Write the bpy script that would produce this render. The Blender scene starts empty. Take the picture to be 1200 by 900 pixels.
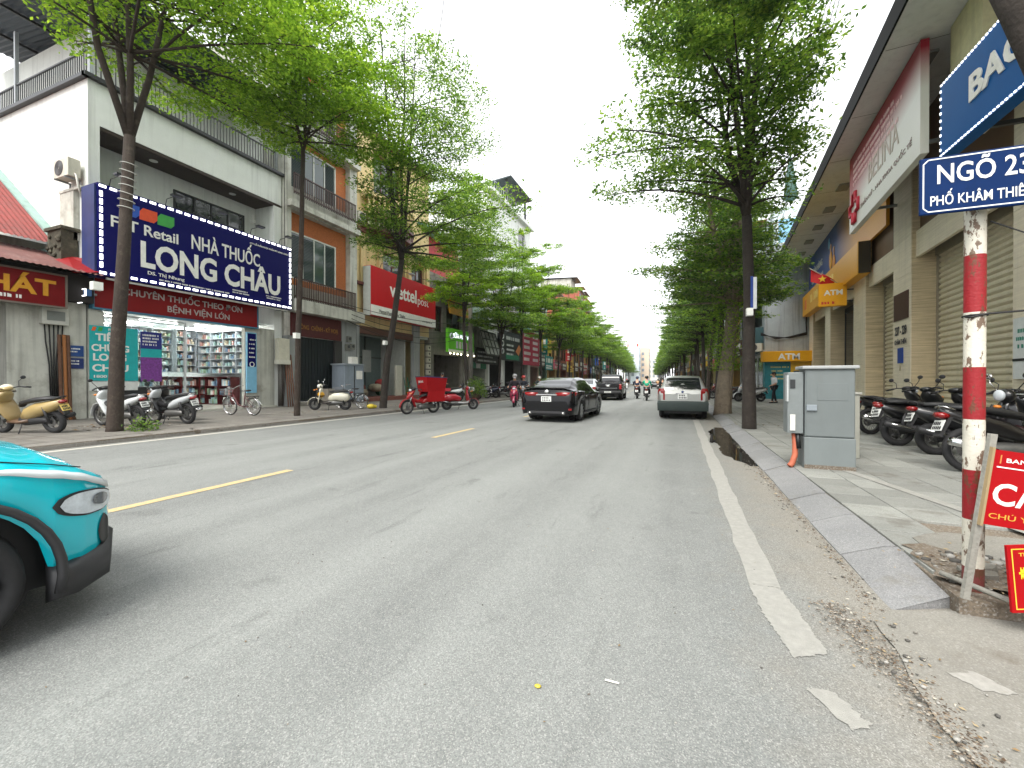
import bpy, bmesh, math, random
import numpy as np
from mathutils import Vector, Matrix
S = bpy.context.scene
COL = S.collection
R = math.radians
rnd = random.Random(7)
# ---------------------------------------------------------------- camera, sky, sun, exposure
cam_d = bpy.data.cameras.new('camera')
cam = bpy.data.objects.new('camera', cam_d); COL.objects.link(cam)
cam.location = (0, 0, 1.30)
cam.rotation_euler = (R(90) + math.atan(-3/500.0), 0, R(21.504))
cam_d.sensor_width = 36.0; cam_d.lens = 36.0*500/1200
cam_d.clip_start = 0.05; cam_d.clip_end = 3000
S.camera = cam
W = bpy.data.worlds.new('World'); S.world = W; W.use_nodes = True
wn = W.node_tree.nodes; wl = W.node_tree.links
SUN_EL, SUN_AZ = 54.0, 188.0
sky = wn.new('ShaderNodeTexSky'); sky.sky_type = 'NISHITA'; sky.sun_disc = False
sky.sun_elevation = R(SUN_EL); sky.sun_rotation = R(SUN_AZ); sky.dust_density = 4; sky.air_density = 1
ovc = wn.new('ShaderNodeMix'); ovc.data_type = 'RGBA'; ovc.inputs[0].default_value = 0.9
wl.new(sky.outputs[0], ovc.inputs[6]); ovc.inputs[7].default_value = (8.9, 9.05, 9.2, 1)   # the closed cloud deck
wl.new(ovc.outputs[2], wn['Background'].inputs[0]); wn['Background'].inputs[1].default_value = 0.122
sun_d = bpy.data.lights.new('sun', 'SUN'); sun_d.energy = 2.3; sun_d.angle = R(35); sun_d.color = (1, .96, .9)
sun = bpy.data.objects.new('sun', sun_d); COL.objects.link(sun)
# the sky's rotation is measured clockwise from +Y seen from above
_sx, _sy = math.sin(R(SUN_AZ))*math.cos(R(SUN_EL)), math.cos(R(SUN_AZ))*math.cos(R(SUN_EL))
sun.rotation_euler = Vector((_sx, _sy, math.sin(R(SUN_EL)))).to_track_quat('Z', 'Y').to_euler()
vs = S.view_settings
vs.view_transform = 'Standard'; vs.look = 'None'; vs.exposure = 1.05; vs.gamma = 1; vs.use_curve_mapping = False
S.render.engine = 'CYCLES'
S.cycles.max_bounces = 6; S.cycles.diffuse_bounces = 3; S.cycles.glossy_bounces = 3
S.cycles.transmission_bounces = 4; S.cycles.transparent_max_bounces = 6; S.cycles.volume_bounces = 1
S.cycles.caustics_reflective = False; S.cycles.caustics_refractive = False
S.cycles.use_denoising = True

# ---------------------------------------------------------------- materials
MATS = {}
def srgb(r, g, b):
    f = lambda c: (c/255/12.92) if c/255 <= .04045 else ((c/255+.055)/1.055)**2.4
    return (f(r), f(g), f(b))
def mat(name, col=(.5, .5, .5), rough=.6, metal=0., var=.12, scale=6., bump=0., bscale=60., streak=0., dirt=None, dirtamt=0., coat=0., emit=None, estr=0., trans=0., spec=.5):
    """a procedural principled material: colour broken by noise, optional rain streaks, dirt patches, fine relief"""
    if name in MATS: return MATS[name]
    m = bpy.data.materials.new(name); m.use_nodes = True; MATS[name] = m
    n, l = m.node_tree.nodes, m.node_tree.links
    p = n['Principled BSDF']
    p.inputs['Roughness'].default_value = rough; p.inputs['Metallic'].default_value = metal
    p.inputs['Specular IOR Level'].default_value = spec
    if coat: p.inputs['Coat Weight'].default_value = coat; p.inputs['Coat Roughness'].default_value = .05
    if trans: p.inputs['Transmission Weight'].default_value = trans
    c4 = (*col, 1)
    tc = n.new('ShaderNodeNewGeometry')
    pos = tc.outputs['Position']
    if emit is not None:
        p.inputs['Emission Color'].default_value = (*emit, 1); p.inputs['Emission Strength'].default_value = estr
    nz = n.new('ShaderNodeTexNoise'); nz.inputs['Scale'].default_value = scale; nz.inputs['Detail'].default_value = 5; nz.inputs['Roughness'].default_value = .65
    l.new(pos, nz.inputs['Vector'])
    mr = n.new('ShaderNodeMapRange'); l.new(nz.outputs['Fac'], mr.inputs[0])
    mr.inputs[1].default_value = .25; mr.inputs[2].default_value = .75; mr.inputs[3].default_value = 1-var; mr.inputs[4].default_value = 1+var
    hv = n.new('ShaderNodeHueSaturation'); hv.inputs['Color'].default_value = c4; l.new(mr.outputs[0], hv.inputs['Value'])
    out = hv.outputs[0]
    if streak:
        mp = n.new('ShaderNodeMapping'); mp.inputs['Scale'].default_value = (3.5, 3.5, .22); l.new(pos, mp.inputs[0])
        n2 = n.new('ShaderNodeTexNoise'); n2.inputs['Scale'].default_value = 1.6; n2.inputs['Detail'].default_value = 6; l.new(mp.outputs[0], n2.inputs['Vector'])
        m2 = n.new('ShaderNodeMapRange'); l.new(n2.outputs['Fac'], m2.inputs[0]); m2.inputs[1].default_value = .5; m2.inputs[2].default_value = .78; m2.inputs[4].default_value = streak
        mx = n.new('ShaderNodeMix'); mx.data_type = 'RGBA'; l.new(m2.outputs[0], mx.inputs[0]); l.new(out, mx.inputs[6]); mx.inputs[7].default_value = (.07, .065, .055, 1); out = mx.outputs[2]
    if dirt is not None:
        n3 = n.new('ShaderNodeTexNoise'); n3.inputs['Scale'].default_value = scale*.6; n3.inputs['Detail'].default_value = 8; n3.inputs['Roughness'].default_value = .7; l.new(pos, n3.inputs['Vector'])
        m3 = n.new('ShaderNodeMapRange'); l.new(n3.outputs['Fac'], m3.inputs[0]); m3.inputs[1].default_value = .53; m3.inputs[2].default_value = .66; m3.inputs[4].default_value = dirtamt
        mx = n.new('ShaderNodeMix'); mx.data_type = 'RGBA'; l.new(m3.outputs[0], mx.inputs[0]); l.new(out, mx.inputs[6]); mx.inputs[7].default_value = (*dirt, 1); out = mx.outputs[2]
    l.new(out, p.inputs['Base Color'])
    if bump:
        nb = n.new('ShaderNodeTexNoise'); nb.inputs['Scale'].default_value = bscale; nb.inputs['Detail'].default_value = 4; l.new(pos, nb.inputs['Vector'])
        bp = n.new('ShaderNodeBump'); bp.inputs['Strength'].default_value = bump; bp.inputs['Distance'].default_value = .02
        l.new(nb.outputs['Fac'], bp.inputs['Height']); l.new(bp.outputs[0], p.inputs['Normal'])
    return m
def glow(name, col, s):
    return mat(name, col, .5, emit=col, estr=s, var=0)
def pm(r, g, b, rough=.5, **k):
    """paint from sRGB values of the paint itself"""
    return mat('paint_%d_%d_%d_%d' % (r, g, b, int(rough*100)), srgb(r, g, b), rough, **k)

# ---------------------------------------------------------------- mesh builder
class MB:
    def __init__(s): s.v = []; s.f = []; s.m = []; s.sm = []
    def add(s, vs_, fs_, m=0, smooth=False):
        o = len(s.v); s.v += [tuple(v) for v in vs_]
        for f in fs_: s.f.append(tuple(i+o for i in f)); s.m.append(m); s.sm.append(smooth)
        return s
    def bx(s, x0, x1, y0, y1, z0, z1, m=0, M=None):
        vs_ = [(x0,y0,z0),(x1,y0,z0),(x1,y1,z0),(x0,y1,z0),(x0,y0,z1),(x1,y0,z1),(x1,y1,z1),(x0,y1,z1)]
        if M is not None: vs_ = [M @ Vector(v) for v in vs_]
        return s.add(vs_, [(3,2,1,0),(4,5,6,7),(0,1,5,4),(1,2,6,5),(2,3,7,6),(3,0,4,7)], m)
    def quad(s, a, b, c, d, m=0): return s.add([a,b,c,d], [(0,1,2,3)], m)
    def tube(s, pts, r, n=8, m=0, cap=True):
        pts = [Vector(p) for p in pts]; k = len(pts)
        rs = r if isinstance(r, (list, tuple)) else [r]*k
        vs_ = []; prev = None
        for i, p in enumerate(pts):
            t = (pts[min(i+1,k-1)]-pts[max(i-1,0)])
            if t.length < 1e-9: t = Vector((0,0,1))
            t.normalize()
            if prev is None:
                a = Vector((0,0,1)) if abs(t.z) < .9 else Vector((1,0,0)); u = t.cross(a).normalized()
            else:
                u = prev - t*prev.dot(t); u = u.normalized() if u.length > 1e-6 else t.orthogonal().normalized()
            prev = u; w = t.cross(u)
            for j in range(n):
                an = 2*math.pi*j/n; vs_.append(p + (u*math.cos(an)+w*math.sin(an))*rs[i])
        fs_ = [(i*n+j, i*n+(j+1)%n, (i+1)*n+(j+1)%n, (i+1)*n+j) for i in range(k-1) for j in range(n)]
        if cap: fs_ += [tuple(reversed(range(n))), tuple(range((k-1)*n, k*n))]
        return s.add(vs_, fs_, m, True)
    def disc(s, c, ax, r, w, n=20, m=0, hole=0.):
        """a wheel-like ring: centre c, axis ax, outer radius r, width w"""
        c = Vector(c); ax = Vector(ax).normalized(); u = ax.orthogonal().normalized(); q = ax.cross(u); vs_ = []
        for e in (-.5, .5):
            for rr in (hole, r):
                for j in range(n):
                    a = 2*math.pi*j/n; vs_.append(c + ax*w*e + (u*math.cos(a)+q*math.sin(a))*rr)
        F = []
        for j in range(n):
            k = (j+1) % n
            F += [(j, k, n+k, n+j), (2*n+j, 3*n+j, 3*n+k, 2*n+k), (n+j, n+k, 3*n+k, 3*n+j), (j, 2*n+j, 2*n+k, k)]
        return s.add(vs_, F, m, False)
    def torus(s, c, ax, r, t, n=22, k=8, m=0, tw=None):
        c = Vector(c); ax = Vector(ax).normalized(); u = ax.orthogonal().normalized(); q = ax.cross(u); vs_ = []; tw = tw or t
        for j in range(n):
            a = 2*math.pi*j/n; d = u*math.cos(a)+q*math.sin(a)
            for i in range(k):
                b = 2*math.pi*i/k; vs_.append(c + d*(r+t*math.cos(b)) + ax*tw*math.sin(b))
        F = [(j*k+i, ((j+1)%n)*k+i, ((j+1)%n)*k+(i+1)%k, j*k+(i+1)%k) for j in range(n) for i in range(k)]
        return s.add(vs_, F, m, True)
    def ell(s, c, r, n=12, k=8, m=0, M=None):
        c = Vector(c); r = r if isinstance(r, (list, tuple)) else (r, r, r); vs_ = []
        for i in range(k+1):
            ph = math.pi*i/k
            for j in range(n):
                a = 2*math.pi*j/n; d = Vector((math.sin(ph)*math.cos(a)*r[0], math.sin(ph)*math.sin(a)*r[1], math.cos(ph)*r[2]))
                if M is not None: d = M @ d
                vs_.append(c+d)
        F = [(i*n+j, (i+1)*n+j, (i+1)*n+(j+1)%n, i*n+(j+1)%n) for i in range(k) for j in range(n)]
        return s.add(vs_, F, m, True)
    def loft(s, rings, m=0, closed=True, cap=True, smooth=True):
        n = len(rings[0]); k = len(rings); vs_ = [v for r_ in rings for v in r_]
        q = n if closed else n-1
        F = [(i*n+j, i*n+(j+1)%n, (i+1)*n+(j+1)%n, (i+1)*n+j) for i in range(k-1) for j in range(q)]
        if cap and closed: F += [tuple(reversed(range(n))), tuple(range((k-1)*n, k*n))]
        return s.add(vs_, F, m, smooth)
    def blob(s, pts, n=12, m=0, p=2.4, ax='x'):
        """loft of super-ellipses along a path in the x-z plane: pts = (x, z, half width, half height)"""
        rings = []; k = len(pts)
        for i, (x, z, w, h) in enumerate(pts):
            a = pts[max(i-1,0)]; b = pts[min(i+1,k-1)]; t = Vector((b[0]-a[0], 0, b[1]-a[1])); t = t.normalized() if t.length > 1e-6 else Vector((1,0,0))
            up = Vector((-t.z, 0, t.x)); r_ = []
            for j in range(n):
                an = 2*math.pi*j/n; ca, sa = math.cos(an), math.sin(an)
                yy = math.copysign(abs(ca)**(2/p), ca)*w; hh = math.copysign(abs(sa)**(2/p), sa)*h
                r_.append((x+up.x*hh, yy, z+up.z*hh))
            rings.append(r_)
        return s.loft(rings, m)
    def poly(s, pts, d, m=0):
        """extrude polygon pts (3d list) by vector d"""
        n = len(pts); d = Vector(d); a = [Vector(p) for p in pts]
        return s.add(a+[p+d for p in a], [tuple(reversed(range(n))), tuple(range(n, 2*n))]+[(i, (i+1)%n, n+(i+1)%n, n+i) for i in range(n)], m)
    def mesh(s, name, mats):
        me = bpy.data.meshes.new(name); me.from_pydata(s.v, [], s.f); 
        for mm in (mats if isinstance(mats, (list, tuple)) else [mats]): me.materials.append(mm)
        me.polygons.foreach_set('material_index', s.m); me.polygons.foreach_set('use_smooth', s.sm); me.update()
        bm = bmesh.new(); bm.from_mesh(me); bmesh.ops.recalc_face_normals(bm, faces=bm.faces); bm.to_mesh(me); bm.free()
        return me
    def build(s, name, mats, parent=None, loc=(0,0,0), rot=None, bev=0.):
        return link(name, s.mesh(name, mats), parent, loc, rot, bev)
def link(name, me, parent=None, loc=(0,0,0), rot=None, bev=0.):
    o = bpy.data.objects.new(name, me); COL.objects.link(o); o.location = loc
    if rot is not None: o.rotation_euler = rot
    if parent is not None: o.parent = parent
    if bev:
        b = o.modifiers.new('bevel', 'BEVEL'); b.width = bev; b.segments = 2; b.limit_method = 'ANGLE'
    return o
def tag(o, label=None, cat=None, group=None, kind=None):
    if label: o['label'] = label
    if cat: o['category'] = cat
    if group: o['group'] = group
    if kind: o['kind'] = kind
    return o
def thing(name, label, cat, loc=(0,0,0), rz=0., group=None):
    o = bpy.data.objects.new(name, None); COL.objects.link(o); o.empty_display_size = .2
    o.location = loc; o.rotation_euler = (0, 0, rz)
    return tag(o, label, cat, group)
def kids(o): return [c for c in ALLKIDS.get(o.name, [])] if False else list(o.children)
def dup(o, loc=None, rz=None, label=None, parent=None):
    c = o.copy(); COL.objects.link(c)
    if loc is not None: c.location = loc
    if rz is not None: c.rotation_euler = (0, 0, rz)
    if label: c['label'] = label
    if parent is not None: c.parent = parent
    for k in list(o.children): dup(k, parent=c)
    return c
def struct(name, b, mats, parent=None, **k):
    o = b.build(name, mats, parent, **k)
    if parent is None: o['kind'] = 'structure'
    return o
# flat lettering: built-in font turned to mesh, laid in the frame (origin, along, up), normal outwards
def text_mesh(s, size=1., bold=0., ext=.004, space=1.):
    cu = bpy.data.curves.new('lettering', 'FONT'); cu.body = s; cu.size = size; cu.offset = bold*size; cu.extrude = ext
    cu.space_character = space; cu.resolution_u = 3
    o = bpy.data.objects.new('lettering', cu); COL.objects.link(o)
    dg = bpy.context.evaluated_depsgraph_get(); me = bpy.data.meshes.new_from_object(o.evaluated_get(dg))
    bpy.data.objects.remove(o); bpy.data.curves.remove(cu)
    return me
def letters(s, mt, origin, along, up, w=None, h=None, bold=.02, parent=None, center=False, name='lettering', ext=.004):
    """write s with its lower left corner at origin; w = width, h = height of the inked box in metres"""
    me = text_mesh(s, 1., bold, .5)
    co = np.empty(len(me.vertices)*3, np.float32); me.vertices.foreach_get('co', co); co = co.reshape(-1, 3)
    lo, hi = co.min(0), co.max(0); d = np.maximum(hi-lo, 1e-6)
    if h is None: h = d[1]*w/d[0]
    if w is None: w = d[0]*h/d[1]
    a = np.array(Vector(along).normalized()); u = np.array(Vector(up).normalized()); nn = np.cross(a, u)
    x = (co[:,0]-lo[0])/d[0]*w; y = (co[:,1]-lo[1])/d[1]*h; z = np.where(co[:,2] > 0, ext, 0)
    if center: x = x-w/2; y = y-h/2
    P = np.array(origin)[None]+x[:,None]*a+y[:,None]*u+z[:,None]*nn
    me.vertices.foreach_set('co', P.astype(np.float32).ravel()); me.update()
    me.materials.clear(); me.materials.append(mt)
    return link(name, me, parent)
def glyph_rows(b, origin, along, up, w, rows, h, gap, m=0, seed=1, t=.003, ragged=.5):
    """rows of small marks standing for print too small to be read"""
    rr = random.Random(seed); a = Vector(along).normalized(); u = Vector(up).normalized(); n = a.cross(u); o = Vector(origin)
    for i in range(rows):
        x = 0.; end = w*(1-ragged*rr.random())
        while x < end:
            lw = h*rr.uniform(.35, .8)
            if rr.random() < .18: x += h*.6
            p = o + a*x - u*(i*(h+gap)); b.poly([p, p+a*lw, p+a*lw+u*h*rr.uniform(.75, 1), p+u*h], n*t, m); x += lw+h*.25
    return b
def bend(y): return -.06*max(0., y-45.)
# ================================================================ THE SETTING: ground, road, pavements, kerbs
def ground_mat(name, c1, c2, speck, sscale=260., rough=.85, bump=.3, brick=None, patches=None, lanes=False, cracks=0., single=0.):
    m = bpy.data.materials.new(name); m.use_nodes = True; n, l = m.node_tree.nodes, m.node_tree.links
    p = n['Principled BSDF']; p.inputs['Roughness'].default_value = rough; p.inputs['Specular IOR Level'].default_value = .35
    g = n.new('ShaderNodeNewGeometry'); pos = g.outputs['Position']
    def noise(sc, det=5, ro=.6, v=pos):
        t = n.new('ShaderNodeTexNoise'); t.inputs['Scale'].default_value = sc; t.inputs['Detail'].default_value = det; t.inputs['Roughness'].default_value = ro; l.new(v, t.inputs['Vector']); return t.outputs['Fac']
    def rng(f, a, b, c=0., d=1.):
        t = n.new('ShaderNodeMapRange'); l.new(f, t.inputs[0])
        for i, v in enumerate((a, b, c, d)): t.inputs[i+1].default_value = v
        return t.outputs[0]
    def mix(f, a, b, mode='MIX'):
        t = n.new('ShaderNodeMix'); t.data_type = 'RGBA'; t.blend_type = mode
        for i, v in ((0, f), (6, a), (7, b)):
            if isinstance(v, (int, float)): t.inputs[i].default_value = v
            elif isinstance(v, tuple): t.inputs[i].default_value = (*v, 1)
            else: l.new(v, t.inputs[i])
        return t.outputs[2]
    col = mix(rng(noise(.7, 7, .62), .3, .7), c1, c2)
    col = mix(rng(noise(5., 6, .7), .35, .75, 0, .35), col, tuple(c*.75 for c in c1))
    if lanes:                                           # tyre lanes polished paler along the street
        mp = n.new('ShaderNodeMapping'); mp.inputs['Scale'].default_value = (1.1, .045, 1); l.new(pos, mp.inputs[0])
        col = mix(rng(noise(1., 3, .5, mp.outputs[0]), .4, .65, 0, .55), col, tuple(c*1.28 for c in c2))
        mp2 = n.new('ShaderNodeMapping'); mp2.inputs['Scale'].default_value = (2.2, .3, 1); l.new(pos, mp2.inputs[0])
        col = mix(rng(noise(1.3, 8, .72, mp2.outputs[0]), .58, .72, 0, .6), col, tuple(c*.45 for c in c1))
        col = mix(rng(noise(1.7, 3, .5), .66, .72, 0, .35), col, tuple(c*.45 for c in c1))
        col = mix(rng(noise(2.9, 5, .6), .66, .74, 0, .5), col, tuple(min(.6, c*1.35) for c in c2))
        # gutter dust towards the right-hand kerb
        sx = n.new('ShaderNodeSeparateXYZ'); l.new(pos, sx.inputs[0])
        add = n.new('ShaderNodeMath'); add.operation = 'ADD'; l.new(sx.outputs[0], add.inputs[0]); l.new(rng(noise(2.5, 6, .7), .2, .8, -.35, .35), add.inputs[1])
        col = mix(rng(add.outputs[0], .25, 1., 0, .65), col, srgb(150, 143, 130))
        lx = n.new('ShaderNodeMath'); lx.operation = 'SUBTRACT'; lx.inputs[0].default_value = -10.4; l.new(sx.outputs[0], lx.inputs[1])
        col = mix(rng(lx.outputs[0], .1, .9, 0, .4), col, srgb(120, 112, 100))
    v = n.new('ShaderNodeTexVoronoi'); v.inputs['Scale'].default_value = sscale*.33; l.new(pos, v.inputs['Vector'])
    hv = n.new('ShaderNodeSeparateColor'); l.new(v.outputs['Color'], hv.inputs[0])
    col = mix(rng(hv.outputs[0], 0, 1, 0, speck), col, (.02, .02, .02))
    col = mix(rng(hv.outputs[1], .72, 1, 0, speck*.9), col, (.55, .54, .51))
    fine = noise(sscale, 2, .5)
    col = mix(rng(fine, .42, .62, 0, speck*.5), col, (.03, .03, .03))
    if cracks:
        vc = n.new('ShaderNodeTexVoronoi'); vc.feature = 'DISTANCE_TO_EDGE'; vc.inputs['Scale'].default_value = .55
        dn = n.new('ShaderNodeMix'); dn.data_type = 'VECTOR'; dn.inputs[0].default_value = .12; l.new(pos, dn.inputs[4])
        nn = n.new('ShaderNodeTexNoise'); nn.inputs['Scale'].default_value = 3; nn.inputs['Detail'].default_value = 6; l.new(pos, nn.inputs['Vector']); l.new(nn.outputs['Color'], dn.inputs[5])
        l.new(dn.outputs[1], vc.inputs['Vector'])
        col = mix(rng(vc.outputs['Distance'], 0., .008, cracks, 0), col, (.03, .028, .025))
    if patches: col = mix(rng(noise(patches[1], 8, .7), .56, .64, 0, patches[2]), col, patches[0])
    h = hv.outputs[2]
    if single:
        oi = n.new('ShaderNodeObjectInfo'); hs = n.new('ShaderNodeHueSaturation'); l.new(col, hs.inputs['Color']); l.new(rng(oi.outputs['Random'], 0, 1, 1-single, 1+single*.6), hs.inputs['Value']); col = hs.outputs[0]
    if brick:
        bk = n.new('ShaderNodeTexBrick'); bk.inputs['Scale'].default_value = 1; bk.inputs['Brick Width'].default_value = brick; bk.inputs['Row Height'].default_value = brick
        bk.inputs['Mortar Size'].default_value = .008; bk.offset = 0; bk.inputs['Color1'].default_value = (1, 1, 1, 1); bk.inputs['Color2'].default_value = (.82, .82, .82, 1); bk.inputs['Mortar'].default_value = (.35, .33, .3, 1)
        l.new(pos, bk.inputs['Vector']); col = mix(1., col, bk.outputs['Color'], 'MULTIPLY')
    l.new(col, p.inputs['Base Color'])
    b = n.new('ShaderNodeBump'); b.inputs['Strength'].default_value = bump; b.inputs['Distance'].default_value = .006; l.new(h, b.inputs['Height']); l.new(b.outputs[0], p.inputs['Normal'])
    return m
ASPH = ground_mat('asphalt', srgb(124, 127, 125), srgb(139, 142, 139), .42, 640, bump=.45, lanes=True, cracks=0)
CONC = ground_mat('old_concrete', srgb(128, 126, 119), srgb(146, 143, 134), .22, 500, bump=.25, patches=(srgb(98, 92, 82), .9, .6), cracks=.5)
PAVE = ground_mat('paving', srgb(132, 134, 129), srgb(152, 153, 147), .16, 220, bump=.2, brick=.4, patches=(srgb(92, 88, 80), 1.3, .5))
SLAB = ground_mat('paving_slab_stone', srgb(132, 134, 129), srgb(152, 153, 147), .2, 420, bump=.25, patches=(srgb(104, 100, 92), 1.6, .6), single=.2)
PAVEL = ground_mat('paving_left', srgb(112, 109, 103), srgb(132, 127, 119), .16, 220, bump=.2, brick=.4, patches=(srgb(84, 78, 70), .8, .6))
KERB = ground_mat('kerb_granite', srgb(132, 133, 134), srgb(150, 150, 150), .34, 520, rough=.65, bump=.1, patches=(srgb(112, 109, 102), 1.6, .6), single=.12)
DIRT = ground_mat('dirt', srgb(112, 100, 86), srgb(138, 126, 110), .4, 300, bump=.6, patches=(srgb(88, 74, 60), 5, .6))
def worn_paint(name, col, keep=.5, under=srgb(142, 141, 136)):
    m = mat(name, col, .8, var=.14, scale=20, dirt=under, dirtamt=.9, bump=.4, bscale=220)
    return m
WLINE = worn_paint('worn_white_marking', srgb(148, 147, 141)); YLINE = worn_paint('worn_yellow_marking', srgb(186, 166, 122)); WEDGE = mat('edge_white_marking', srgb(190, 187, 176), .7, var=.1, scale=5, bump=.2, bscale=200)
ys = [-40, -20, -10, 0, 5, 10, 20, 30, 45, 60, 80, 110, 150, 200, 300, 420]
def strip(name, xa, xb, z, m, y0=-40, y1=420, kind='structure'):
    b = MB(); Y = sorted(set([y0, y1]+[y for y in ys if y0 < y < y1]))
    for a, c in zip(Y, Y[1:]): b.quad((xa+bend(a), a, z), (xb+bend(a), a, z), (xb+bend(c), c, z), (xa+bend(c), c, z))
    o = b.build(name, m); tag(o, kind=kind); return o
b = MB(); b.quad((-900, -400, -.12), (900, -400, -.12), (900, 1400, -.12), (-900, 1400, -.12)); struct('ground', b, CONC)
road = strip('road', -11.4, 1.6, 0, ASPH)
# painted markings: children of the road
def rough_path(pts, amp, seed, stp=.12):
    rr = random.Random(seed); out = []
    for (a, b_) in zip(pts, pts[1:]+pts[:1]):
        k = max(1, int(math.dist(a, b_)/stp))
        for i in range(k): out.append((a[0]+(b_[0]-a[0])*i/k+rr.uniform(-amp, amp), a[1]+(b_[1]-a[1])*i/k+rr.uniform(-amp, amp)))
    return out
def mark(name, xa, xb, y0, y1, m, jag=0., seed=0):
    rr = random.Random(seed); b = MB(); n = max(2, int((y1-y0)/.25)); L_, R_ = [], []
    if y1 > 46: n = max(2, int((y1-y0)/6))
    for i in range(n+1):
        y = y0+(y1-y0)*i/n; L_.append((xa+bend(y)+rr.uniform(-jag, jag), y, .004)); R_.append((xb+bend(y)+rr.uniform(-jag, jag), y, .004))
    for i in range(n): b.quad(L_[i], R_[i], R_[i+1], L_[i+1])
    return b.build(name, m, road)
mark('edge_line', -10.87, -10.72, -20, 45, WEDGE, .003); mark('edge_line', -10.87, -10.72, 45, 300, WEDGE)
y = 2.45
for k in range(32):
    if k == 0: mark('lane_dash', -5.38, -5.24, 2.2, 4.62, YLINE, .004, k)
    else: mark('lane_dash', -5.38, -5.24, 8.5+(k-1)*6.2, 10.55+(k-1)*6.2, YLINE, .004, k)
mark('edge_line', .41, .585, 3.1, 45, WLINE, .012, 5); mark('edge_line', .42, .57, 45, 300, WLINE)
EL_ = rough_path([(.41, 3.1), (.585, 3.1), (.63, 2.75), (.66, 2.44), (.50, 2.34), (.43, 2.75)], .009, 3, .015)
b = MB(); b.add([(x, y, .004) for x, y in EL_], [tuple(range(len(EL_)))]); b.build('edge_line', WLINE, road)
EL_ = rough_path([(.50, 2.13), (.60, 2.14), (.68, 1.98), (.60, 1.93), (.56, 2.0)], .012, 6, .015)
b = MB(); b.add([(x, y, .004) for x, y in EL_], [tuple(range(len(EL_)))]); b.build('paint_patch', WLINE, road)
EL_ = rough_path([(.38, 1.66), (.50, 1.63), (.57, 1.3), (.42, 1.2)], .006, 4, .02)
b = MB(); b.add([(x, y, .004) for x, y in EL_], [tuple(range(len(EL_)))]); b.build('edge_line', WLINE, road)
# concrete apron of the side lane at the lower right, dirt in its joint
def outline(name, pts, z, m, parent=None, th=.0):
    b = MB()
    if th: b.poly([(x, y, z) for x, y in pts], (0, 0, th))
    else: b.add([(x, y, z) for x, y in pts], [tuple(range(len(pts)))])
    o = b.build(name, m, parent)
    if parent is None: o['kind'] = 'structure'
    return o
apron = outline('lane_apron', rough_path([(.98, 2.85), (1.12, 3.02), (1.55, 3.16), (2.6, 3.3), (7.5, 3.4), (7.5, -20), (1.05, -20), (1.0, 1.2), (.92, 2.1)], .012, 3), .012, CONC)
def grains(name, mats, curve, n, sig, s0, s1, seed, z):
    """loose grit and crumbs strewn along a curve, thinning out to both sides"""
    q = random.Random(seed); b = MB(); L = [math.dist(p, r_) for p, r_ in zip(curve, curve[1:])]; T = sum(L)
    for i in range(n):
        d = q.random()*T; k = 0
        while d > L[k] and k < len(L)-1: d -= L[k]; k += 1
        f = d/L[k]; x = curve[k][0]+(curve[k+1][0]-curve[k][0])*f; y = curve[k][1]+(curve[k+1][1]-curve[k][1])*f; w = curve[k][2]+(curve[k+1][2]-curve[k][2])*f
        x += q.gauss(0, sig*w); y += q.gauss(0, .02); r_ = s0+(s1-s0)*q.random()**3; a = q.uniform(0, 6.28); h = r_*q.uniform(.25, .6)
        V = [(x+r_*q.uniform(.6, 1.2)*math.cos(a+v), y+r_*q.uniform(.6, 1.2)*math.sin(a+v), z) for v in (0, 1.57, 3.14, 4.71)]+[(x, y, z+h)]
        b.add(V, [(0, 1, 4), (1, 2, 4), (2, 3, 4), (3, 0, 4)], q.randrange(len(mats)))
    o = b.build(name, mats); tag(o, kind='stuff'); return o
SOIL = [pm(84, 72, 60, .9), pm(104, 92, 78, .9), pm(128, 116, 100, .9), pm(70, 60, 50, .9), pm(146, 140, 130, .9)]
grains('dirt_strip', SOIL, [(.80, 3.0, 1.2), (.86, 2.6, 1.5), (.93, 2.1, 1.1), (.98, 1.6, .7), (1.02, 1.0, .6), (1.03, .4, .6)], 5200, .042, .0015, .009, 4, .0125)
grains('gutter_dirt', SOIL, [(1.02, 3.0, .8), (1.075, 3.6, .9), (1.085, 5.0, .9), (1.085, 8.4, .8)], 3600, .028, .0015, .008, 6, .001)
grains('road_grit', SOIL, [(.2, 2.0, 8), (.1, 4, 9), (-.4, 6, 12)], 700, .06, .001, .004, 8, .001)
for k, pts in enumerate(([(1.10, 2.45), (1.22, 2.50), (1.30, 2.38), (1.18, 2.36)], [(1.34, 2.30), (1.40, 2.33), (1.62, 2.12), (1.58, 2.09)], [(1.16, 2.06), (1.24, 2.10), (1.33, 1.94), (1.22, 1.96)])):
    P_ = rough_path(pts, .012, 40+k, .02); b = MB(); b.add([(x, y, .0145) for x, y in P_], [tuple(range(len(P_)))]); b.build('paint_scuff', mat('pale_scuff', srgb(148, 146, 140), .85, var=.2, scale=30, dirt=srgb(136, 133, 125), dirtamt=.9), apron)
P_ = rough_path([(1.5, 2.2), (3.2, 2.5), (3.2, 1.4), (1.75, 1.3)], .02, 77, .04); b = MB(); b.add([(x, y, .0135) for x, y in P_], [tuple(range(len(P_)))]); b.build('tar_patch', ground_mat('tar_patch', srgb(96, 97, 96), srgb(112, 113, 111), .4, 500), apron)
# puddle along the kerb
WATER = mat('puddle_water', (.012, .012, .010), .03, spec=.9, var=0)
pud = outline('puddle', rough_path([(.70, 8.6), (.86, 7.9), (1.02, 7.45), (1.13, 7.4), (1.13, 13.2), (.95, 13.3), (.78, 12.6), (.66, 12.0), (.7, 10.8), (.62, 10.4), (.74, 9.6)], .035, 9), .006, WATER)
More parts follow.
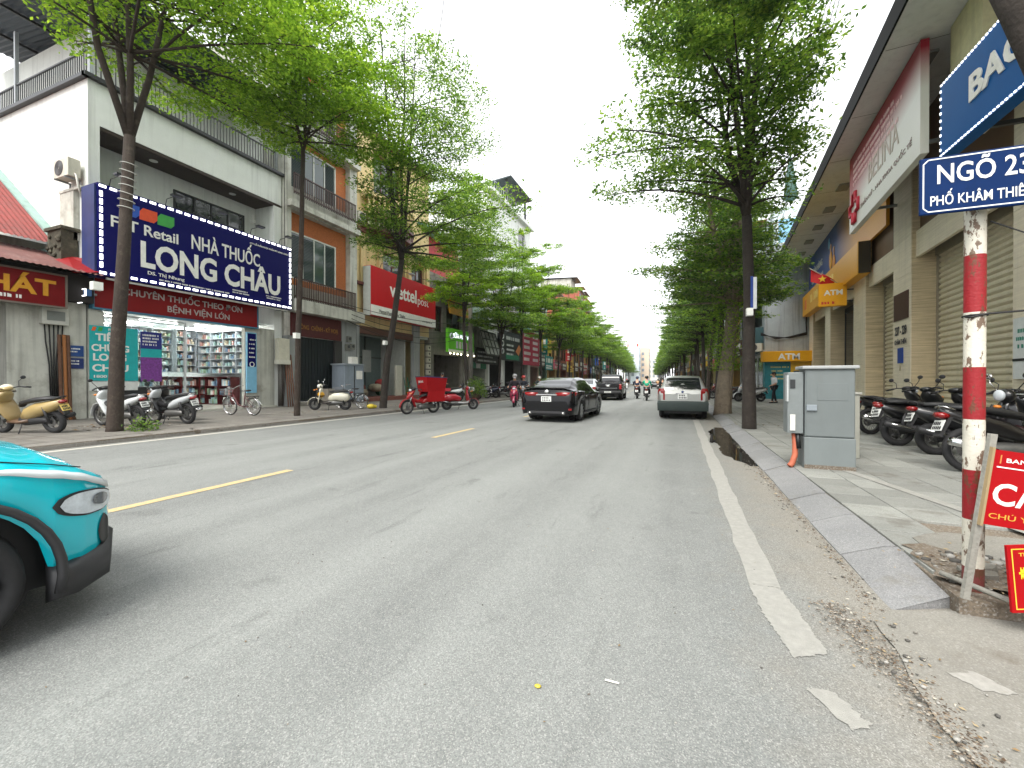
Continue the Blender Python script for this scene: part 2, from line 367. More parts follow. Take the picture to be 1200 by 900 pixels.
# right pavement: base, big slabs laid one by one near the camera, jointed sheet beyond
b = MB()
b.poly([(1.44, 3.10, -.1), (2.6, 3.14, -.1), (8.6, 3.35, -.1), (8.6, 11.6, -.1), (1.44, 11.6, -.1)], (0, 0, .20))
pav_r = struct('pavement_right', b, DIRT)
proto = None; nslab = 0; rr = random.Random(12)
for i in range(11):
    for j in range(21):
        x0 = 1.46+i*.402; y0 = 3.42+j*.402
        if y0 < 4.3 and 1.5 < x0 < 2.55: continue                    # broken-up corner round the sign pole
        if x0 > 4.6 and y0 < 5: continue
        if proto is None:
            b = MB(); h = .197; t = .006
            b.add([(-h,-h,0),(h,-h,0),(h,h,0),(-h,h,0),(-h,-h,.022),(h,-h,.022),(h,h,.022),(-h,h,.022),(-h+t,-h+t,.026),(h-t,-h+t,.026),(h-t,h-t,.026),(-h+t,h-t,.026)],
                  [(0,1,5,4),(1,2,6,5),(2,3,7,6),(3,0,4,7),(4,5,9,8),(5,6,10,9),(6,7,11,10),(7,4,8,11),(8,9,10,11)])
            proto = b.mesh('paving_slab', SLAB)
        o = link('paving_slab', proto, pav_r, (x0+.2, y0+.2, .098+rr.uniform(-.0015, .0015)), (rr.uniform(-.004, .004), rr.uniform(-.004, .004), rr.uniform(-.004, .004)))
strip('pavement_beyond', 1.44, 9.5, .119, PAVE, 11.6, 300)
b = MB(); b.poly([(x, y, .09) for x, y in rough_path([(1.5, 3.32), (2.0, 3.3), (3.0, 3.5), (3.0, 4.25), (2.6, 4.34), (1.9, 4.32), (1.62, 4.1)], .02, 5)], (0, 0, .038)); b.build('concrete_patch', CONC, pav_r)
b = MB(); b.add([(x, y, .131) for x, y in rough_path([(1.44, 3.3), (1.6, 3.22), (2.5, 3.28), (2.3, 3.62), (1.85, 3.7), (1.62, 3.95), (1.5, 3.9)], .03, 8)], [tuple(range(len(rough_path([(1.44, 3.3), (1.6, 3.22), (2.5, 3.28), (2.3, 3.62), (1.85, 3.7), (1.62, 3.95), (1.5, 3.9)], .03, 8))))]); b.build('dirt_patch', DIRT, pav_r)
# painted parking line on the slabs
b = MB(); b.add([(1.93, 7.1, .1285), (2.03, 7.15, .1285), (2.62, 4.35, .1305), (2.5, 4.35, .1305)], [(0, 1, 2, 3)]); b.build('parking_line', WLINE, pav_r)
# kerb stones
def kerb_run(name, prof, y0, y1, ln, mt, sx=1, end=True):
    k = struct(name, MB().bx(prof[0][0]+.02*sx, prof[-1][0]-.01*sx, y0+.02, y1, -.05, .0 if prof[1][1] < .05 else .09), DIRT)
    b = MB(); n = len(prof)
    g = .010
    b.loft([[(x, g, z) for x, z in prof], [(x, ln-g, z) for x, z in prof]], smooth=False)
    me = b.mesh('kerb_stone', mt); y = y0; q = random.Random(3)
    while y < y1-ln*.5: link('kerb_stone', me, k, (q.uniform(-.008, .008), y, q.uniform(-.006, .003)), (q.uniform(-.008, .008), 0, q.uniform(-.006, .006))); y += ln
    return k
kerb_run('kerb_right', [(1.12, -.06), (1.12, .012), (1.38, .108), (1.45, .118), (1.45, -.06)], 3.85, 46, .8, KERB)
b = MB(); b.loft([[(1.12, 3.04, -.06), (1.12, 3.04, -.002), (1.40, 3.16, .062), (1.47, 3.20, .072), (1.47, 3.20, -.06)], [(1.12, 3.844, -.06), (1.12, 3.844, .012), (1.38, 3.844, .108), (1.45, 3.844, .118), (1.45, 3.844, -.06)]], smooth=False); b.build('kerb_stone', KERB, bpy.data.objects['kerb_right'])
strip('kerb_right_far', 1.12, 1.45, .12, KERB, 46, 300)
KERBL = ground_mat('kerb_left_stone', srgb(120, 116, 110), srgb(138, 133, 125), .25, 300, bump=.2, patches=(srgb(70, 60, 50), 2, .6))
kerb_run('kerb_left', [(-11.12, -.06), (-11.14, .07), (-11.18, .10), (-11.42, .118), (-11.42, -.06)], -6, 46, 1., KERBL, -1)
strip('kerb_left_far', -11.42, -11.15, .115, KERBL, 46, 300)
strip('pavement_left', -19.5, -11.42, .119, PAVEL, -25, 300)
# leaf litter, cigarette ends and grit on the ground: nobody could count it
def litter(name, mats, spots, seed, lab=None):
    q = np.random.default_rng(seed); b = MB()
    for (x, y, z, sx, sy, n, s0, s1) in spots:
        for i in range(n):
            px, py = x+q.normal()*sx, y+q.normal()*sy; s_ = q.uniform(s0, s1); a = q.uniform(0, 6.28); c, d = math.cos(a)*s_, math.sin(a)*s_; w = q.uniform(.3, .6)
            h = q.uniform(.1, .5)*s_
            b.add([(px-c, py-d, z+.002), (px+d*w, py-c*w, z+h), (px+c, py+d, z+.003), (px-d*w, py+c*w, z+h*.4)], [(0, 1, 2, 3)], int(q.integers(0, len(mats))))
    o = b.build(name, mats); tag(o, kind='stuff'); return o
LIT = [pm(120, 98, 66, .8), pm(84, 66, 48, .8), pm(150, 134, 104, .8), pm(176, 170, 156, .8)]
litter('leaf_litter', LIT, [(.95, 2.1, .018, .05, .45, 90, .004, .014), (.87, 2.75, .018, .08, .2, 50, .004, .014), (1.05, 5.2, .008, .05, 1.2, 160, .005, .02), (1.75, 3.5, .135, .18, .16, 120, .006, .02), (2.2, 3.4, .13, .25, .12, 80, .006, .02), (.4, 3.5, .004, 1.2, 1.5, 60, .004, .012), (-1, 4, .004, 3, 2.5, 50, .004, .011), (1.0, 9, .01, .1, 1.5, 60, .01, .03), (1.9, 13.3, .125, .35, .35, 70, .015, .04), (-13.7, 6.6, .125, .6, .5, 140, .02, .06), (-13.4, 12, .125, .5, .5, 60, .02, .05), (-13.4, 17, .125, .5, .5, 60, .02, .05)], 5)
GRIT = [pm(150, 148, 142, .9), pm(80, 78, 74, .9), pm(112, 108, 100, .9)]
b = MB(); q = random.Random(31)
for i in range(420):
    x, y, z, s_ = q.choice([(q.gauss(.95, .1), q.uniform(.8, 3), .018, q.uniform(.004, .012)), (q.gauss(1.05, .06), q.uniform(3, 8), .008, q.uniform(.004, .01)), (q.uniform(1.5, 2.5), q.uniform(3.3, 3.8), .135, q.uniform(.005, .03)), (q.uniform(-3, 1), q.uniform(1.2, 6), .003, q.uniform(.002, .006))])
    b.ell((x, y, z), (s_*q.uniform(.8, 1.4), s_, s_*.6), 5, 3, q.randrange(3))
o = b.build('grit', GRIT); tag(o, kind='stuff')
b = MB(); b.tube([(-.30, 1.86, .008), (-.24, 1.86, .008)], .004, 6); tag(b.build('cigarette_end', pm(225, 222, 214)), 'white cigarette end lying on the asphalt near the camera', 'litter')
b = MB(); b.ell((-.56, 1.72, .006), (.016, .012, .006), 8, 4); tag(b.build('fallen_leaf', pm(190, 170, 60)), 'small yellow leaf lying on the bare asphalt', 'leaf')
# ================================================================ TREES
def leaf_mat(name, c, c2, tr):
    m = bpy.data.materials.new(name); m.use_nodes = True; n, l = m.node_tree.nodes, m.node_tree.links; n.clear()
    out = n.new('ShaderNodeOutputMaterial'); g = n.new('ShaderNodeNewGeometry')
    mx = n.new('ShaderNodeValToRGB'); er = mx.color_ramp.elements; er[0].position = .08; er[0].color = (*[v*.72 for v in c], 1); er[1].position = .95; er[1].color = (c2[0]*1.25, c2[1]*1.08, c2[2]*1.1, 1); e2 = er.new(.4); e2.color = (*c, 1); e2 = er.new(.72); e2.color = (*c2, 1)
    nz = n.new('ShaderNodeTexNoise'); nz.inputs['Scale'].default_value = .9; nz.inputs['Detail'].default_value = 3; l.new(g.outputs['Position'], nz.inputs['Vector'])
    ad = n.new('ShaderNodeMath'); ad.operation = 'MULTIPLY_ADD'; l.new(g.outputs['Random Per Island'], ad.inputs[0]); ad.inputs[1].default_value = .7
    sb = n.new('ShaderNodeMath'); sb.operation = 'SUBTRACT'; l.new(nz.outputs['Fac'], sb.inputs[0]); sb.inputs[1].default_value = .35; l.new(sb.outputs[0], ad.inputs[2]); l.new(ad.outputs[0], mx.inputs[0])
    d = n.new('ShaderNodeBsdfPrincipled'); d.inputs['Roughness'].default_value = .55; d.inputs['Specular IOR Level'].default_value = .3; l.new(mx.outputs[0], d.inputs['Base Color'])
    t = n.new('ShaderNodeBsdfTranslucent'); hs = n.new('ShaderNodeHueSaturation'); hs.inputs['Value'].default_value = 1.5; hs.inputs['Saturation'].default_value = 1.1; l.new(mx.outputs[0], hs.inputs['Color']); l.new(hs.outputs[0], t.inputs['Color'])
    ms = n.new('ShaderNodeMixShader'); ms.inputs[0].default_value = tr; l.new(d.outputs[0], ms.inputs[1]); l.new(t.outputs[0], ms.inputs[2]); l.new(ms.outputs[0], out.inputs[0])
    return m
LEAF_A = leaf_mat('leaf_bright', (.125, .225, .034), (.255, .385, .06), .56)
LEAF_B = leaf_mat('leaf_mid', (.08, .15, .032), (.21, .32, .06), .54)
LEAF_C = leaf_mat('leaf_dark', (.065, .125, .034), (.18, .275, .056), .52)
BARK = mat('bark', srgb(52, 43, 36), .9, var=.3, scale=9, bump=.9, bscale=26, dirt=srgb(92, 84, 74), dirtamt=.4)
BARKD = mat('bark_dark', srgb(46, 40, 35), .9, var=.3, scale=9, bump=.9, bscale=26, dirt=srgb(80, 74, 66), dirtamt=.35)
BARKP = mat('bark_pale', srgb(128, 116, 100), .9, var=.25, scale=8, bump=.9, bscale=22, dirt=srgb(84, 74, 62), dirtamt=.6)
def leaf_mesh(name, P, size, q, flat=.45, mt=None, aspect=.5):
    """one small folded diamond per point of P"""
    n = len(P); a = q.uniform(0, 2*np.pi, n); s = size*q.uniform(.5, 1.35, n)
    d = np.stack([np.cos(a), np.sin(a), q.normal(-.15, flat, n)], 1); d /= np.linalg.norm(d, axis=1)[:, None]
    r_ = q.normal(0, 1, (n, 3)); r_[:, 2] *= flat; e = np.cross(d, np.cross(r_, d)+np.array([0, 0, 1e-3])); e = np.stack([-d[:, 1], d[:, 0], q.normal(0, flat, n)], 1); e /= np.linalg.norm(e, axis=1)[:, None]
    V = np.empty((n, 4, 3), np.float32)
    V[:, 0] = P-d*s[:, None]*.5; V[:, 2] = P+d*s[:, None]*.5; V[:, 1] = P+e*s[:, None]*aspect*.5; V[:, 3] = P-e*s[:, None]*aspect*.5
    me = bpy.data.meshes.new(name); me.vertices.add(n*4); me.vertices.foreach_set('co', V.ravel())
    me.loops.add(n*4); me.loops.foreach_set('vertex_index', np.arange(n*4, dtype=np.int32))
    me.polygons.add(n); me.polygons.foreach_set('loop_start', np.arange(0, n*4, 4, dtype=np.int32)); me.polygons.foreach_set('loop_total', np.full(n, 4, np.int32))
    me.materials.append(mt); me.update(); me.validate()
    return me
def tree_meshes(seed, trunk, stems, tiers, R_, nleaf, lsize, bark, leafm, profile=None, up=.18, nb=(4, 6), r0=.2, thick=.05, droop=.0, spread=.16, bias=(0, 0), sub_n=1.):
    """trunk: list of (x,y,z,r). stems: lists of (x,y,z,r). tiers: list of (stem index, t, length). Returns trunk and crown meshes"""
    q = np.random.default_rng(seed); b = MB(); segs = []
    def poly(pts, n): b.tube([p[:3] for p in pts], [p[3] for p in pts], n)
    # roots flare
    poly(trunk, 10)
    for st in stems: poly(st, 7)
    def at(st, t):
        k = min(int(t*(len(st)-1)), len(st)-2); f = t*(len(st)-1)-k; A = np.array(st[k]); B = np.array(st[k+1]); return A+(B-A)*f
    for (si, t, Lm) in tiers:
        A = at(stems[si], t); n = int(q.integers(nb[0], nb[1]+1)); a0 = q.uniform(0, 6.28)
        for i in range(n):
            az = a0+2*np.pi*(i+q.uniform(-.3, .3))/n; L = Lm*q.uniform(.72, 1.12)*(1+bias[0]*np.cos(az)+bias[1]*np.sin(az))
            pts = []; d = np.array([np.cos(az), np.sin(az)]); sl = up*q.uniform(.5, 1.5)
            ks = 6; x = np.array(A[:3], float); rad = min(A[3]*.55, .012+.013*L)
            for k in range(ks):
                pts.append((*x, rad*(1-.82*k/(ks-1))+.004)); az2 = az+q.normal(0, .12); d = .7*d+.3*np.array([np.cos(az2), np.sin(az2)])
                x = x+np.array([d[0], d[1], sl*(1.5-1.8*k/(ks-1))-droop*k/ks])*L/(ks-1)
            poly(pts, 5)
            P3 = np.array([p[:3] for p in pts])
            ns = int(max(3, L*2.9*sub_n))
            for j in range(ns):
                f = .22+.78*(j+q.uniform(0, .8))/ns; f = min(f, .999); kk = min(int(f*(ks-1)), ks-2); g = f*(ks-1)-kk; o = P3[kk]*(1-g)+P3[kk+1]*g
                side = 1 if j % 2 else -1; a = az+side*q.uniform(.45, 1.1); l2 = (.2+.46*L*(1-f*.62))*q.uniform(.6, 1.1); e = o+np.array([np.cos(a), np.sin(a), up*.4+q.normal(0, .07)-droop*.5])*l2
                segs.append((o, e, l2))
                b.tube([o, (o+e)/2+np.array([0, 0, .02]), e], [.008, .006, .003], 3, cap=False)
            segs.append((P3[ks//2], P3[-1], L*.5))
    w = np.array([s[2] for s in segs]); idx = q.choice(len(segs), nleaf, p=w/w.sum())
    O = np.array([s[0] for s in segs])[idx]; E_ = np.array([s[1] for s in segs])[idx]
    t = np.sqrt(q.uniform(.02, 1.15, nleaf)); tw = np.round(t*5)/5*.55+t*.45; D = E_-O
    lat = np.stack([-D[:, 1], D[:, 0], D[:, 2]*0], 1); wl_ = np.linalg.norm(lat, axis=1)[:, None]+1e-6; lat = lat/wl_
    P = O+D*tw[:, None]+lat*(q.normal(0, 1, nleaf)*(spread*.45+.20*wl_[:, 0]))[:, None]+q.normal(0, 1, (nleaf, 3))*np.array([spread*.5, spread*.5, thick])
    P[:, 2] -= .10*np.abs(q.normal(0, 1, nleaf))*spread
    return b.mesh('trunk', bark), leaf_mesh('crown', P, lsize, q, mt=leafm)
def place_tree(ms, label, loc, rz=0., group='street trees along the pavements', sc=1., cat='tree', name='street_tree'):
    t = thing(name, label, cat, loc, rz, group); t.scale = (sc, sc, sc)
    link('trunk', ms[0], t); link('crown', ms[1], t); return t
def std_tree(seed, fork, H, Rr, nleaf, ls, bark, leafm, r0=.17, lean=(0, 0), nst=4, up=.16, tops=None, ntier=5, fl=1.35, spread=.16, bias=(0, 0), pw=1., openf=.35, droop=0., tmin=.12):
    q = random.Random(seed); lx, ly = lean
    tr = [(0, 0, -.1, r0*fl), (0, 0, .12, r0*1.15), (lx*.2, ly*.2, fork*.3, r0), (lx*.55+.03, ly*.55, fork*.6, r0*.9), (lx, ly, fork, r0*.78)]
    stems = []; tiers = []
    for s in range(nst):
        a = 2*math.pi*s/nst+q.uniform(-.4, .4); hh = H-fork; k = q.uniform(.85, 1.1); o = Rr*openf*q.uniform(.6, 1.1) if s else Rr*.05
        st = [(lx, ly, fork-.1, r0*.6)]
        for i in range(1, 6):
            f = i/5; st.append((lx+math.cos(a)*o*f**.8+q.uniform(-.08, .08), ly+math.sin(a)*o*f**.8+q.uniform(-.08, .08), fork+hh*f*k, r0*.6*(1-f*.9)))
        stems.append(st)
        for i in range(ntier):
            t = tmin+(1-tmin)*(i+s/nst+q.uniform(-.1, .1))/ntier; t = max(.04, min(.98, t)); L = Rr*(1-.72*t**1.4*pw)*q.uniform(.75, 1.08)
            tiers.append((s, t, max(.5, L*(1-.35*(o/Rr)))))
    return tree_meshes(seed, tr, stems, tiers, Rr, nleaf, ls, bark, leafm, up=up, spread=spread, bias=bias, droop=droop)
# ================================================================ BUILDING HELPERS
def part(name, b, m, th, **k):
    """child mesh given in world metres under a thing standing unrotated"""
    return b.build(name, m, th, loc=-Vector(th.location), **k)
def holes(b, xa, xb, y0, y1, z0, z1, hs, m=0):
    """wall slab between xa and xb over y, z with rectangular holes (ya, yb, za, zb)"""
    Y = sorted(set([y0, y1]+[v for h in hs for v in h[:2] if y0 < v < y1]))
    for a, c in zip(Y, Y[1:]):
        mid = (a+c)/2; Z = sorted([(h[2], h[3]) for h in hs if h[0] < mid < h[1]]); z = z0
        for (p, q) in Z:
            if p > z+.001: b.bx(xa, xb, a, c, z, p, m)
            z = max(z, q)
        if z < z1-.001: b.bx(xa, xb, a, c, z, z1, m)
    return b
GLASSD = mat('dark_window_glass', (.02, .026, .03), .06, spec=.8, var=.25, scale=.8)
GLASSG = mat('green_window_glass', (.035, .06, .055), .08, spec=.8, var=.25, scale=.8)
WHITEW = mat('white_plaster', srgb(224, 227, 222), .85, var=.07, scale=1.5, streak=.22, bump=.15, bscale=40)
WHITED = mat('weathered_white_plaster', srgb(190, 190, 180), .9, var=.14, scale=2, streak=.55, bump=.25, bscale=30, dirt=srgb(120, 114, 102), dirtamt=.5)
CREAM = mat('cream_plaster', srgb(214, 192, 140), .85, var=.1, scale=2, streak=.35, bump=.15)
GREYW = mat('grey_render', srgb(150, 153, 152), .9, var=.12, scale=1.4, streak=.5, bump=.2, bscale=25)
BLACKM = mat('black_painted_metal', (.018, .019, .021), .4, var=.2, scale=9)
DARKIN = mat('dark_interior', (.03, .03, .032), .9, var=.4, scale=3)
STEEL = mat('galvanised_steel', srgb(150, 154, 156), .4, metal=.6, var=.15, scale=9)
ALU = pm(205, 208, 208, .45)
RUST = mat('rusty_steel', srgb(96, 66, 48), .85, var=.35, scale=12, bump=.3)
WOODB = mat('brown_wood', srgb(84, 48, 34), .6, var=.3, scale=7)
BRICKF = mat('orange_brick', srgb(176, 104, 58), .85, var=.22, scale=14, bump=.3, bscale=40)
CONCW = mat('raw_concrete', srgb(128, 124, 116), .9, var=.16, scale=3, streak=.5, bump=.3, bscale=25, dirt=srgb(70, 64, 56), dirtamt=.5)
BLACKP = pm(16, 16, 17, .5)
def winx(th, x, y0, y1, z0, z1, nx=2, nz=1, fm=None, gm=None, sx=1, fw=.06, shutters=None, name='window'):
    """window lying in plane x, opening towards +x (sx=1) or -x: frame as part, panes as sub-parts"""
    fm = fm or ALU; gm = gm or GLASSD; b = MB(); d = .05*sx
    xa, xb = sorted((x-d, x+d))
    b.bx(xa, xb, y0, y1, z0, z0+fw).bx(xa, xb, y0, y1, z1-fw, z1).bx(xa, xb, y0, y0+fw, z0+fw, z1-fw).bx(xa, xb, y1-fw, y1, z0+fw, z1-fw)
    pw = (y1-y0-2*fw)/nx; pz = (z1-z0-2*fw)/nz
    for i in range(1, nx): b.bx(xa+.006, xb-.006, y0+fw+pw*i-fw*.4, y0+fw+pw*i+fw*.4, z0+fw, z1-fw)
    for j in range(1, nz): b.bx(xa+.012, xb-.012, y0+fw, y1-fw, z0+fw+pz*j-fw*.35, z0+fw+pz*j+fw*.35)
    f = part(name, b, fm, th)
    for i in range(nx):
        for j in range(nz):
            p = MB().bx(x-.008, x+.008, y0+fw+pw*i+fw*.4, y0+fw+pw*(i+1)-fw*.4, z0+fw+pz*j, z0+fw+pz*(j+1)).build('pane', gm, f); 
    if shutters:
        for i in shutters:
            b = MB(); a0, a1 = y0+fw+pw*i+fw*.4, y0+fw+pw*(i+1)-fw*.4; z = z0+fw+.05
            while z < z1-fw-.05:
                b.add([(x+.012*sx, a0, z), (x+.012*sx, a1, z), (x+.04*sx, a1, z-.045), (x+.04*sx, a0, z-.045), (x+.012*sx, a0, z-.01), (x+.012*sx, a1, z-.01)], [(0, 1, 2, 3), (0, 3, 4), (1, 5, 2), (4, 3, 2, 5)]); z += .075
            b.build('louvre', shutters[i], f)
    return f
def railing(th, pts, z0, z1, m, step=.12, rail=.06, bar=.013, name='railing'):
    """posts and rails along a polyline of (x, y)"""
    b = MB(); o = None
    for (a, c) in zip(pts, pts[1:]):
        A = Vector((*a, 0)); C = Vector((*c, 0)); L = (C-A).length; d = (C-A)/L
        for z in (z0+.08, z1): 
            b.poly([A+Vector((0, 0, z))-Vector((-d.y, d.x, 0))*rail/2, A+Vector((0, 0, z))+Vector((-d.y, d.x, 0))*rail/2, A+Vector((0, 0, z+rail*.8))+Vector((-d.y, d.x, 0))*rail/2, A+Vector((0, 0, z+rail*.8))-Vector((-d.y, d.x, 0))*rail/2], C-A)
    f = part(name, b, m, th)
    me = None; 
    for (a, c) in zip(pts, pts[1:]):
        A = Vector((*a, 0)); C = Vector((*c, 0)); n = max(1, int((C-A).length/step))
        for i in range(n+1):
            p = A+(C-A)*i/n
            if me is None: me = MB().bx(-bar, bar, -bar, bar, z0, z1).mesh('baluster', m)
            link('baluster', me, f, (p.x, p.y, 0))
    return f
def signboard(name, label, x, y0, y1, z0, z1, m, th=.18, frame=None, tilt=0., cat='sign', group=None, sx=1):
    """a box sign facing the street, hung on a wall: face plane at x, body behind it"""
    t = thing(name, label, cat, (x, (y0+y1)/2, z0), 0, group)
    b = MB(); b.poly([(x, y0, z0), (x+tilt, y0, z1), (x+tilt-th*sx, y0, z1), (x-th*sx, y0, z0)], (0, y1-y0, 0)); part('board', b, m, t)
    if frame:
        b = MB(); e = .05
        for (a, c, p, q) in ((y0-e, y1+e, z0-e, z0), (y0-e, y1+e, z1, z1+e), (y0-e, y0, z0, z1), (y1, y1+e, z0, z1)):
            k = lambda z: tilt*(z-z0)/(z1-z0)
            xa, xb = sorted((x-th*sx, x+.025*sx)); b.poly([(xa+k(p), a, p), (xb+k(p), a, p), (xb+k(q), a, q), (xa+k(q), a, q)], (0, c-a, 0))
        part('frame', b, frame, t)
    return t
def sl(t, s, m, x, y, z, w=None, h=None, bold=.02, center=False, up=(0, 0, 1), along=(0, 1, 0), name='lettering', ext=.012):
    o = letters(s, m, (x, y, z), along, up, w, h, bold, t, center, name, ext); o.location = -Vector(t.location); return o
# facing +x the reader sees +y to the right? from the street (x=+inf) looking to -x with z up, right is +y
def ac_unit(label, loc, rz, group='air conditioners on the walls'):
    """outdoor air conditioner: back at local x=0, fan facing +x"""
    t = thing('air_conditioner', label, 'air conditioner', loc, rz, group)
    MB().bx(.05, .36, -.42, .42, 0, .58).build('casing', pm(196, 192, 178, .5, streak=.3), t, bev=.015)
    b = MB(); b.disc((.365, -.1, .3), (1, 0, 0), .24, .012, 20, 0, .03)
    for k in range(4): b.torus((.372, -.1, .3), (1, 0, 0), .06+.05*k, .005, 20, 4)
    b.build('fan_grille', pm(70, 70, 70, .5), t)
    b = MB(); 
    for y in (-.3, .3): b.bx(0, .4, y-.02, y+.02, -.05, -.005).bx(-.01, .03, y-.02, y+.02, -.35, -.005)
    b.build('bracket', STEEL, t)
    b = MB(); b.tube([(.2, .42, .1), (.2, .5, .05), (.16, .52, -.3), (.03, .5, -.7)], .03, 6); b.build('pipe', pm(200, 198, 190, .6), t)
    return t

# ================================================================ LONG CHAU pharmacy building
FX = -17.6
B1 = thing('white_building', 'white two-storey corner building with a dark roofed terrace above the blue pharmacy sign', 'building', (-17.6, 11.2, .12))
b = MB()
b.bx(-26, -17.6, 7.75, 8.05, .1, 11.0)                      # gable wall towards the low house
b.bx(-26, -18.8, 14.5, 14.85, .1, 14.2)                     # far party wall
b.bx(-18.8, -17.6, 14.45, 14.85, .1, 9.5)
b.bx(-19.0, -18.8, 8.05, 14.5, 4.75, 9.5)                   # recessed front of the first floor
b.bx(-26, -19.0, 8.05, 14.5, 9.3, 9.5)
b.bx(-18.9, -17.6, 8.05, 14.85, 9.62, 11.0)                 # deep parapet box over the front
b.bx(-26, -18.8, 8.05, 14.5, 4.3, 4.75)                     # slab over the shop
b.bx(-26, -18.9, 8.05, 14.5, 9.52, 10.8)
b.bx(-18.1, -17.6, 7.75, 8.05, .1, 4.2) if False else None
part('wall', b, WHITEW, B1)
b = MB(); b.bx(-27, -20.4, 9.0, 14.5, 10.9, 14.4); part('penthouse', b, WHITEW, B1)
b = MB(); b.bx(-18.85, -17.62, 8.05, 14.8, 9.5, 9.615); sof = part('soffit', b, mat('dark_brown_boards', srgb(52, 38, 32), .5, var=.2), B1)
me = MB().bx(-18.80, -17.66, 0, .105, 9.485, 9.499).mesh('soffit_board', MATS['dark_brown_boards'])
for i in range(61): link('soffit_board', me, sof, (0, 8.08+i*.11, 0))
for y in (9.9, 12.9): part('downlight', MB().disc((-18.2, y, 9.478), (0, 0, 1), .13, .014, 18), pm(215, 215, 205, .4), B1)
w = winx(B1, -18.79, 10.9, 13.85, 8.2, 8.95, 4, 1, BLACKM, GLASSD)
ter = railing(B1, [(-25.5, 7.9), (-17.75, 7.9), (-17.75, 14.7)], 11.0, 12.05, BLACKM, .13, .06)
b = MB(); b.bx(-26, -17.45, 7.6, 7.75, 10.98, 11.1).bx(-17.6, -17.42, 7.6, 15.0, 10.98, 11.1); part('coping', b, BLACKM, B1)
# steel roof over the terrace
ROOFB = mat('blue_grey_sheet', srgb(26, 40, 54), .45, metal=.2, var=.15, scale=4)
b = MB(); n = 44
for i in range(n):
    y0 = 7.0+i*.2
    b.add([(-27, y0, 15.3), (-16.9, y0, 14.1), (-16.9, y0+.1, 14.14), (-27, y0+.1, 15.34), (-16.9, y0+.2, 14.1), (-27, y0+.2, 15.3)], [(0, 1, 2, 3), (3, 2, 4, 5)])
rf = part('terrace_roof', b, ROOFB, B1)
b = MB()
for x in (-25, -22.5, -20, -17.6): b.bx(x-.04, x+.04, 7.0, 15.6, 14.0+(-x-16.9)*.12-.02, 14.12+(-x-16.9)*.12-.05)
for y in (7.3, 9.5, 12., 14.7): b.poly([(-26.8, y, 15.05), (-16.9, y, 13.88), (-16.9, y, 13.98), (-26.8, y, 15.15)], (0, .07, 0))
b.build('roof_beam', BLACKM, rf)
for (x, y) in ((-17.75, 7.9), (-17.75, 14.7), (-22.5, 7.9)): part('roof_post', MB().bx(x-.05, x+.05, y-.05, y+.05, 11.0, 14.0), STEEL, B1)
b = MB(); b.tube([(-17.45, 14.95, 13.9), (-17.45, 14.95, 4.6)], .06, 8); part('drainpipe', b, BLACKM, B1)
# shop floor, interior walls and ceiling
FLO = pm(196, 194, 184, .3); 
b = MB(); b.bx(-25.4, -17.5, 8.05, 14.5, .1, .2); part('shop_floor', b, FLO, B1)
b = MB(); b.bx(-25.6, -25.4, 8.05, 14.5, .2, 4.3).bx(-25.4, -17.6, 8.05, 8.07, .2, 4.3).bx(-25.4, -18.8, 14.47, 14.5, .2, 4.3).bx(-25.4, -18, 8.07, 14.47, 3.95, 4.0); part('shop_interior', b, pm(214, 220, 220, .6), B1)
LED = glow('lit_tube', (1, .98, .94), 20.)
b = MB()
for x in (-19.2, -21., -22.8, -24.4):
    for y in (8.6, 10.9, 13.1): b.bx(x-.05, x+.05, y, y+1.4, 3.88, 3.94)
part('ceiling_light', b, LED, B1)
# shop front
b = MB(); b.bx(-17.66, -17.56, 7.72, 8.1, .12, 3.6); part('front_pillar', b, WHITED, B1); part('front_pillar', MB().bx(-17.8, -17.6, 13.0, 14.45, .12, 3.7), WHITED, B1)
SHOPGL = mat('clear_shop_glass', (.9, .97, .95), .02, trans=1., var=0)
f = MB().bx(-17.72, -17.64, 8.1, 8.16, .9, 3.55).bx(-17.72, -17.64, 10.6, 10.66, .2, 3.55).bx(-17.72, -17.64, 8.16, 10.6, 3.5, 3.55); f = part('shopfront', f, ALU, B1)
b = MB().bx(-17.685, -17.675, 9.15, 10.6, .9, 3.5); b.build('pane', SHOPGL, f)
part('stall_riser', MB().bx(-17.75, -17.6, 8.1, 9.35, .13, 1.1), pm(38, 38, 40, .6), B1)
TEAL = pm(28, 168, 170, .5); NAVY = mat('navy_sign_face', srgb(5, 6, 86), .5, var=.05, spec=.15); WHT = pm(232, 232, 226, .5); REDS = mat('red_sign_face', srgb(128, 16, 20), .5, var=.1, scale=2, spec=.25)
t = signboard('vaccination_poster', 'teal poster with white capital letters on the pharmacy glass', -17.5, 7.72, 9.02, 1.32, 3.1, TEAL, .03, cat='poster')
for s_, y, z, w in (('TIÊM', 7.86, 2.62, .68), ('CHỦNG', 7.76, 2.28, 1.0), ('LONG', 7.80, 1.97, .88), ('CHÂU', 7.78, 1.62, .96)): sl(t, s_, WHT, -17.498, y, z, w, .24 if s_ not in ('CHỦNG', 'TIÊM', 'CHÂU') else .30, .03)
sl(t, '1800 6928', WHT, -17.498, 7.82, 1.42, .75, .09)
b = MB().poly([(-17.497, 7.76, 2.93), (-17.497, 7.85, 2.93), (-17.497, 7.89, 3.06), (-17.497, 7.80, 3.06)], (.006, 0, 0)); part('logo_mark', b, pm(226, 96, 40, .5), t)
b = MB().poly([(-17.497, 7.92, 2.93), (-17.497, 8.02, 2.93), (-17.497, 8.06, 3.06), (-17.497, 7.95, 3.06)], (.006, 0, 0)); part('logo_mark', b, pm(60, 160, 70, .5), t)
sl(t, 'FPT Retail', WHT, -17.498, 8.2, 2.96, .45, .08)
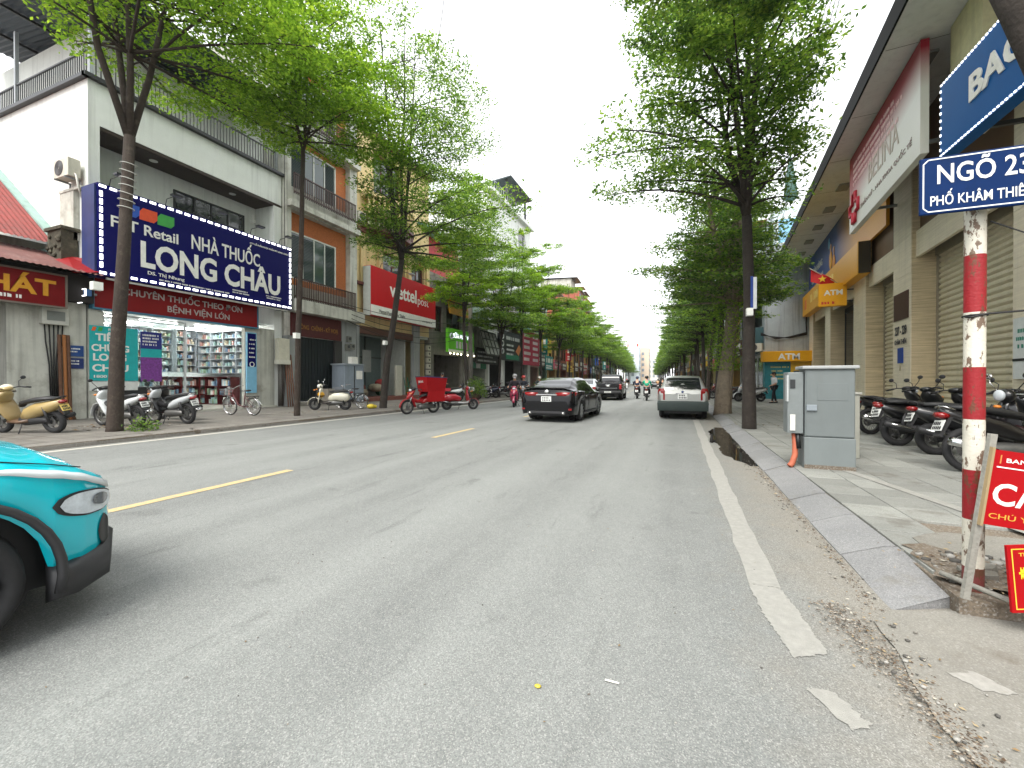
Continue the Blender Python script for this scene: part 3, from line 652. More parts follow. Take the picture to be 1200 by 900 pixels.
t = signboard('blank_notice', 'plain white panel under the teal pharmacy poster', -17.52, 7.72, 9.02, 1.0, 1.3, pm(214, 216, 212, .6), .02, cat='notice board')
t = signboard('offer_poster', 'narrow navy, teal and purple poster standing behind the near trunk on the pharmacy glass', -17.5, 9.1, 9.75, 1.3, 3.05, pm(32, 40, 120, .5), .02, cat='poster')
b = MB().bx(-17.5, -17.495, 9.1, 9.75, 2.15, 2.45); part('band', b, TEAL, t)
b = MB().bx(-17.5, -17.494, 9.1, 9.75, 1.3, 2.15); part('picture', b, pm(120, 60, 140, .5, var=.5, scale=14), t)
b = glyph_rows(MB(), (-17.499, 9.16, 2.9), (0, 1, 0), (0, 0, 1), .5, 4, .06, .05, seed=4); part('lettering', b, WHT, t)
# medicine shelves
CAB = mat('cabinet_laminate', srgb(168, 176, 182), .4); CABD = mat('cabinet_mahogany', srgb(88, 24, 26), .4)
GOODS = [pm(*c, .5) for c in ((220, 226, 226), (170, 206, 200), (120, 150, 180), (214, 206, 180), (206, 160, 150), (180, 210, 220), (160, 190, 160), (236, 236, 232))]
def shelf(name, label, y0, y1, x, z0, z1, rows, cols, frame, seed, depth=.4, gh=.75):
    t = thing(name, label, 'shelf', (x, y0, z0), 0, 'glass shelving in the pharmacy')
    b = MB(); b.bx(x-depth, x-depth+.02, y0, y1, z0, z1); part('back', b, pm(222, 228, 230, .5), t)
    b = MB(); cw = (y1-y0)/cols; rh = (z1-z0)/rows
    for i in range(cols+1): part('upright', MB().bx(x-depth+.02, x, y0+i*cw-.025, y0+i*cw+.025, z0, z1), frame, t)
    b = MB()
    for j in range(rows+1): part('shelf_board', MB().bx(x-depth+.02, x-.012, y0, y1, z0+j*rh-.015, z0+j*rh+.015), frame, t)
    b = MB(); q = random.Random(seed)
    for j in range(rows):
        for i in range(cols):
            y = y0+i*cw+.05
            while y < y0+(i+1)*cw-.1:
                w = q.uniform(.04, .13)
                if q.random() < .86: h = rh*q.uniform(.35, gh); d = q.uniform(.05, .2); b.bx(x-d-.15, x-d, y, y+w*.9, z0+j*rh+.016, z0+j*rh+.016+h, q.randrange(8))
                y += w
    o = part('medicine_box', b, GOODS, t); o['kind'] = 'stuff'
    return t
shelf('medicine_shelf', 'wide wall shelving of medicine boxes at the back of the pharmacy, right half', 13.1, 16.0-1.55, -22.4, 1.75, 3.8, 6, 3, CAB, 1)
shelf('medicine_shelf', 'wall shelving of medicine boxes behind the glass pane, left half', 10.6, 13.05, -22.6, 1.75, 3.75, 6, 3, CAB, 2)
shelf('display_counter', 'mahogany-ended glass counter below the pharmacy wall shelves', 11.9, 14.35, -21.4, .25, 1.5, 3, 3, CABD, 3, .5)
shelf('display_counter', 'darker low counter behind the parked white motorbikes', 10.0, 11.7, -21.2, .25, 1.5, 3, 2, CAB, 4, .5)
s_ = shelf('medicine_shelf', 'tall side-wall shelving of medicine boxes at the right of the pharmacy', 14.02, 17.6, -22.3, 1.7, 3.7, 6, 4, CAB, 7); s_.rotation_euler = (0, 0, R(-90))
s_ = shelf('display_counter', 'mahogany-ended glass counter along the right side wall of the pharmacy', 13.7, 16.4, -22.2, .22, 1.5, 3, 3, CABD, 8, .45); s_.rotation_euler = (0, 0, R(-90))
# fascia and the great sign
t = signboard('red_fascia', 'dark red fascia with raised pale letters under the blue pharmacy sign', -17.42, 7.8, 13.45, 3.68, 4.62, REDS, .25, pm(52, 120, 150, .5))
SILV = pm(176, 172, 168, .4)
sl(t, 'CHUYÊN THUỐC THEO ĐƠN', SILV, -17.418, 8.55, 4.22, 4.2, .36, .012)
sl(t, 'BỆNH VIỆN LỚN', SILV, -17.418, 9.9, 3.78, 2.3, .36, .012)
L1 = signboard('pharmacy_sign', 'huge navy pharmacy sign with white letters edged by white lamps', -16.8, 7.62, 14.7, 4.62, 7.48, NAVY, .7)
part('return_panel', MB().bx(-17.55, -16.85, 7.56, 7.615, 4.55, 7.42), mat('faded_navy_sheet', srgb(28, 46, 96), .5, var=.25, scale=2, streak=.3), L1)
b = MB(); q = 0
BULB = glow('sign_lamp', (1, 1, 1), 2.2)
me = MB().bx(-.012, .012, -.085, .085, -.035, .035).mesh('lamp', BULB); mev = MB().bx(-.012, .012, -.035, .035, -.085, .085).mesh('lamp', BULB)
Lo = -Vector(L1.location)
n = 26
for i in range(n):
    y = 7.74+i*(14.58-7.74)/(n-1)
    for z in (4.70, 7.40): link('lamp', me, L1, Vector((-16.785, y, z))+Lo)
for i in range(1, 11):
    z = 4.70+i*2.70/11
    for y in (7.70, 14.62): link('lamp', mev, L1, Vector((-16.785, y, z))+Lo)
sl(L1, 'FPT Retail', WHT, -16.798, 7.95, 6.22, 1.95, .36, .015)
for k, (c, y) in enumerate((((36, 84, 180), 8.2), ((220, 80, 40), 8.72), ((60, 160, 70), 9.25))):
    b = MB().poly([(-16.799, y, 6.72), (-16.799, y+.42, 6.72), (-16.799, y+.52, 6.84), (-16.799, y+.52, 7.12), (-16.799, y+.1, 7.12), (-16.799, y, 6.98)], (.012, 0, 0)); part('logo_mark', b, pm(*c, .5), L1)
sl(L1, 'NHÀ THUỐC', WHT, -16.798, 10.35, 6.20, 2.75, .84, .012)
sl(L1, 'LONG CHÂU', WHT, -16.798, 8.75, 5.13, 5.35, 1.12, .03)
sl(L1, 'CTY CỔ PHẦN DƯỢC PHẨM FPT LONG CHÂU', WHT, -16.798, 12.65, 7.06, 1.85, .12, .01)
sl(L1, 'DS. Thị Nhung', WHT, -16.798, 8.95, 5.02-.12, 1.15, .16, .01)
b = glyph_rows(MB(), (-16.799, 9.3, 4.80), (0, 1, 0), (0, 0, 1), 2.6, 1, .05, .03, seed=5, ragged=.1); glyph_rows(b, (-16.799, 11.9, 4.98), (0, 1, 0), (0, 0, 1), 1.0, 2, .05, .04, seed=6); glyph_rows(b, (-16.799, 13.4, 5.02), (0, 1, 0), (0, 0, 1), .9, 2, .05, .04, seed=7); part('small_print', b, WHT, L1)['kind'] = 'stuff'
b = MB().bx(-17.0, -16.92, 7.9, 14.6, 4.54, 4.60); part('lamp_trough', b, WHT, L1)
for y in (8.0, 9.6, 11.2, 12.8, 14.2):
    t = thing('sign_floodlight', 'small black floodlight on an arm above the navy sign, %s' % {8.0: 'nearest the air conditioner', 9.6: 'beside the near trunk', 11.2: 'left below the black window', 12.8: 'right below the black window', 14.2: 'at the drainpipe end'}[y], 'lamp', (-16.9, y, 7.5), 0, 'floodlights over the navy sign')
    MB().tube([(-.1, 0, -.02), (.0, 0, .25), (.5, .05, .32)], .014, 5).build('arm', BLACKM, t); MB().bx(.42, .62, -.14, .16, .25, .31).build('lamp_head', BLACKM, t)
t = thing('pharmacy_cross', 'small cross-shaped box sign with white outline sticking out over the pillar', 'sign', (-17.45, 7.5, 4.05))
cr = [(-.3, -.1), (-.1, -.1), (-.1, -.3), (.1, -.3), (.1, -.1), (.3, -.1), (.3, .1), (.1, .1), (.1, .3), (-.1, .3), (-.1, .1), (-.3, .1)]
MB().poly([(.1+x, -.06, z) for x, z in cr], (0, .14, 0)).build('box', pm(60, 100, 150, .5), t)
b = MB(); b.tube([(.1+x, -.075, z) for x, z in cr+cr[:1]], .022, 5); b.build('light_tube', BULB, t)
MB().bx(.0, .2, .08, .3, -.03, .03).build('bracket', STEEL, t)
t = signboard('blue_column_sign', 'tall pale blue column sign with a navy head beside the pharmacy door', -17.5, 13.02, 13.48, .8, 3.45, pm(128, 186, 216, .5), .08, cat='sign')
part('head_panel', MB().bx(-17.5, -17.49, 13.06, 13.44, 1.95, 3.4), NAVY, t)
b = glyph_rows(MB(), (-17.489, 13.12, 3.1), (0, 1, 0), (0, 0, 1), .26, 5, .06, .13, seed=8, ragged=.2); part('lettering', b, WHT, t)
b = MB().torus((-17.49, 13.25, 2.05), (1, 0, 0), .1, .02, 18, 5); part('emblem', b, WHT, t)
ac_unit('beige air conditioner on the white gable wall above the red roof', (-17.95-.25, 7.70, 7.75), R(-90))
t = thing('wall_light', 'small white security camera on the front beside the drainpipe', 'camera', (-18.6, 14.1, 8.75)); MB().bx(0, .2, -.05, .05, -.06, .05).build('body', WHT, t); MB().tube([(.1, 0, .05), (.1, 0, .3)], .02, 6).build('bracket', WHT, t)
t = thing('pipe_cover', 'white boxed duct edge on the gable wall above the blue panel', 'duct', (-17.9, 7.7, 7.45)); b = MB().bx(-1.0, .28, -.12, .04, -.02, .06).bx(-1.0, -.2, -.1, .04, -1.6, -.02); b.build('casing', WHITED, t)

# ================================================================ old low house with the red sheet roof
B0 = thing('low_shop_house', 'old one-storey house with rusty red corrugated roofs left of the pharmacy', 'house', (-17.6, 4, .12))
REDR = mat('red_sheet_roof', srgb(132, 52, 46), .6, var=.25, scale=3, streak=.35, dirt=srgb(78, 50, 44), dirtamt=.6)
REDD = mat('rusty_brown_sheet', srgb(96, 56, 50), .75, var=.3, scale=3, dirt=srgb(120, 96, 88), dirtamt=.5)
def corr(b, x0, z0, x1, z1, y0, y1, p=.14, h=.03, m=0, dz=0.):
    n = int((y1-y0)/p); Y = [y0+i*(y1-y0)/n for i in range(n+1)]
    for i in range(n):
        a, c = Y[i], Y[i+1]; mid = (a+c)/2; k = lambda y: dz*(y-y0)/(y1-y0)
        b.add([(x0, a, z0+k(a)), (x1, a, z1+k(a)), (x1, mid, z1+h+k(mid)), (x0, mid, z0+h+k(mid)), (x1, c, z1+k(c)), (x0, c, z0+k(c))], [(0, 1, 2, 3), (3, 2, 4, 5)], m)
    return b
part('wall', MB().bx(-26, -18.4, -3, 7.74, .1, 5.0).bx(-26, -20.2, -3, 7.74, 5.0, 6.0).bx(-18.4, -17.6, 5.95, 7.68, .1, 3.75), WHITED, B0)
u = part('upper_roof', corr(MB(), -24, 9.6, -18.9, 5.75, -3, 7.5), REDR, B0)
part('lower_roof', corr(MB(), -19.6, 5.6, -16.6, 4.55, -3, 7.75), REDD, B0)
b = MB(); b.bx(-24.4, -18.6, 7.5, 7.72, 5.4, 5.7)
b.poly([(-24.6, 7.45, 10.1), (-19.0, 7.45, 5.95), (-19.0, 7.45, 5.6), (-24.6, 7.45, 9.7)], (0, .27, 0)); part('gutter_flashing', b, mat('pale_green_flashing', srgb(140, 168, 160), .6, var=.2, scale=4, streak=.4), B0)
b = MB(); b.bx(-18.9, -18.1, 7.3, 7.7, 4.6, 6.1).bx(-19.0, -18.0, 7.25, 7.73, 6.1, 6.2); q = random.Random(4)
for i in range(30): b.ell((-18.5+q.uniform(-.4, .4), 7.28, q.uniform(4.8, 6.0)), (.08, .04, .07), 6, 4)
part('mossy_stub', b, mat('mossy_stone', srgb(66, 62, 50), .95, var=.4, scale=9, bump=.8, dirt=srgb(120, 116, 96), dirtamt=.5), B0)
part('awning_flap', MB().add([(-18.2, 7.0, 5.0), (-16.6, 7.0, 4.5), (-16.8, 7.85, 4.75), (-17.4, 7.9, 5.2), (-18.2, 7.5, 5.3)], [(0, 1, 2, 3, 4)]), REDS, B0)
gate = part('gate', MB().bx(-18.3, -18.25, -3, 5.95, .12, 4.3), pm(28, 26, 24, .8), B0)
me = MB().bx(-18.24, -18.20, -.03, .03, .15, 3.5).mesh('slat', pm(92, 80, 66, .7))
for i in range(44): link('slat', me, gate, (0, -2.8+i*.2, 0))
b = MB(); b.bx(-18.26, -17.2, -3, 7.7, 3.75, 4.6); part('dark_beam', b, pm(34, 30, 28, .9), B0)
t = signboard('red_shop_sign', 'red shop sign with yellow capitals ending in HÁT, cut by the frame edge', -17.1, 3.2, 6.98, 3.52, 4.42, mat('red_banner', srgb(112, 12, 16), .6, var=.15, spec=.2), .1, pm(110, 100, 90, .5))
YEL = pm(206, 146, 26, .5)
sl(t, 'PHÁT', YEL, -17.098, 5.03, 3.78, 1.75, .58, .03); 
b = glyph_rows(MB(), (-17.099, 5.2, 3.62), (0, 1, 0), (0, 0, 1), .9, 1, .1, .03, seed=10, ragged=.05); part('lettering', b, WHT, t)
t = thing('meter_box', 'white electricity meter box on the wall left of the pharmacy', 'meter box', (-17.6, 6.9, 3.0)); MB().bx(0, .2, -.3, .3, 0, .52).build('box', pm(186, 186, 176, .6), t, bev=.015); MB().bx(.2, .212, -.2, .2, .12, .4).build('window', pm(120, 124, 120, .3), t)
b = MB(); 
for k in range(5): b.tube([(.05, -.2+k*.1, 0), (.06, -.18+k*.09, -.5), (.05, -.1+k*.05, -1.2), (.05, -.05+k*.03, -2.85)], .018, 5)
b.build('cable', BLACKP, t)
t = thing('small_blue_notice', 'two small blue notice plates on the white pillar left of the pharmacy', 'sign', (-17.58, 7.4, 1.7)); MB().bx(0, .02, -.22, .2, .38, .72).build('upper_plate', pm(32, 70, 130, .5), t); MB().bx(0, .02, -.22, .2, 0, .33).build('lower_plate', pm(24, 44, 100, .5), t)
b = glyph_rows(MB(), (.021, -.16, .6), (0, 1, 0), (0, 0, 1), .3, 2, .04, .05, seed=3); glyph_rows(b, (.021, -.16, .22), (0, 1, 0), (0, 0, 1), .3, 2, .04, .05, seed=9); b.build('lettering', WHT, t)
t = thing('cable_duct', 'rust-brown cable conduits running down the pillar beside the gold scooter', 'conduit', (-17.5, 7.0, .12))
for k, (y, m) in enumerate(((0, RUST), (.11, pm(150, 96, 52, .8)), (.2, RUST))): MB().tube([(0, y, 2.6), (.02, y+.02, 1.2), (.04, y+.03, .3), (.12, y+.1, 0)], .045, 7).build('pipe', m, t)
# ================================================================ brick-and-white house with shutters
B2 = thing('brick_shutter_house', 'tall white-framed house with orange brick panels and dark green shutters', 'house', (-17.3, 17.2, .12))
SHUT = pm(34, 54, 50, .5); BRN = mat('brown_rail_metal', srgb(62, 40, 34), .5, var=.2)
x = -17.3
floors = [(5.2, 9.6), (9.9, 13.3), (13.6, 16.9)]
b = MB(); hs = []
for (a, c) in floors: hs.append((15.15, 19.05, a+.75, c-.05))
holes(b, -17.7, x, 14.9, 19.6, 4.65, 18.2, hs)
b.bx(-26, -17.7, 14.9, 15.05, .1, 18.2).bx(-26, -17.7, 19.45, 19.6, .1, 18.2).bx(-26, -17.5, 14.9, 19.6, 18.2, 18.5)
b.bx(-17.3, -16.75, 14.9, 19.6, 4.62, 5.2)
b.bx(-17.3, -17.0, 14.9, 19.6, 9.62, 9.9).bx(-17.3, -17.0, 14.9, 19.6, 13.32, 13.6)
part('wall', b, WHITED, B2)
wins = []
for k, (a, c) in enumerate(floors):
    b = MB(); holes(b, -17.9, -17.62, 15.15, 19.05, a, c, [(15.32, 18.3, a+1.15 if k == 0 else a+.6, c-.95 if k == 0 else c-.3)]); part('brick_panel', b, BRICKF, B2)
    z0, z1 = (a+1.15, c-.95) if k == 0 else (a+.6, c-.3)
    winx(B2, -17.66, 15.32, 18.3, z0, z1, 4, 1, pm(206, 208, 200, .5), GLASSG, 1, .07, {0: SHUT, 1: SHUT, 3: SHUT} if k == 0 else {0: SHUT, 3: SHUT})
    # individual bricks' courses on the panel over the ground-floor window
    zr = (5.25, 6.2) if k == 0 else (a+.3, a+1.25)
    railing(B2, [(-17.0, 15.05), (-17.0, 19.15)], zr[0], zr[1], BRN, .11, .07, .018, 'balcony_railing')
me = MB().bx(-17.63, -17.606, 0, .2, 0, .06).mesh('brick', BRICKF)
pan = [c for c in B2.children if c.name.startswith('brick_panel')][0]; Lo = Vector((0, 0, 0))
zz = 8.68; r_ = 0
while zz < 9.5:
    y = 15.2+(.11 if r_ % 2 else 0)
    while y < 18.8: link('brick', me, pan, (0, y, zz)); y += .215
    zz += .075; r_ += 1
zz = 6.3
while zz < 8.6:
    for y in ((18.34, 18.57) if r_ % 2 else (18.45, 18.68)): link('brick', me, pan, (0, y, zz))
    zz += .075; r_ += 1
b = MB(); b.bx(-17.9, -17.3, 14.95, 15.4, .12, 3.5).bx(-17.9, -17.3, 18.4, 19.5, .12, 4.65); part('ground_pillar', b, GREYW, B2)
b = MB(); b.bx(-17.5, -17.42, 15.2, 17.9, .3, 3.5); dr = part('folding_door', b, mat('black_green_door', srgb(22, 30, 32), .4, var=.25), B2)
me = MB().bx(-17.42, -17.39, -.02, .02, .3, 3.45).mesh('door_rib', MATS['black_green_door'])
for i in range(14): link('door_rib', me, dr, (0, 15.3+i*.19, 0))
part('dark_pier', MB().bx(-17.45, -17.28, 17.9, 18.4, .12, 3.5), pm(52, 50, 48, .7), B2)
part('door_step', MB().bx(-17.4, -16.9, 15.2, 17.9, .12, .28), CONCW, B2)
t = signboard('maroon_sign', 'dim maroon signboard with faint ochre letters under the brick house balcony', -17.2, 15.05, 18.25, 3.5, 4.6, mat('maroon_board', srgb(74, 20, 18), .6, var=.2), .1)
sl(t, 'PHÒNG  CHỈNH - KỸ HOẠ', pm(150, 104, 44, .6), -17.198, 15.3, 3.8, 2.7, .36, .01)
t = thing('wall_meter', 'round-faced electricity meters on the grey pier beside the maroon sign', 'meter', (-17.28, 18.75, 3.2))
for (y, z) in ((0, 0), (.35, .05), (.1, .45)): MB().bx(0, .14, y-.14, y+.14, z-.16, z+.16).build('case', pm(120, 120, 112, .6), t); MB().disc((.15, y, z+.03), (1, 0, 0), .09, .03, 12).build('dial', pm(60, 62, 64, .3), t)
t = thing('switch_box', 'cream electrical switch box beside the pale blue column sign', 'electrical box', (-17.4, 14.6, 2.1)); MB().bx(0, .25, -.28, .3, .2, 1.2).build('box', pm(200, 196, 178, .6), t, bev=.01); MB().bx(0, .27, -.32, .34, 0, .2).build('lower_box', pm(206, 204, 190, .6), t)
b = MB(); q = random.Random(2)
for k in range(6): b.tube([(.1, -.2+.08*k, 0), (.12, -.2+.07*k, -.8), (.05, -.15+.05*k, -1.95)], .02, 5)
b.build('cable', pm(58, 46, 38, .8), t)
t = thing('bamboo_poles', 'brown wooden poles leaning beside the black folding door', 'poles', (-17.2, 14.75, .12))
for k in range(4): MB().tube([(.25, -.1+.12*k, 0), (-.05, .02+.09*k, 2.0+.15*k)], .03, 6).build('pole', pm(110, 74, 56, .8), t)
t = thing('flower_pot', 'pale square planter by the folding door behind the slim trunk', 'pot', (-17.0, 17.1, .12)); MB().loft([[(-.16, -.16, 0), (.16, -.16, 0), (.16, .16, 0), (-.16, .16, 0)], [(-.24, -.24, .8), (.24, -.24, .8), (.24, .24, .8), (-.24, .24, .8)]], smooth=False).build('pot', pm(160, 152, 140, .8), t); MB().bx(-.2, .2, -.2, .2, .77, .79).build('soil', DIRT, t)

# ================================================================ cream house above the red parcel sign
B3 = thing('cream_bay_house', 'cream house with a bulging baluster balcony above the red parcel shop', 'house', (-17.6, 23.5, .12))
b = MB(); holes(b, -18.0, -17.6, 19.7, 27.6, 4.6, 16.5, [(22.3, 24.6, 7.6, 9.6), (25.4, 27, 7.6, 9.6), (21.4, 24.2, 12.2, 15.6)])
b.bx(-26, -18, 19.7, 19.85, .1, 16.5).bx(-26, -18, 27.45, 27.6, .1, 12.5).bx(-26, -18, 19.85, 27.45, 16.2, 16.5)
part('wall', b, CREAM, B3)
MAR = pm(86, 34, 30, .5)
for (a, c, p, q_) in ((22.3, 24.6, 7.6, 9.6), (25.4, 27, 7.6, 9.6), (21.4, 24.2, 12.2, 15.6)): winx(B3, -17.85, a, c, p, q_, 3 if p > 10 else 2, 1, MAR, GLASSD, 1, .09)
b = MB()
for y in (20.3, 21.9, 25.0, 27.3): b.bx(-17.6, -17.45, y-.18, y+.18, 7.2, 10.2)
part('pilaster', b, CREAM, B3)
b = MB(); b.bx(-17.6, -17.3, 19.7, 27.6, 10.1, 10.3).bx(-17.6, -17.35, 19.7, 27.6, 7.0, 7.15).bx(-17.6, -17.2, 19.7, 27.6, 16.2, 16.5); part('cornice', b, pm(96, 50, 42, .7), B3)
def arc(y0, y1, d, n=8): return [(-17.6+d*math.sin(math.pi*i/n)**.6, y0+(y1-y0)*(.5-.5*math.cos(math.pi*i/n))) for i in range(n+1)]
b = MB()
for (z0, z1, d, m) in ((10.3, 10.5, 1.25, 1), (10.5, 10.95, 1.1, 2), (10.95, 11.2, 1.3, 1), (11.2, 11.35, 1.15, 0), (12.25, 12.45, 1.3, 0)):
    p = arc(20.2, 24.8, d); b.poly([(x_, y_, z0) for x_, y_ in p], (0, 0, z1-z0), m)
bal = part('bay_balcony', b, [CREAM, MAR, pm(206, 196, 176, .7)], B3)
me = MB().loft([[(r_*math.cos(a), r_*math.sin(a), z) for a in [k*math.pi/4 for k in range(8)]] for z, r_ in ((11.35, .06), (11.5, .10), (11.7, .11), (11.9, .05), (12.1, .09), (12.25, .06))]).mesh('baluster', CREAM)
p = arc(20.4, 24.6, 1.15, 14)
for (x_, y_) in p[1:-1]: link('baluster', me, bal, (x_, y_, 0))
me = MB().bx(-.05, .05, -.06, .06, 10.55, 10.92).mesh('bracket_block', MAR)
for (x_, y_) in arc(20.3, 24.7, 1.12, 16)[1:-1]: link('bracket_block', me, bal, (x_, y_, 0))
b = MB(); b.disc((-17.0, 22.5, 10.28), (0, 0, 1), .2, .03, 14); b.build('lamp', pm(180, 176, 160, .5), bal)
part('upper_wall', MB().bx(-17.62, -17.5, 19.9, 21.0, 12.5, 16), CREAM, B3); part('upper_wall', MB().bx(-17.62, -17.5, 24.6, 27.4, 10.4, 16), CREAM, B3)
ac_unit('dusty air conditioner on the cream house wall beside the slab edge', (-17.6, 20.1, 10.6), 0)
# open ground floor
SHOPW = pm(196, 198, 192, .7)
b = MB(); b.bx(-24.0, -23.9, 19.85, 27.4, .12, 4.6).bx(-23.9, -17.6, 19.85, 19.95, .12, 4.6).bx(-23.9, -18, 25.1, 25.2, .12, 4.6).bx(-24, -17.6, 19.85, 27.45, 4.4, 4.6); part('shop_interior', b, SHOPW, B3)
part('shop_beam', MB().bx(-17.7, -17.5, 19.85, 25.4, 4.15, 4.6), pm(92, 62, 50, .7), B3)
b = MB(); b.bx(-17.7, -17.4, 25.4, 26.1, .12, 5.3).bx(-17.7, -17.4, 19.65, 19.9, .12, 4.6); part('grey_pier', b, GREYW, B3)
f = MB().bx(-20.1, -20.0, 19.95, 25.1, 2.9, 3.0).bx(-20.1, -20.0, 21.6, 21.7, .12, 4.4).bx(-20.1, -20., 23.4, 23.5, .12, 4.4); f = part('glass_partition', f, pm(70, 80, 82, .4), B3)
MB().bx(-20.06, -20.04, 19.95, 25.1, .8, 4.4).build('pane', mat('grey_glass', srgb(120, 134, 134), .1, var=.1), f)
part('step', MB().bx(-18.2, -16.9, 19.9, 25.4, .12, .36), pm(116, 70, 60, .8), B3)
VR = mat('parcel_red', srgb(186, 16, 26), .5, var=.04, spec=.25)
t = signboard('red_parcel_sign', 'big red sign reading viettel post with a white bottom strip', -16.9, 20.3, 27.4, 5.25, 8.15, VR, .5)
part('white_strip', MB().bx(-16.899, -16.885, 20.3, 27.4, 5.25, 5.85), WHT, t); part('side_panel', MB().bx(-17.4, -16.91, 20.22, 20.29, 5.2, 8.1), pm(172, 176, 172, .5), t)
sl(t, 'viettel', WHT, -16.898, 22.05, 6.62, 2.9, .92, .022); sl(t, 'post', WHT, -16.898, 25.1, 6.45, 1.35, .62, -.003)
sl(t, 'Viettel Post Khâm Thiên', pm(60, 60, 60, .5), -16.884, 21.0, 5.45, 2.6, .2, .0); sl(t, 'viettelpost.vn', pm(60, 60, 60, .5), -16.884, 25.6, 5.45, 1.3, .16, 0.)
for k, y in enumerate((21.2, 23.2, 25.2, 27.0)):
    o = thing('sign_floodlight', ('floodlight arm on the top edge of the red parcel sign, nearest the brick house', 'floodlight arm over the letters vie of the red parcel sign', 'floodlight arm over the word post of the red parcel sign', 'floodlight arm at the far end of the red parcel sign')[k], 'lamp', (-16.95, y, 8.15), 0, 'floodlights over the red parcel sign')
    MB().tube([(-.05, 0, -.02), (.1, 0, .3), (.8, .1, .1)], .02, 5).build('arm', BLACKM, o); MB().bx(.72, .95, -.1, .3, .02, .1).build('lamp_head', STEEL, o)
t = thing('shop_clutter', 'pale upright cardboard panel standing in the open parcel shop', 'panel', (-17.4, 23.6, .36)); MB().bx(-.1, .06, -.3, .35, 0, 2.0).build('panel', pm(186, 184, 170, .7), t, bev=.02)
t = thing('parcel_sacks', 'heap of red and green parcel sacks in the open shop', 'sacks', (-18.2, 22.2, .36))
q = random.Random(8)
for k in range(9): MB().ell((q.uniform(-.5, .5), q.uniform(-1.1, 1), .25+.3*(k//4)), (.35, .38, .26), 9, 6).build('sack', pm(*q.choice(((140, 40, 40), (40, 96, 70), (110, 60, 50), (150, 140, 120), (70, 70, 72))), .8), t)
t = thing('white_board', 'grey sheet hanging inside the parcel shop', 'sheet', (-18.6, 21.9, 1.9)); MB().bx(0, .04, -.4, .4, 0, 1.4).build('sheet', pm(150, 152, 150, .7), t)
t = thing('folded_trolley', 'green hand trolley leaning inside the parcel shop', 'trolley', (-17.3, 24.6, .36)); b = MB(); b.tube([(0, -.2, 0), (-.25, -.2, 1.2), (-.25, .2, 1.2), (0, .2, 0)], .025, 6).tube([(-.12, -.2, .6), (-.12, .2, .6)], .02, 6); b.build('frame', pm(40, 120, 90, .5), t); MB().torus((.05, -.22, .12), (0, 1, 0), .1, .03, 14, 6).build('wheel', BLACKP, t); MB().torus((.05, .22, .12), (0, 1, 0), .1, .03, 14, 6).build('wheel', BLACKP, t)

# ================================================================ low cluttered houses beyond the pole
B4 = thing('red_topped_house', 'narrow sooty house with a red corrugated upper storey behind the concrete pole', 'house', (-17.6, 30.2, .12))
b = MB(); holes(b, -17.9, -17.6, 27.7, 33.2, .12, 9.4, [(28.3, 32.8, .12, 3.4), (28.4, 29.6, 5.2, 7.2), (30.2, 32.6, 5.2, 7.4)])
b.bx(-24, -17.9, 27.7, 27.85, .12, 9.4).bx(-24, -17.9, 33.05, 33.2, .12, 9.4).bx(-24, -17.9, 27.85, 33.05, 9.2, 9.4).bx(-23, -22.8, 27.85, 33.05, .12, 9.2); part('wall', b, CONCW, B4)
for (a, c, p, q_) in ((28.4, 29.6, 5.2, 7.2), (30.2, 32.6, 5.2, 7.4)): winx(B4, -17.8, a, c, p, q_, 2, 1, BRN, GLASSD, 1, .07)
up = part('sheet_storey', corr(MB(), -17.9, 12.4, -17.55, 9.6, 26.2, 32.6, .22, .05), mat('red_cladding', srgb(176, 44, 50), .6, var=.14, scale=3, streak=.25), B4)
part('side_sheet', MB().bx(-23, -17.9, 26.1, 26.2, 9.4, 12.4), pm(176, 60, 60, .7), B4)
part('green_roof', MB().poly([(-23, 26, 13.6), (-17.0, 26, 12.5), (-17.0, 26, 12.62), (-23, 26, 13.72)], (0, 6.8, 0)), pm(110, 168, 160, .5), B4)
part('awning', corr(MB(), -18.0, 9.3, -15.6, 8.2, 28.4, 33.1, .18, .04), pm(62, 52, 44, .8), B4)
t = signboard('ochre_sign', 'small ochre sign tilted under a dark awning behind the concrete pole', -16.9, 29.6, 32.9, 6.7, 8.3, pm(190, 134, 20, .6, var=.2), .1, tilt=-.25)
b = glyph_rows(MB(), (-16.93, 30.0, 7.75), (0, 1, 0), (-.15, 0, 1), 2.5, 2, .3, .18, seed=22, ragged=.1, t=.02); part('lettering', b, pm(140, 40, 30, .6), t)
t = signboard('green_drinks_sign', 'bright green lit sign with white letters and five drink bottles', -16.6, 28.8, 33.1, 3.6, 5.45, mat('lit_green_face', srgb(86, 160, 36), .4, var=.04, emit=srgb(86, 170, 36), estr=.10), .25)
sl(t, 'SỮA HẠT VIỆT', glow('lit_letter', (.85, .9, 1), .8), -16.598, 29.5, 4.66, 3.4, .55, .03)
b = MB(); b.bx(-16.6, -16.585, 28.8, 33.1, 3.6, 3.82); part('white_strip', b, pm(214, 220, 210, .5), t)
for k in range(5): MB().bx(-16.6, -16.57, 30.0+k*.52, 30.3+k*.52, 3.95, 4.5).build('bottle_picture', pm(*((200, 190, 214), (226, 214, 214), (190, 180, 214), (214, 160, 190), (190, 214, 190))[k], .5), t, loc=-Vector(t.location))
b = MB(); b.torus((-16.59, 29.25, 4.85), (1, 0, 0), .2, .06, 16, 6); part('emblem', b, pm(226, 230, 250, .4), t)
t = thing('string_lights', 'row of warm bulbs hanging under the green drinks sign', 'string lights', (-16.5, 31, 3.5))
b = MB(); b.tube([(0, -2.2, .1), (0, 0, 0), (0, 2.0, .1)], .01, 4); b.build('wire', BLACKP, t)
wb = glow('warm_bulb', (1, .88, .62), 6)
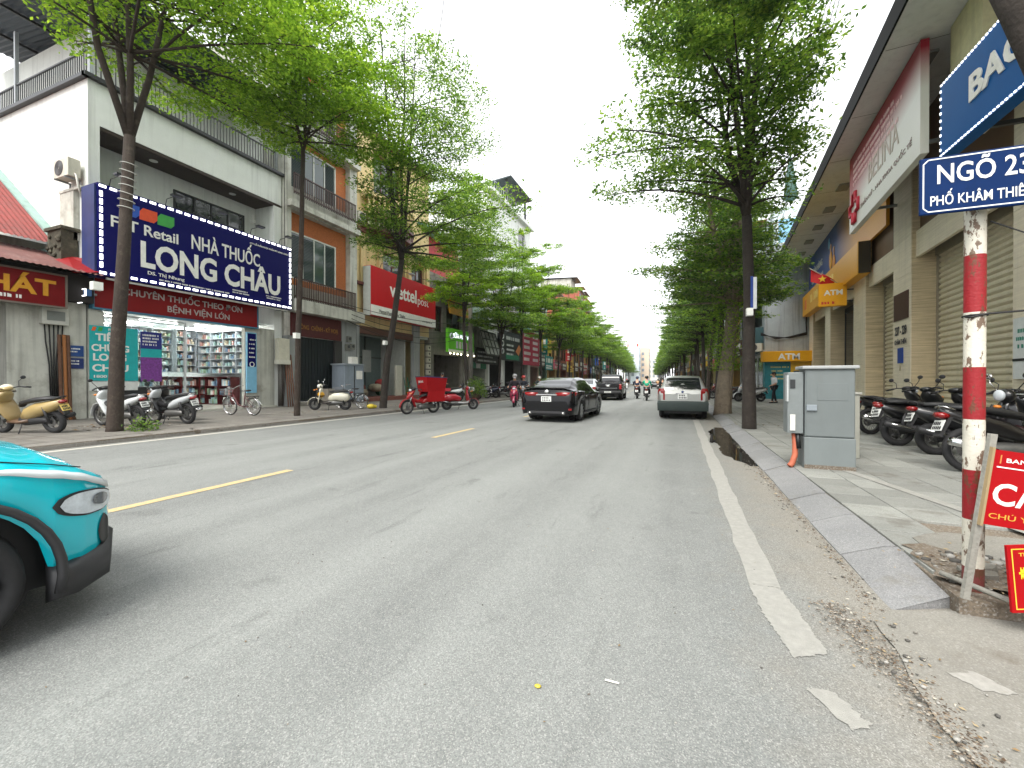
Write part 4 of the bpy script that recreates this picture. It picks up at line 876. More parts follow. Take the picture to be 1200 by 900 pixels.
for k in range(8): MB().ell((0, -2.1+k*.58, -.02), .06, 8, 6).build('bulb', wb, t)
part('shop_interior', MB().bx(-22.8, -22.6, 27.9, 33, .12, 3.5).bx(-19, -18.6, 28.6, 29.6, .12, 2.4).bx(-19, -18.5, 30.4, 31.6, .12, 1.3), pm(168, 160, 140, .7, var=.4, scale=2), B4)
t = thing('wall_meters', 'two stacks of cream electricity meters behind the concrete pole', 'meters', (-17.5, 27.2, 1.8))
for k in range(5): MB().bx(0, .2, -.2, .2, k*.45, k*.45+.36).build('meter', pm(190, 186, 170, .6), t); MB().disc((.205, 0, k*.45+.2), (1, 0, 0), .08, .02, 10).build('dial', pm(50, 52, 54, .4), t)
B5 = thing('grey_gabled_house', 'shabby grey house with a small pointed porch and leaning lattice panel', 'house', (-17.6, 35.6, .12))
b = MB(); holes(b, -17.9, -17.6, 33.3, 38.2, .12, 14.5, [(33.9, 37.6, .12, 3.3), (34.4, 37.2, 9.2, 12.6)])
b.bx(-24, -17.9, 33.3, 33.4, .12, 14.5).bx(-24, -17.9, 38.1, 38.2, .12, 14.5).bx(-24, -17.9, 33.4, 38.1, 14.3, 14.5).bx(-22, -21.8, 33.4, 38.1, .12, 14.3); part('wall', b, WHITED, B5)
bb = part('window_bars', MB().bx(-17.62, -17.55, 34.4, 37.2, 9.15, 9.25), BRN, B5)
me = MB().bx(-17.6, -17.56, -.06, .06, 9.2, 12.6).mesh('bar', pm(96, 92, 86, .7))
for i in range(8): link('bar', me, bb, (0, 34.6+i*.36, 0))
part('porch_gable', MB().poly([(-17.5, 33.4, 6.4), (-17.5, 34.7, 8.0), (-17.5, 36, 6.4)], (1.2, 0, 0)), pm(120, 140, 130, .7), B5)
part('lean_roof', corr(MB(), -17.6, 6.6, -15.7, 5.8, 33.2, 38.3, .3, .04), pm(74, 78, 76, .8), B5)
t = thing('lattice_panel', 'tilted grey lattice panel hanging below the pointed porch', 'panel', (-16.0, 35.6, 4.6))
b = MB(); M = Matrix.Rotation(R(-18), 4, 'Y')
for k in range(5): b.bx(-.03, .03, -1.7+k*.82, -1.6+k*.82, -1.0, 1.3, 0, M)
for k in range(4): b.bx(-.03, .03, -1.7, 1.7, -1.0+k*.74, -.9+k*.74, 0, M)
b.build('frame', pm(70, 72, 70, .7), t); MB().bx(-.05, -.03, -1.7, 1.7, -1, 1.3, 0, M).build('sheet', pm(150, 152, 146, .7), t)
t = signboard('black_menu_sign', 'black signboard with rows of small white print below the lattice panel', -16.5, 33.4, 38.1, 2.9, 4.3, BLACKP, .15)
b = glyph_rows(MB(), (-16.499, 33.7, 3.85), (0, 1, 0), (0, 0, 1), 4.0, 3, .16, .22, seed=31, ragged=.25, t=.012); part('lettering', b, pm(170, 172, 170, .6), t)
part('shop_interior', MB().bx(-19.6, -19.5, 33.4, 38.1, .12, 3.3), pm(130, 150, 150, .6, var=.3, scale=1.5), B5)
t = signboard('small_green_sign', 'small green and white fascia over the pale blue shop window', -17.5, 34.2, 37.6, 2.5, 3.1, pm(40, 130, 96, .5), .06); part('white_patch', MB().bx(-17.5, -17.49, 35.4, 36.3, 2.52, 3.08), WHT, t)
B6 = thing('white_villa_house', 'tall white house with an arched top window and dark sheet canopy on its roof', 'house', (-17.8, 44, .12))
b = MB(); holes(b, -18.2, -17.8, 38.4, 51.5, .12, 20.6, [(39, 42.4, .12, 4), (43, 50.5, .12, 4), (47.3, 49.6, 16.6, 19.6), (46.2, 50.4, 8.6, 11.4), (40, 43, 9.2, 12.4)])
b.bx(-27, -18.2, 38.4, 38.7, .12, 20.6).bx(-27, -18.2, 51.2, 51.5, .12, 20.6).bx(-27, -18.2, 38.7, 51.2, 20.4, 20.6).bx(-24, -23.8, 38.7, 51.2, .12, 20.4); part('wall', b, WHITEW, B6)
b = MB(); b.bx(-18.0, -17.3, 38.2, 51.7, 20.3, 20.7).bx(-17.8, -17.5, 38.3, 51.6, 16.0, 16.2); part('cornice', b, WHITEW, B6)
winx(B6, -18.0, 47.3, 49.6, 16.6, 19.0, 2, 2, ALU, GLASSD); winx(B6, -18.0, 46.2, 50.4, 8.6, 11.4, 3, 1, BLACKM, GLASSG); winx(B6, -18.0, 40, 43, 9.2, 12.4, 3, 2, BRN, GLASSD)
b = MB(); pts = [(-17.9, 48.45+1.4*math.cos(a), 18.4+1.4*math.sin(a)) for a in [math.pi*i/10 for i in range(11)]]; b.tube(pts, .14, 6); part('arch_moulding', b, WHITEW, B6)
part('roof_canopy', MB().poly([(-26, 42.6, 22.4), (-16.9, 42.6, 23.3), (-16.9, 42.6, 23.42), (-26, 42.6, 22.55)], (0, 7, 0)), pm(52, 66, 70, .5), B6)
b = MB()
for y in (43, 49): b.bx(-17.7, -17.5, y-.1, y+.1, 20.6, 23.2)
part('canopy_post', b, BLACKM, B6); railing(B6, [(-17.6, 38.6), (-17.6, 51.2)], 20.7, 21.7, STEEL, .6, .06, .02)
part('penthouse', MB().bx(-25, -20, 43, 47, 20.6, 22.3), pm(140, 170, 168, .6), B6)
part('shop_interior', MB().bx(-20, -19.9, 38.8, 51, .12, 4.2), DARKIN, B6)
railing(B6, [(-17.75, 39.6), (-16.6, 39.6), (-16.6, 43.4), (-17.75, 43.4)], 8.4, 9.5, RUST, .2, .07, .015, 'balcony_railing'); part('balcony_slab', MB().bx(-17.8, -16.5, 39.5, 43.5, 8.1, 8.4), CONCW, B6)
part('plant_box', MB().bx(-17.5, -16.4, 39.7, 43.2, 7.6, 8.1), pm(110, 84, 60, .9), B6)
part('green_awning', corr(MB(), -17.8, 8.0, -15.8, 7.0, 44, 51, .3, .05), pm(60, 110, 100, .6), B6)
t = signboard('dark_grey_sign', 'wide charcoal sign with pale rows, green foot and an orange arrow', -16.5, 38.6, 44.6, 3.5, 6.4, pm(44, 50, 54, .5), .25, BLACKM)
b = glyph_rows(MB(), (-16.499, 40.1, 5.6), (0, 1, 0), (0, 0, 1), 4.0, 1, .36, .2, seed=41, ragged=.05, t=.02); glyph_rows(b, (-16.499, 40.4, 4.95), (0, 1, 0), (0, 0, 1), 2.2, 3, .2, .26, seed=42, ragged=.3, t=.02); part('lettering', b, pm(190, 196, 194, .6), t)
for k in range(3): o = MB().torus((-16.49, 39.3, 5.85-k*.75), (1, 0, 0), .26, .06, 14, 5); part('round_mark', o, pm(200, 204, 204, .5), t)
part('green_foot', MB().bx(-16.499, -16.485, 40.2, 43.9, 3.6, 4.1), pm(30, 120, 90, .5), t)
part('orange_arrow', MB().poly([(-16.48, 42.9, 4.5), (-16.48, 43.9, 5.3), (-16.48, 44.5, 4.9), (-16.48, 43.8, 4.1)], (.02, 0, 0)), pm(214, 140, 90, .5), t)
t = signboard('pink_banner', 'tall pink banner with white blocks of print beyond the charcoal sign', -16.4, 44.9, 51.0, 3.2, 7.1, pm(196, 62, 92, .6), .12)
b = MB(); q = random.Random(5)
for k in range(5):
    for s_ in range(2): b.bx(-16.399, -16.385, 45.3+s_*3.1, 47.6+s_*3.1-q.random()*.5, 6.4-k*.68, 6.75-k*.68)
part('lettering', b, pm(232, 214, 220, .6), t)
t = signboard('yellow_sign', 'square yellow sign with brown print past the pink banner', -16.2, 51.4, 55.6, 5.1, 8.1, pm(206, 186, 50, .6), .15)
b = glyph_rows(MB(), (-16.199, 51.9, 7.2), (0, 1, 0), (0, 0, 1), 3.0, 1, .5, .2, seed=51, ragged=.02, t=.02); glyph_rows(b, (-16.199, 51.8, 6.4), (0, 1, 0), (0, 0, 1), 3.4, 3, .26, .22, seed=52, ragged=.2, t=.02); part('lettering', b, pm(130, 66, 30, .6), t)
# ================================================================ the rows of tube houses further down both sides
HC = [('cream', CREAM), ('white', WHITED), ('grey', GREYW), ('pale pink', mat('pink_plaster', srgb(206, 172, 158), .85, var=.1, streak=.35)), ('ochre', mat('ochre_plaster', srgb(196, 158, 98), .85, var=.12, streak=.35)), ('pale blue', mat('blue_plaster', srgb(160, 182, 192), .85, var=.1, streak=.35)), ('brick red', mat('brickred_plaster', srgb(150, 84, 66), .85, var=.12, streak=.3)), ('sea green', mat('green_plaster', srgb(142, 170, 150), .85, var=.1, streak=.35))]
SC = [('green', (60, 140, 70)), ('red', (180, 36, 40)), ('white', (216, 218, 212)), ('blue', (40, 84, 160)), ('orange', (210, 120, 40)), ('teal', (30, 128, 126)), ('yellow', (212, 180, 60)), ('dark brown', (70, 46, 38)), ('pink', (206, 90, 120))]
def tube_house(label, loc, side, w, fl, wallm, q, rz=0., depth=9., pent=True):
    """side=+1: on the left, front towards +x; side=-1: on the right. local y runs along the street"""
    t = thing('tube_house', label, 'house', loc, rz, 'houses in the rows along the street'); s = side; fh = 3.4
    H = 3.9+fl*fh; X = lambda a, c: sorted((a*s, c*s))
    hs = [(.4, w-.4, 0, 3.1)]; wins = []
    for k in range(fl):
        z = 4.3+k*fh; n = 1 if w < 4.4 else 2
        for i in range(n):
            a = .6+i*(w-.6)/n; c = a+(w-1.2)/n-.2; hs.append((a, c, z+.5, z+2.6)); wins.append((a, c, z+.5, z+2.6))
    b = MB(); xa, xb = X(-.25, 0); holes(b, xa, xb, 0, w, 0, H, hs)
    xa, xb = X(-depth, -.25); b.bx(xa, xb, 0, .15, 0, H).bx(xa, xb, w-.15, w, 0, H).bx(xa, xb, .15, w-.15, H-.2, H); xa, xb = X(-depth, -depth+.2); b.bx(xa, xb, .15, w-.15, 0, H-.2)
    b.build('wall', wallm, t)
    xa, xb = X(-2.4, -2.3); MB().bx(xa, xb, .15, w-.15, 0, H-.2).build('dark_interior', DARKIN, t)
    gm = q.choice((GLASSD, GLASSG)); fm = q.choice((ALU, BRN, BLACKM))
    for (a, c, p, z1) in wins: winx(t, -.12*s, a, c, p, z1, 2, 1, fm, gm, s, .07) if False else None
    for (a, c, p, z1) in wins:
        f = MB(); e = .07; xa, xb = X(-.16, -.06)
        f.bx(xa, xb, a, c, p, p+e).bx(xa, xb, a, c, z1-e, z1).bx(xa, xb, a, a+e, p+e, z1-e).bx(xa, xb, c-e, c, p+e, z1-e).bx(xa+.004, xb-.004, (a+c)/2-e/2, (a+c)/2+e/2, p+e, z1-e); f = f.build('window', fm, t)
        xa, xb = X(-.12, -.105)
        for (u, v) in ((a+e, (a+c)/2-e/2), ((a+c)/2+e/2, c-e)): MB().bx(xa, xb, u, v, p+e, z1-e).build('pane', gm, f)
    xa, xb = X(-.05, .35); bm_ = q.choice((WHITED, CONCW, wallm))
    for k in range(fl): MB().bx(xa, xb, -.01, w+.01, 3.95+k*fh, 4.15+k*fh).build('floor_band', bm_, t)
    MB().bx(xa, xb, -.012, w+.012, H-.05, H+.22).build('cornice', bm_, t)
    for k in range(fl):
        if q.random() < .6:
            z = 4.15+k*fh; xa, xb = X(.35, 1.1); b = MB(); b.bx(xa, xb, .3, w-.3, z-.16, z-.02); o = b.build('balcony', CONCW, t)
            b = MB(); xr = 1.05*s
            n = int((w-.6)/.24)
            for i in range(n+1): y = .32+i*(w-.66)/n; b.bx(xr-.015, xr+.015, y-.015, y+.015, z-.02, z+.9)
            b.bx(xr-.03, xr+.03, .3, w-.3, z+.9, z+.96); b.build('railing', q.choice((BLACKM, BRN, STEEL)), o)
    if pent and q.random() < .7:
        xa, xb = X(-depth+.5, -1.8); z = H+q.uniform(2, 3); MB().bx(xa, xb, .3, w-.3, H, z).build('penthouse', q.choice((WHITED, wallm)), t)
        xa, xb = X(-depth, -.4); b = MB(); b.poly([(xa, -.1, z+.25 if s > 0 else z), (xb, -.1, z if s > 0 else z+.25), (xb, -.1, (z if s > 0 else z+.25)+.08), (xa, -.1, (z+.25 if s > 0 else z)+.08)], (0, w+.2, 0)); b.build('sheet_roof', q.choice((ROOFB, REDD, pm(110, 130, 126, .6), REDR)), t)
    return t, H
def far_sign(label, loc, side, w, h, col, q, rz=0.):
    t = thing('shop_sign', label, 'sign', loc, rz, 'shop signs in the rows along the street'); s = side; m = pm(*col, .55); xa, xb = sorted((0, .14*s))
    MB().bx(xa, xb, 0, w, 0, h).build('board', m, t)
    b = MB(); pale = sum(col) < 420
    al = (0, 1, 0) if s > 0 else (0, -1, 0); y = .3 if s > 0 else w-.3
    glyph_rows(b, (.141*s, y, h*.52), al, (0, 0, 1), w-.6, 1, h*.32, .1, seed=q.randrange(999), ragged=.05, t=.02); glyph_rows(b, (.141*s, y, h*.25), al, (0, 0, 1), w-.6, 2, h*.09, h*.06, seed=q.randrange(999), ragged=.3, t=.02)
    b.build('lettering', pm(226, 226, 218, .6) if pale else pm(120, 40, 36, .6), t)
    return t
q = random.Random(77)
ORD = ['first', 'second', 'third', 'fourth', 'fifth', 'sixth', 'seventh', 'eighth', 'ninth', 'tenth', 'eleventh', 'twelfth', 'thirteenth', 'fourteenth', 'fifteenth', 'sixteenth', 'seventeenth', 'eighteenth', 'nineteenth', 'twentieth', 'twenty-first', 'twenty-second', 'twenty-third', 'twenty-fourth', 'twenty-fifth', 'twenty-sixth']
def ordn(i):
    if i < 26: return ORD[i]
    return ('thirtieth' if i == 29 else 'fortieth' if i == 39 else ('twenty' if i < 30 else 'thirty' if i < 40 else 'forty')+'-'+ORD[(i+1)%10-1])
NUMW = {1: 'two', 2: 'three', 3: 'four', 4: 'five', 5: 'six'}
BR = -math.atan(-.06)
y = 51.8; k = 0
while y < 190 and k < 26:
    w = q.uniform(3.8, 6.2) if y < 110 else q.uniform(6, 10); fl = q.choice((2, 2, 3, 3, 4)); cn, cm = q.choice(HC)
    if 88 < y < 112: fl = 5
    xo = -17.7+bend(y)+q.uniform(-.3, .3)
    tube_house('%s %s-storey house, %s one beyond the white house with the roof canopy' % (cn, NUMW[fl], ORD[k]), (xo, y, .12), 1, w, fl, cm, q, BR)
    if y < 130:
        sn, sc_ = q.choice(SC); h = q.uniform(1.1, 2.2); z = q.uniform(2.9, 3.5)
        far_sign('%s shop sign on the %s house, %s past the yellow sign' % (sn, cn, ORD[k]), (xo+q.uniform(.5, 1.2), y+.3, z), 1, w-.5, h, sc_, q, BR)
        if q.random() < .5:
            sn, sc_ = q.choice(SC)
            tt = far_sign('tall %s blade sign on the %s house, %s past the yellow sign' % (sn, cn, ORD[k]), (xo+1.7, y+.2, 3.4+h), 1, .9, 2.6, sc_, q, R(-80))
    y += w+.05; k += 1
# ================================================================ bank building on the right, its front turned a little from the street
RB0 = Vector((8.07, 34.0, 0)); RZ = R(-4.6)
RM = Matrix.Translation(RB0) @ Matrix.Rotation(RZ, 4, 'Z')
def rw(x, y, z): return RM @ Vector((x, y, z))
STONE = mat('beige_travertine', srgb(216, 198, 162), .6, var=.1, scale=2.2, bump=.1, bscale=30)
STONEL = mat('pale_travertine', srgb(236, 226, 202), .55, var=.06, scale=2, streak=.12)
def stone_grain(m, amt):
    n, l = m.node_tree.nodes, m.node_tree.links; p = n['Principled BSDF']; src = p.inputs['Base Color'].links[0].from_socket
    g = n.new('ShaderNodeNewGeometry'); mp = n.new('ShaderNodeMapping'); mp.inputs['Scale'].default_value = (.5, .5, 14); l.new(g.outputs['Position'], mp.inputs[0])
    t = n.new('ShaderNodeTexNoise'); t.inputs['Scale'].default_value = 2; t.inputs['Detail'].default_value = 6; l.new(mp.outputs[0], t.inputs['Vector'])
    r = n.new('ShaderNodeMapRange'); l.new(t.outputs['Fac'], r.inputs[0]); r.inputs[1].default_value = .35; r.inputs[2].default_value = .7; r.inputs[4].default_value = amt
    x = n.new('ShaderNodeMix'); x.data_type = 'RGBA'; l.new(r.outputs[0], x.inputs[0]); l.new(src, x.inputs[6]); x.inputs[7].default_value = (*srgb(128, 112, 88), 1); l.new(x.outputs[2], p.inputs['Base Color'])
stone_grain(STONE, .55); stone_grain(STONEL, .2)
SHUTM = mat('beige_roller_shutter', srgb(212, 203, 176), .45, var=.06, scale=2, streak=.2)
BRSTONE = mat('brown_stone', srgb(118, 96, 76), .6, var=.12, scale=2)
BK = thing('bank_building', 'beige stone bank front with roller shutters under a wide white eave', 'building', RB0, RZ)
Y0 = -32.5
b = MB()
b.bx(.95, 9, Y0, 0, .1, 10.2)
part_wall = b.build('wall', STONE, BK)
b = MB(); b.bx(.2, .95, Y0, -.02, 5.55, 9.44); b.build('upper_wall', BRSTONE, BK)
b = MB(); b.bx(.1, .2, Y0, -.02, 5.15, 5.95); b.build('lintel', STONEL, BK)
pil = [(-27.9, -26.3), (-24.0, -22.3), (-17.1, -15.6), (-12.4, -10.7), (-6.15, -4.9), (-1.3, -.03)]
for (a, c) in pil:
    p = MB().bx(.012, .95, a+.012, c-.012, .1, 9.43).build('pillar', STONE, BK)
    n = 8; h = 9.2/n
    bf = MB().bx(-.012, .012, 0, c-a-.0, .003, h-.004).mesh('stone_panel', STONEL); bs = MB().bx(.016, .94, -.012, .012, .003, h-.004).mesh('stone_panel', STONE)
    for k in range(n):
        link('stone_panel', bf, p, (0, a, .12+k*h)); link('stone_panel', bs, p, (0, a, .12+k*h)); link('stone_panel', bs, p, (0, c, .12+k*h))
prev = [Y0]+[c for a, c in pil]; nxt = [a for a, c in pil]+[0]
for k, (a, c) in enumerate(zip(prev, nxt)):
    if c-a < .5: continue
    if k in (4, 5):      # glazed bank entrances
        b = MB().bx(.62, .68, a, c, 4.9, 5.15).bx(.62, .68, a, a+.1, .12, 4.9).bx(.62, .68, c-.1, c, .12, 4.9).bx(.62, .68, (a+c)/2-.05, (a+c)/2+.05, .12, 4.9); f = b.build('entrance_frame', pm(40, 38, 36, .4), BK)
        MB().bx(.645, .66, a+.1, (a+c)/2-.05, .12, 4.9).build('pane', GLASSD, f); MB().bx(.645, .66, (a+c)/2+.05, c-.1, .12, 4.9).build('pane', GLASSD, f)
        continue
    b = MB(); z = .13; p = .165
    while z < 5.14:
        b.add([(.67, a, z), (.67, c, z), (.615, c, z+p*.3), (.615, a, z+p*.3), (.62, a, z+p*.62), (.62, c, z+p*.62), (.67, c, z+p), (.67, a, z+p)], [(0, 1, 2, 3), (3, 2, 5, 4), (4, 5, 6, 7)]); z += p
    s_ = b.build('roller_shutter', SHUTM, BK)
    b = MB().bx(.58, .72, a, a+.07, .12, 5.15).bx(.58, .72, c-.07, c, .12, 5.15).bx(.55, .9, a, c, 5.14, 5.5); b.build('guide_rail', pm(150, 142, 122, .5), s_)
# eave
EAVW = mat('white_soffit', srgb(238, 238, 236), .8, var=.08, scale=1, streak=.15)
b = MB().bx(-1.75, .95, Y0, -.01, 9.45, 9.5); so = b.build('soffit', EAVW, BK)
b = MB().bx(-1.80, .95, Y0, 0, 9.51, 9.95).bx(-1.80, -1.752, Y0, 0, 9.42, 9.51); b.build('eave', pm(14, 15, 16, .8, spec=.2), BK)
b = MB()
for k in range(10): b.bx(-1.7, .9, -3-k*3.0, -2.99-k*3.0, 9.444, 9.449)
b.build('soffit_joint', pm(120, 116, 108, .8), so)
for k in range(10):
    y = -2.0-k*2.6; MB().bx(-.95, -.55, y-.35, y+.35, 9.38, 9.445).build('soffit_light', pm(150, 150, 146, .5), so)
b = MB().bx(.2, 9, Y0, 0, 9.96, 11.6); b.build('attic', STONEL, BK)
def rsign(name, label, x, y0, y1, z0, z1, m, th=.15, frame=None, cat='sign'):
    t = thing(name, label, cat, rw(x, (y0+y1)/2, z0), RZ); t['_o'] = 0; del t['_o']
    MB().bx(0, th, -(y1-y0)/2, (y1-y0)/2, 0, z1-z0).build('board', m, t)
    if frame: b = MB(); e = .06; h = z1-z0; w = (y1-y0)/2; b.bx(-.03, th, -w-e, w+e, -e, 0).bx(-.03, th, -w-e, w+e, h, h+e).bx(-.03, th, -w-e, -w, 0, h).bx(-.03, th, w, w+e, 0, h); b.build('frame', frame, t)
    return t, (y0+y1)/2, z0
def rl(tt, s, m, y, z, w=None, h=None, bold=.02, ext=.01):
    """lettering on a right-hand sign; y is the left end as read (larger y), in the building's frame"""
    t, yc, zc = tt; return letters(s, m, (-.002, y-yc, z-zc), (0, -1, 0), (0, 0, 1), w, h, bold, t, ext=ext)
# clinic sign
def grad_mat():
    m = mat('clinic_face', srgb(216, 214, 210), .4, var=.02); n, l = m.node_tree.nodes, m.node_tree.links; p = n['Principled BSDF']; tc = n.new('ShaderNodeTexCoord'); s_ = n.new('ShaderNodeSeparateXYZ'); l.new(tc.outputs['Object'], s_.inputs[0])
    a = n.new('ShaderNodeMath'); a.operation = 'MULTIPLY_ADD'; l.new(s_.outputs[1], a.inputs[0]); a.inputs[1].default_value = .17; l.new(s_.outputs[2], a.inputs[2])
    r = n.new('ShaderNodeValToRGB'); l.new(a.outputs[0], r.inputs[0]); r.color_ramp.elements[0].position = .38; r.color_ramp.elements[0].color = (*srgb(222, 222, 216), 1); r.color_ramp.elements[1].position = .74; r.color_ramp.elements[1].color = (*srgb(150, 22, 46), 1)
    d = n.new('ShaderNodeMath'); d.operation = 'DIVIDE'; l.new(a.outputs[0], d.inputs[0]); d.inputs[1].default_value = 2.7; l.new(d.outputs[0], r.inputs[0]); l.new(r.outputs[0], p.inputs['Base Color']); return m
CR = pm(186, 24, 48, .5)
cl = rsign('clinic_sign', 'large white sign fading to crimson at the top with a red cross and BELINA letters', -1.1, -21.18, -15.0, 6.69, 9.38, grad_mat(), .16)
rl(cl, 'BELINA', pm(188, 172, 160, .5), -17.25, 7.62, 2.6, .62, .0)
rl(cl, 'THẨM MỸ - NHA KHOA QUỐC TẾ', pm(150, 130, 126, .5), -16.4, 7.12, 4.3, .22, .0)
b = MB(); t, yc, zc = cl
glyph_rows(b, (-.002, -15.5-yc, 2.2), (0, -1, 0), (0, 0, 1), 4.6, 4, .12, .10, seed=61, ragged=.3, t=.01); b.build('small_print', pm(226, 190, 190, .5), t)['kind'] = 'stuff'
c_ = [(-.17, -.17), (-.17, -.5), (.17, -.5), (.17, -.17), (.5, -.17), (.5, .17), (.17, .17), (.17, .5), (-.17, .5), (-.17, .17), (-.5, .17), (-.5, -.17)]
b = MB(); pts = [(-.02, -15.72-yc+u, .72+v) for u, v in c_]; b.tube(pts+pts[:1], .07, 6); b.build('cross_outline', CR, t)
for y in (-1.9, 1.2): MB().bx(.03, .13, y-.05, y+.05, 2.69, 2.755).build('hanger', STEEL, t)
for y in (-2.4, 2.2): MB().bx(.16, 1.1, y-.04, y+.04, .5, .58).build('wall_arm', STEEL, t)
# blue and yellow bank signs
def poster_mat():
    m = mat('bank_poster', srgb(18, 70, 150), .4, var=.1, scale=1.5); n, l = m.node_tree.nodes, m.node_tree.links; p = n['Principled BSDF']; tc = n.new('ShaderNodeTexCoord'); s_ = n.new('ShaderNodeSeparateXYZ'); l.new(tc.outputs['Object'], s_.inputs[0])
    r = n.new('ShaderNodeValToRGB'); mr = n.new('ShaderNodeMapRange'); mr.inputs[1].default_value = -7.4; mr.inputs[2].default_value = 7.4; l.new(s_.outputs[1], mr.inputs[0]); l.new(mr.outputs[0], r.inputs[0])
    e = r.color_ramp.elements; e[0].position = .28; e[0].color = (*srgb(214, 150, 30), 1); e[1].position = .5; e[1].color = (*srgb(16, 66, 140), 1); l.new(r.outputs[0], p.inputs['Base Color']); return m
bp = rsign('bank_poster', 'tall blue poster turning orange, with small figures, under the eave', -.03, -14.9, -.05, 6.9, 9.42, poster_mat(), .1)
rl(bp, 'NGÂN HÀNG', WHT, -1.0, 8.1, 3.2, .5, .01); rl(bp, 'tận tâm phục vụ', WHT, -1.0, 7.45, 3.4, .35, .0)
b = MB(); t, yc, zc = bp; 
for (y, z, r_, m) in ((-6.4, .9, .5, 0), (-6.4, 1.55, .24, 1), (-7.1, .6, .45, 2), (-7.1, 1.25, .22, 1), (-6.0, 1.9, .3, 3)): b.ell((-.02, y-yc, z), (.03, r_*.7, r_), 12, 8, m)
b.build('printed_figures', [pm(226, 160, 40, .5), pm(214, 170, 140, .5), pm(220, 140, 30, .5), pm(110, 170, 220, .5)], t)
bs = rsign('bank_sign', 'long yellow box sign below the blue poster', -.4, -13.0, -.1, 5.62, 6.92, mat('bank_yellow', srgb(232, 166, 20), .4, var=.05), .4)
t = bs[0]; MB().bx(.02, .4, -6.5, -6.46, .02, 1.28).build('end_cap', pm(50, 44, 30, .5), t)
b = MB(); b.bx(-.012, 0, 5.0, 5.6, .35, .95); b.build('emblem', pm(226, 120, 70, .5), t)
b = MB()
glyph_rows(b, (-.002, 3.6, .5), (0, -1, 0), (0, 0, 1), 6, 1, .5, .1, seed=63, ragged=.0, t=.012); b.build('lettering', pm(250, 214, 120, .5), t)
t = thing('atm_blade_sign', 'small square yellow ATM sign on a bracket beside the long yellow sign', 'sign', rw(-.25, -10.6, 4.72), RZ)
MB().bx(-1.06, 0, -.12, .12, 0, 1.04).build('box', MATS['bank_yellow'], t, bev=.02); letters('ATM', WHT, (-.86, -.122, .5), (1, 0, 0), (0, 0, 1), .7, .24, .03, t); b = glyph_rows(MB(), (-.95, -.122, .1), (1, 0, 0), (0, 0, 1), .4, 1, .12, .1, seed=5, ragged=0); b.build('small_print', pm(200, 60, 40, .5), t)['kind'] = 'stuff'
MB().bx(0, .26, -.03, .03, .2, .25).bx(0, .26, -.03, .03, .7, .75).build('bracket', BLACKM, t)
t = thing('national_flag', 'red flag with a yellow star on a slanting pole by the ATM sign', 'flag', rw(-.3, -10.2, 5.7), RZ)
MB().tube([(0, 0, 0), (-1.3, .1, 1.0)], .02, 6).build('pole', pm(190, 186, 170, .5), t)
b = MB(); n = 8; V = []
for i in range(n+1):
    for j in range(5): u, v = i/n, j/4; V.append((-1.2+.9*u, .1-.08*u+.07*math.sin(u*7+v*2), .95-.65*u-v*.62*(1-.3*u)))
b.add(V, [(i*5+j, (i+1)*5+j, (i+1)*5+j+1, i*5+j+1) for i in range(n) for j in range(4)], 0, True); b.build('cloth', pm(200, 24, 30, .7), t)
st = []
for k in range(10): a = math.pi/2+k*math.pi/5; r_ = .17 if k % 2 == 0 else .07; st.append((-.78+r_*math.cos(a), -.03, .38+r_*math.sin(a)))
MB().poly(st, (0, .06, 0)).build('star', pm(250, 214, 60, .5), t) if False else MB().poly(st, (0, -.02, 0)).build('star', pm(250, 214, 60, .5), t)
# insurance sign, parallel to the street
t = thing('insurance_sign', 'blue lamp-edged sign with white BAOV letters behind the leaning trunk', 'sign', (5.0, 8.9, 5.92))
MB().bx(0, .25, -2.6, 2.6, 0, 1.5).build('board', mat('insurance_blue', srgb(8, 88, 156), .55, var=.06, scale=1.5, spec=.12), t)
letters('BAOVIET', WHT, (-.003, 1.62, .55), (0, -1, 0), (0, 0, 1), 3.0, .5, .03, t, ext=.02)
me = MB().bx(-.02, .0, -.024, .024, -.014, .014).mesh('lamp', glow('small_lamp', (.9, .95, 1), .9)); me2 = MB().bx(-.02, .0, -.014, .014, -.024, .024).mesh('lamp', MATS['small_lamp'])
for i in range(52):
    for z in (.03, 1.47): link('lamp', me, t, (0, -2.55+i*5.1/51, z))
for i in range(1, 10): link('lamp', me2, t, (0, 2.57, i*.15)); link('lamp', me2, t, (0, -2.57, i*.15))
b = MB()
for y in (-2, 0, 2): b.bx(.25, 1.6, y-.04, y+.04, 1.2, 1.28).bx(.25, 1.6, y-.04, y+.04, .2, .28)
b.build('bracket', BLACKM, t)
t = thing('cream_pier', 'cream plastered pier rising above the blue insurance sign', 'pier', rw(0, -22.0, 7.0), RZ); MB().bx(-.6, -.02, -.6, .75, 0, 2.43).build('shaft', pm(206, 200, 160, .8, streak=.2), t); MB().bx(-.66, .0, -.66, .81, -.12, -.002).build('cap', STONEL, t)
t = thing('address_plate', 'address plate with dark 237 - 239 and a small blue tag on the stone pillar', 'sign', rw(-.02, -16.35, 2.2), RZ)
MB().bx(-.02, 0, -.62, .62, 1.12, 2.0).build('dark_plate', pm(70, 44, 36, .5), t)
letters('237 - 239', pm(40, 42, 56, .5), (-.012, .52, .62), (0, -1, 0), (0, 0, 1), 1.0, .3, .03, t); letters('KHÂM THIÊN', pm(40, 42, 56, .5), (-.012, .52, .32), (0, -1, 0), (0, 0, 1), 1.0, .2, .02, t)
MB().bx(-.02, 0, -.2, .25, -.3, .2).build('blue_tag', pm(24, 66, 150, .5), t); MB().tube([(-.01, .02, -.3), (-.01, .05, -.55)], .02, 5).build('cord', pm(190, 180, 150, .7), t)
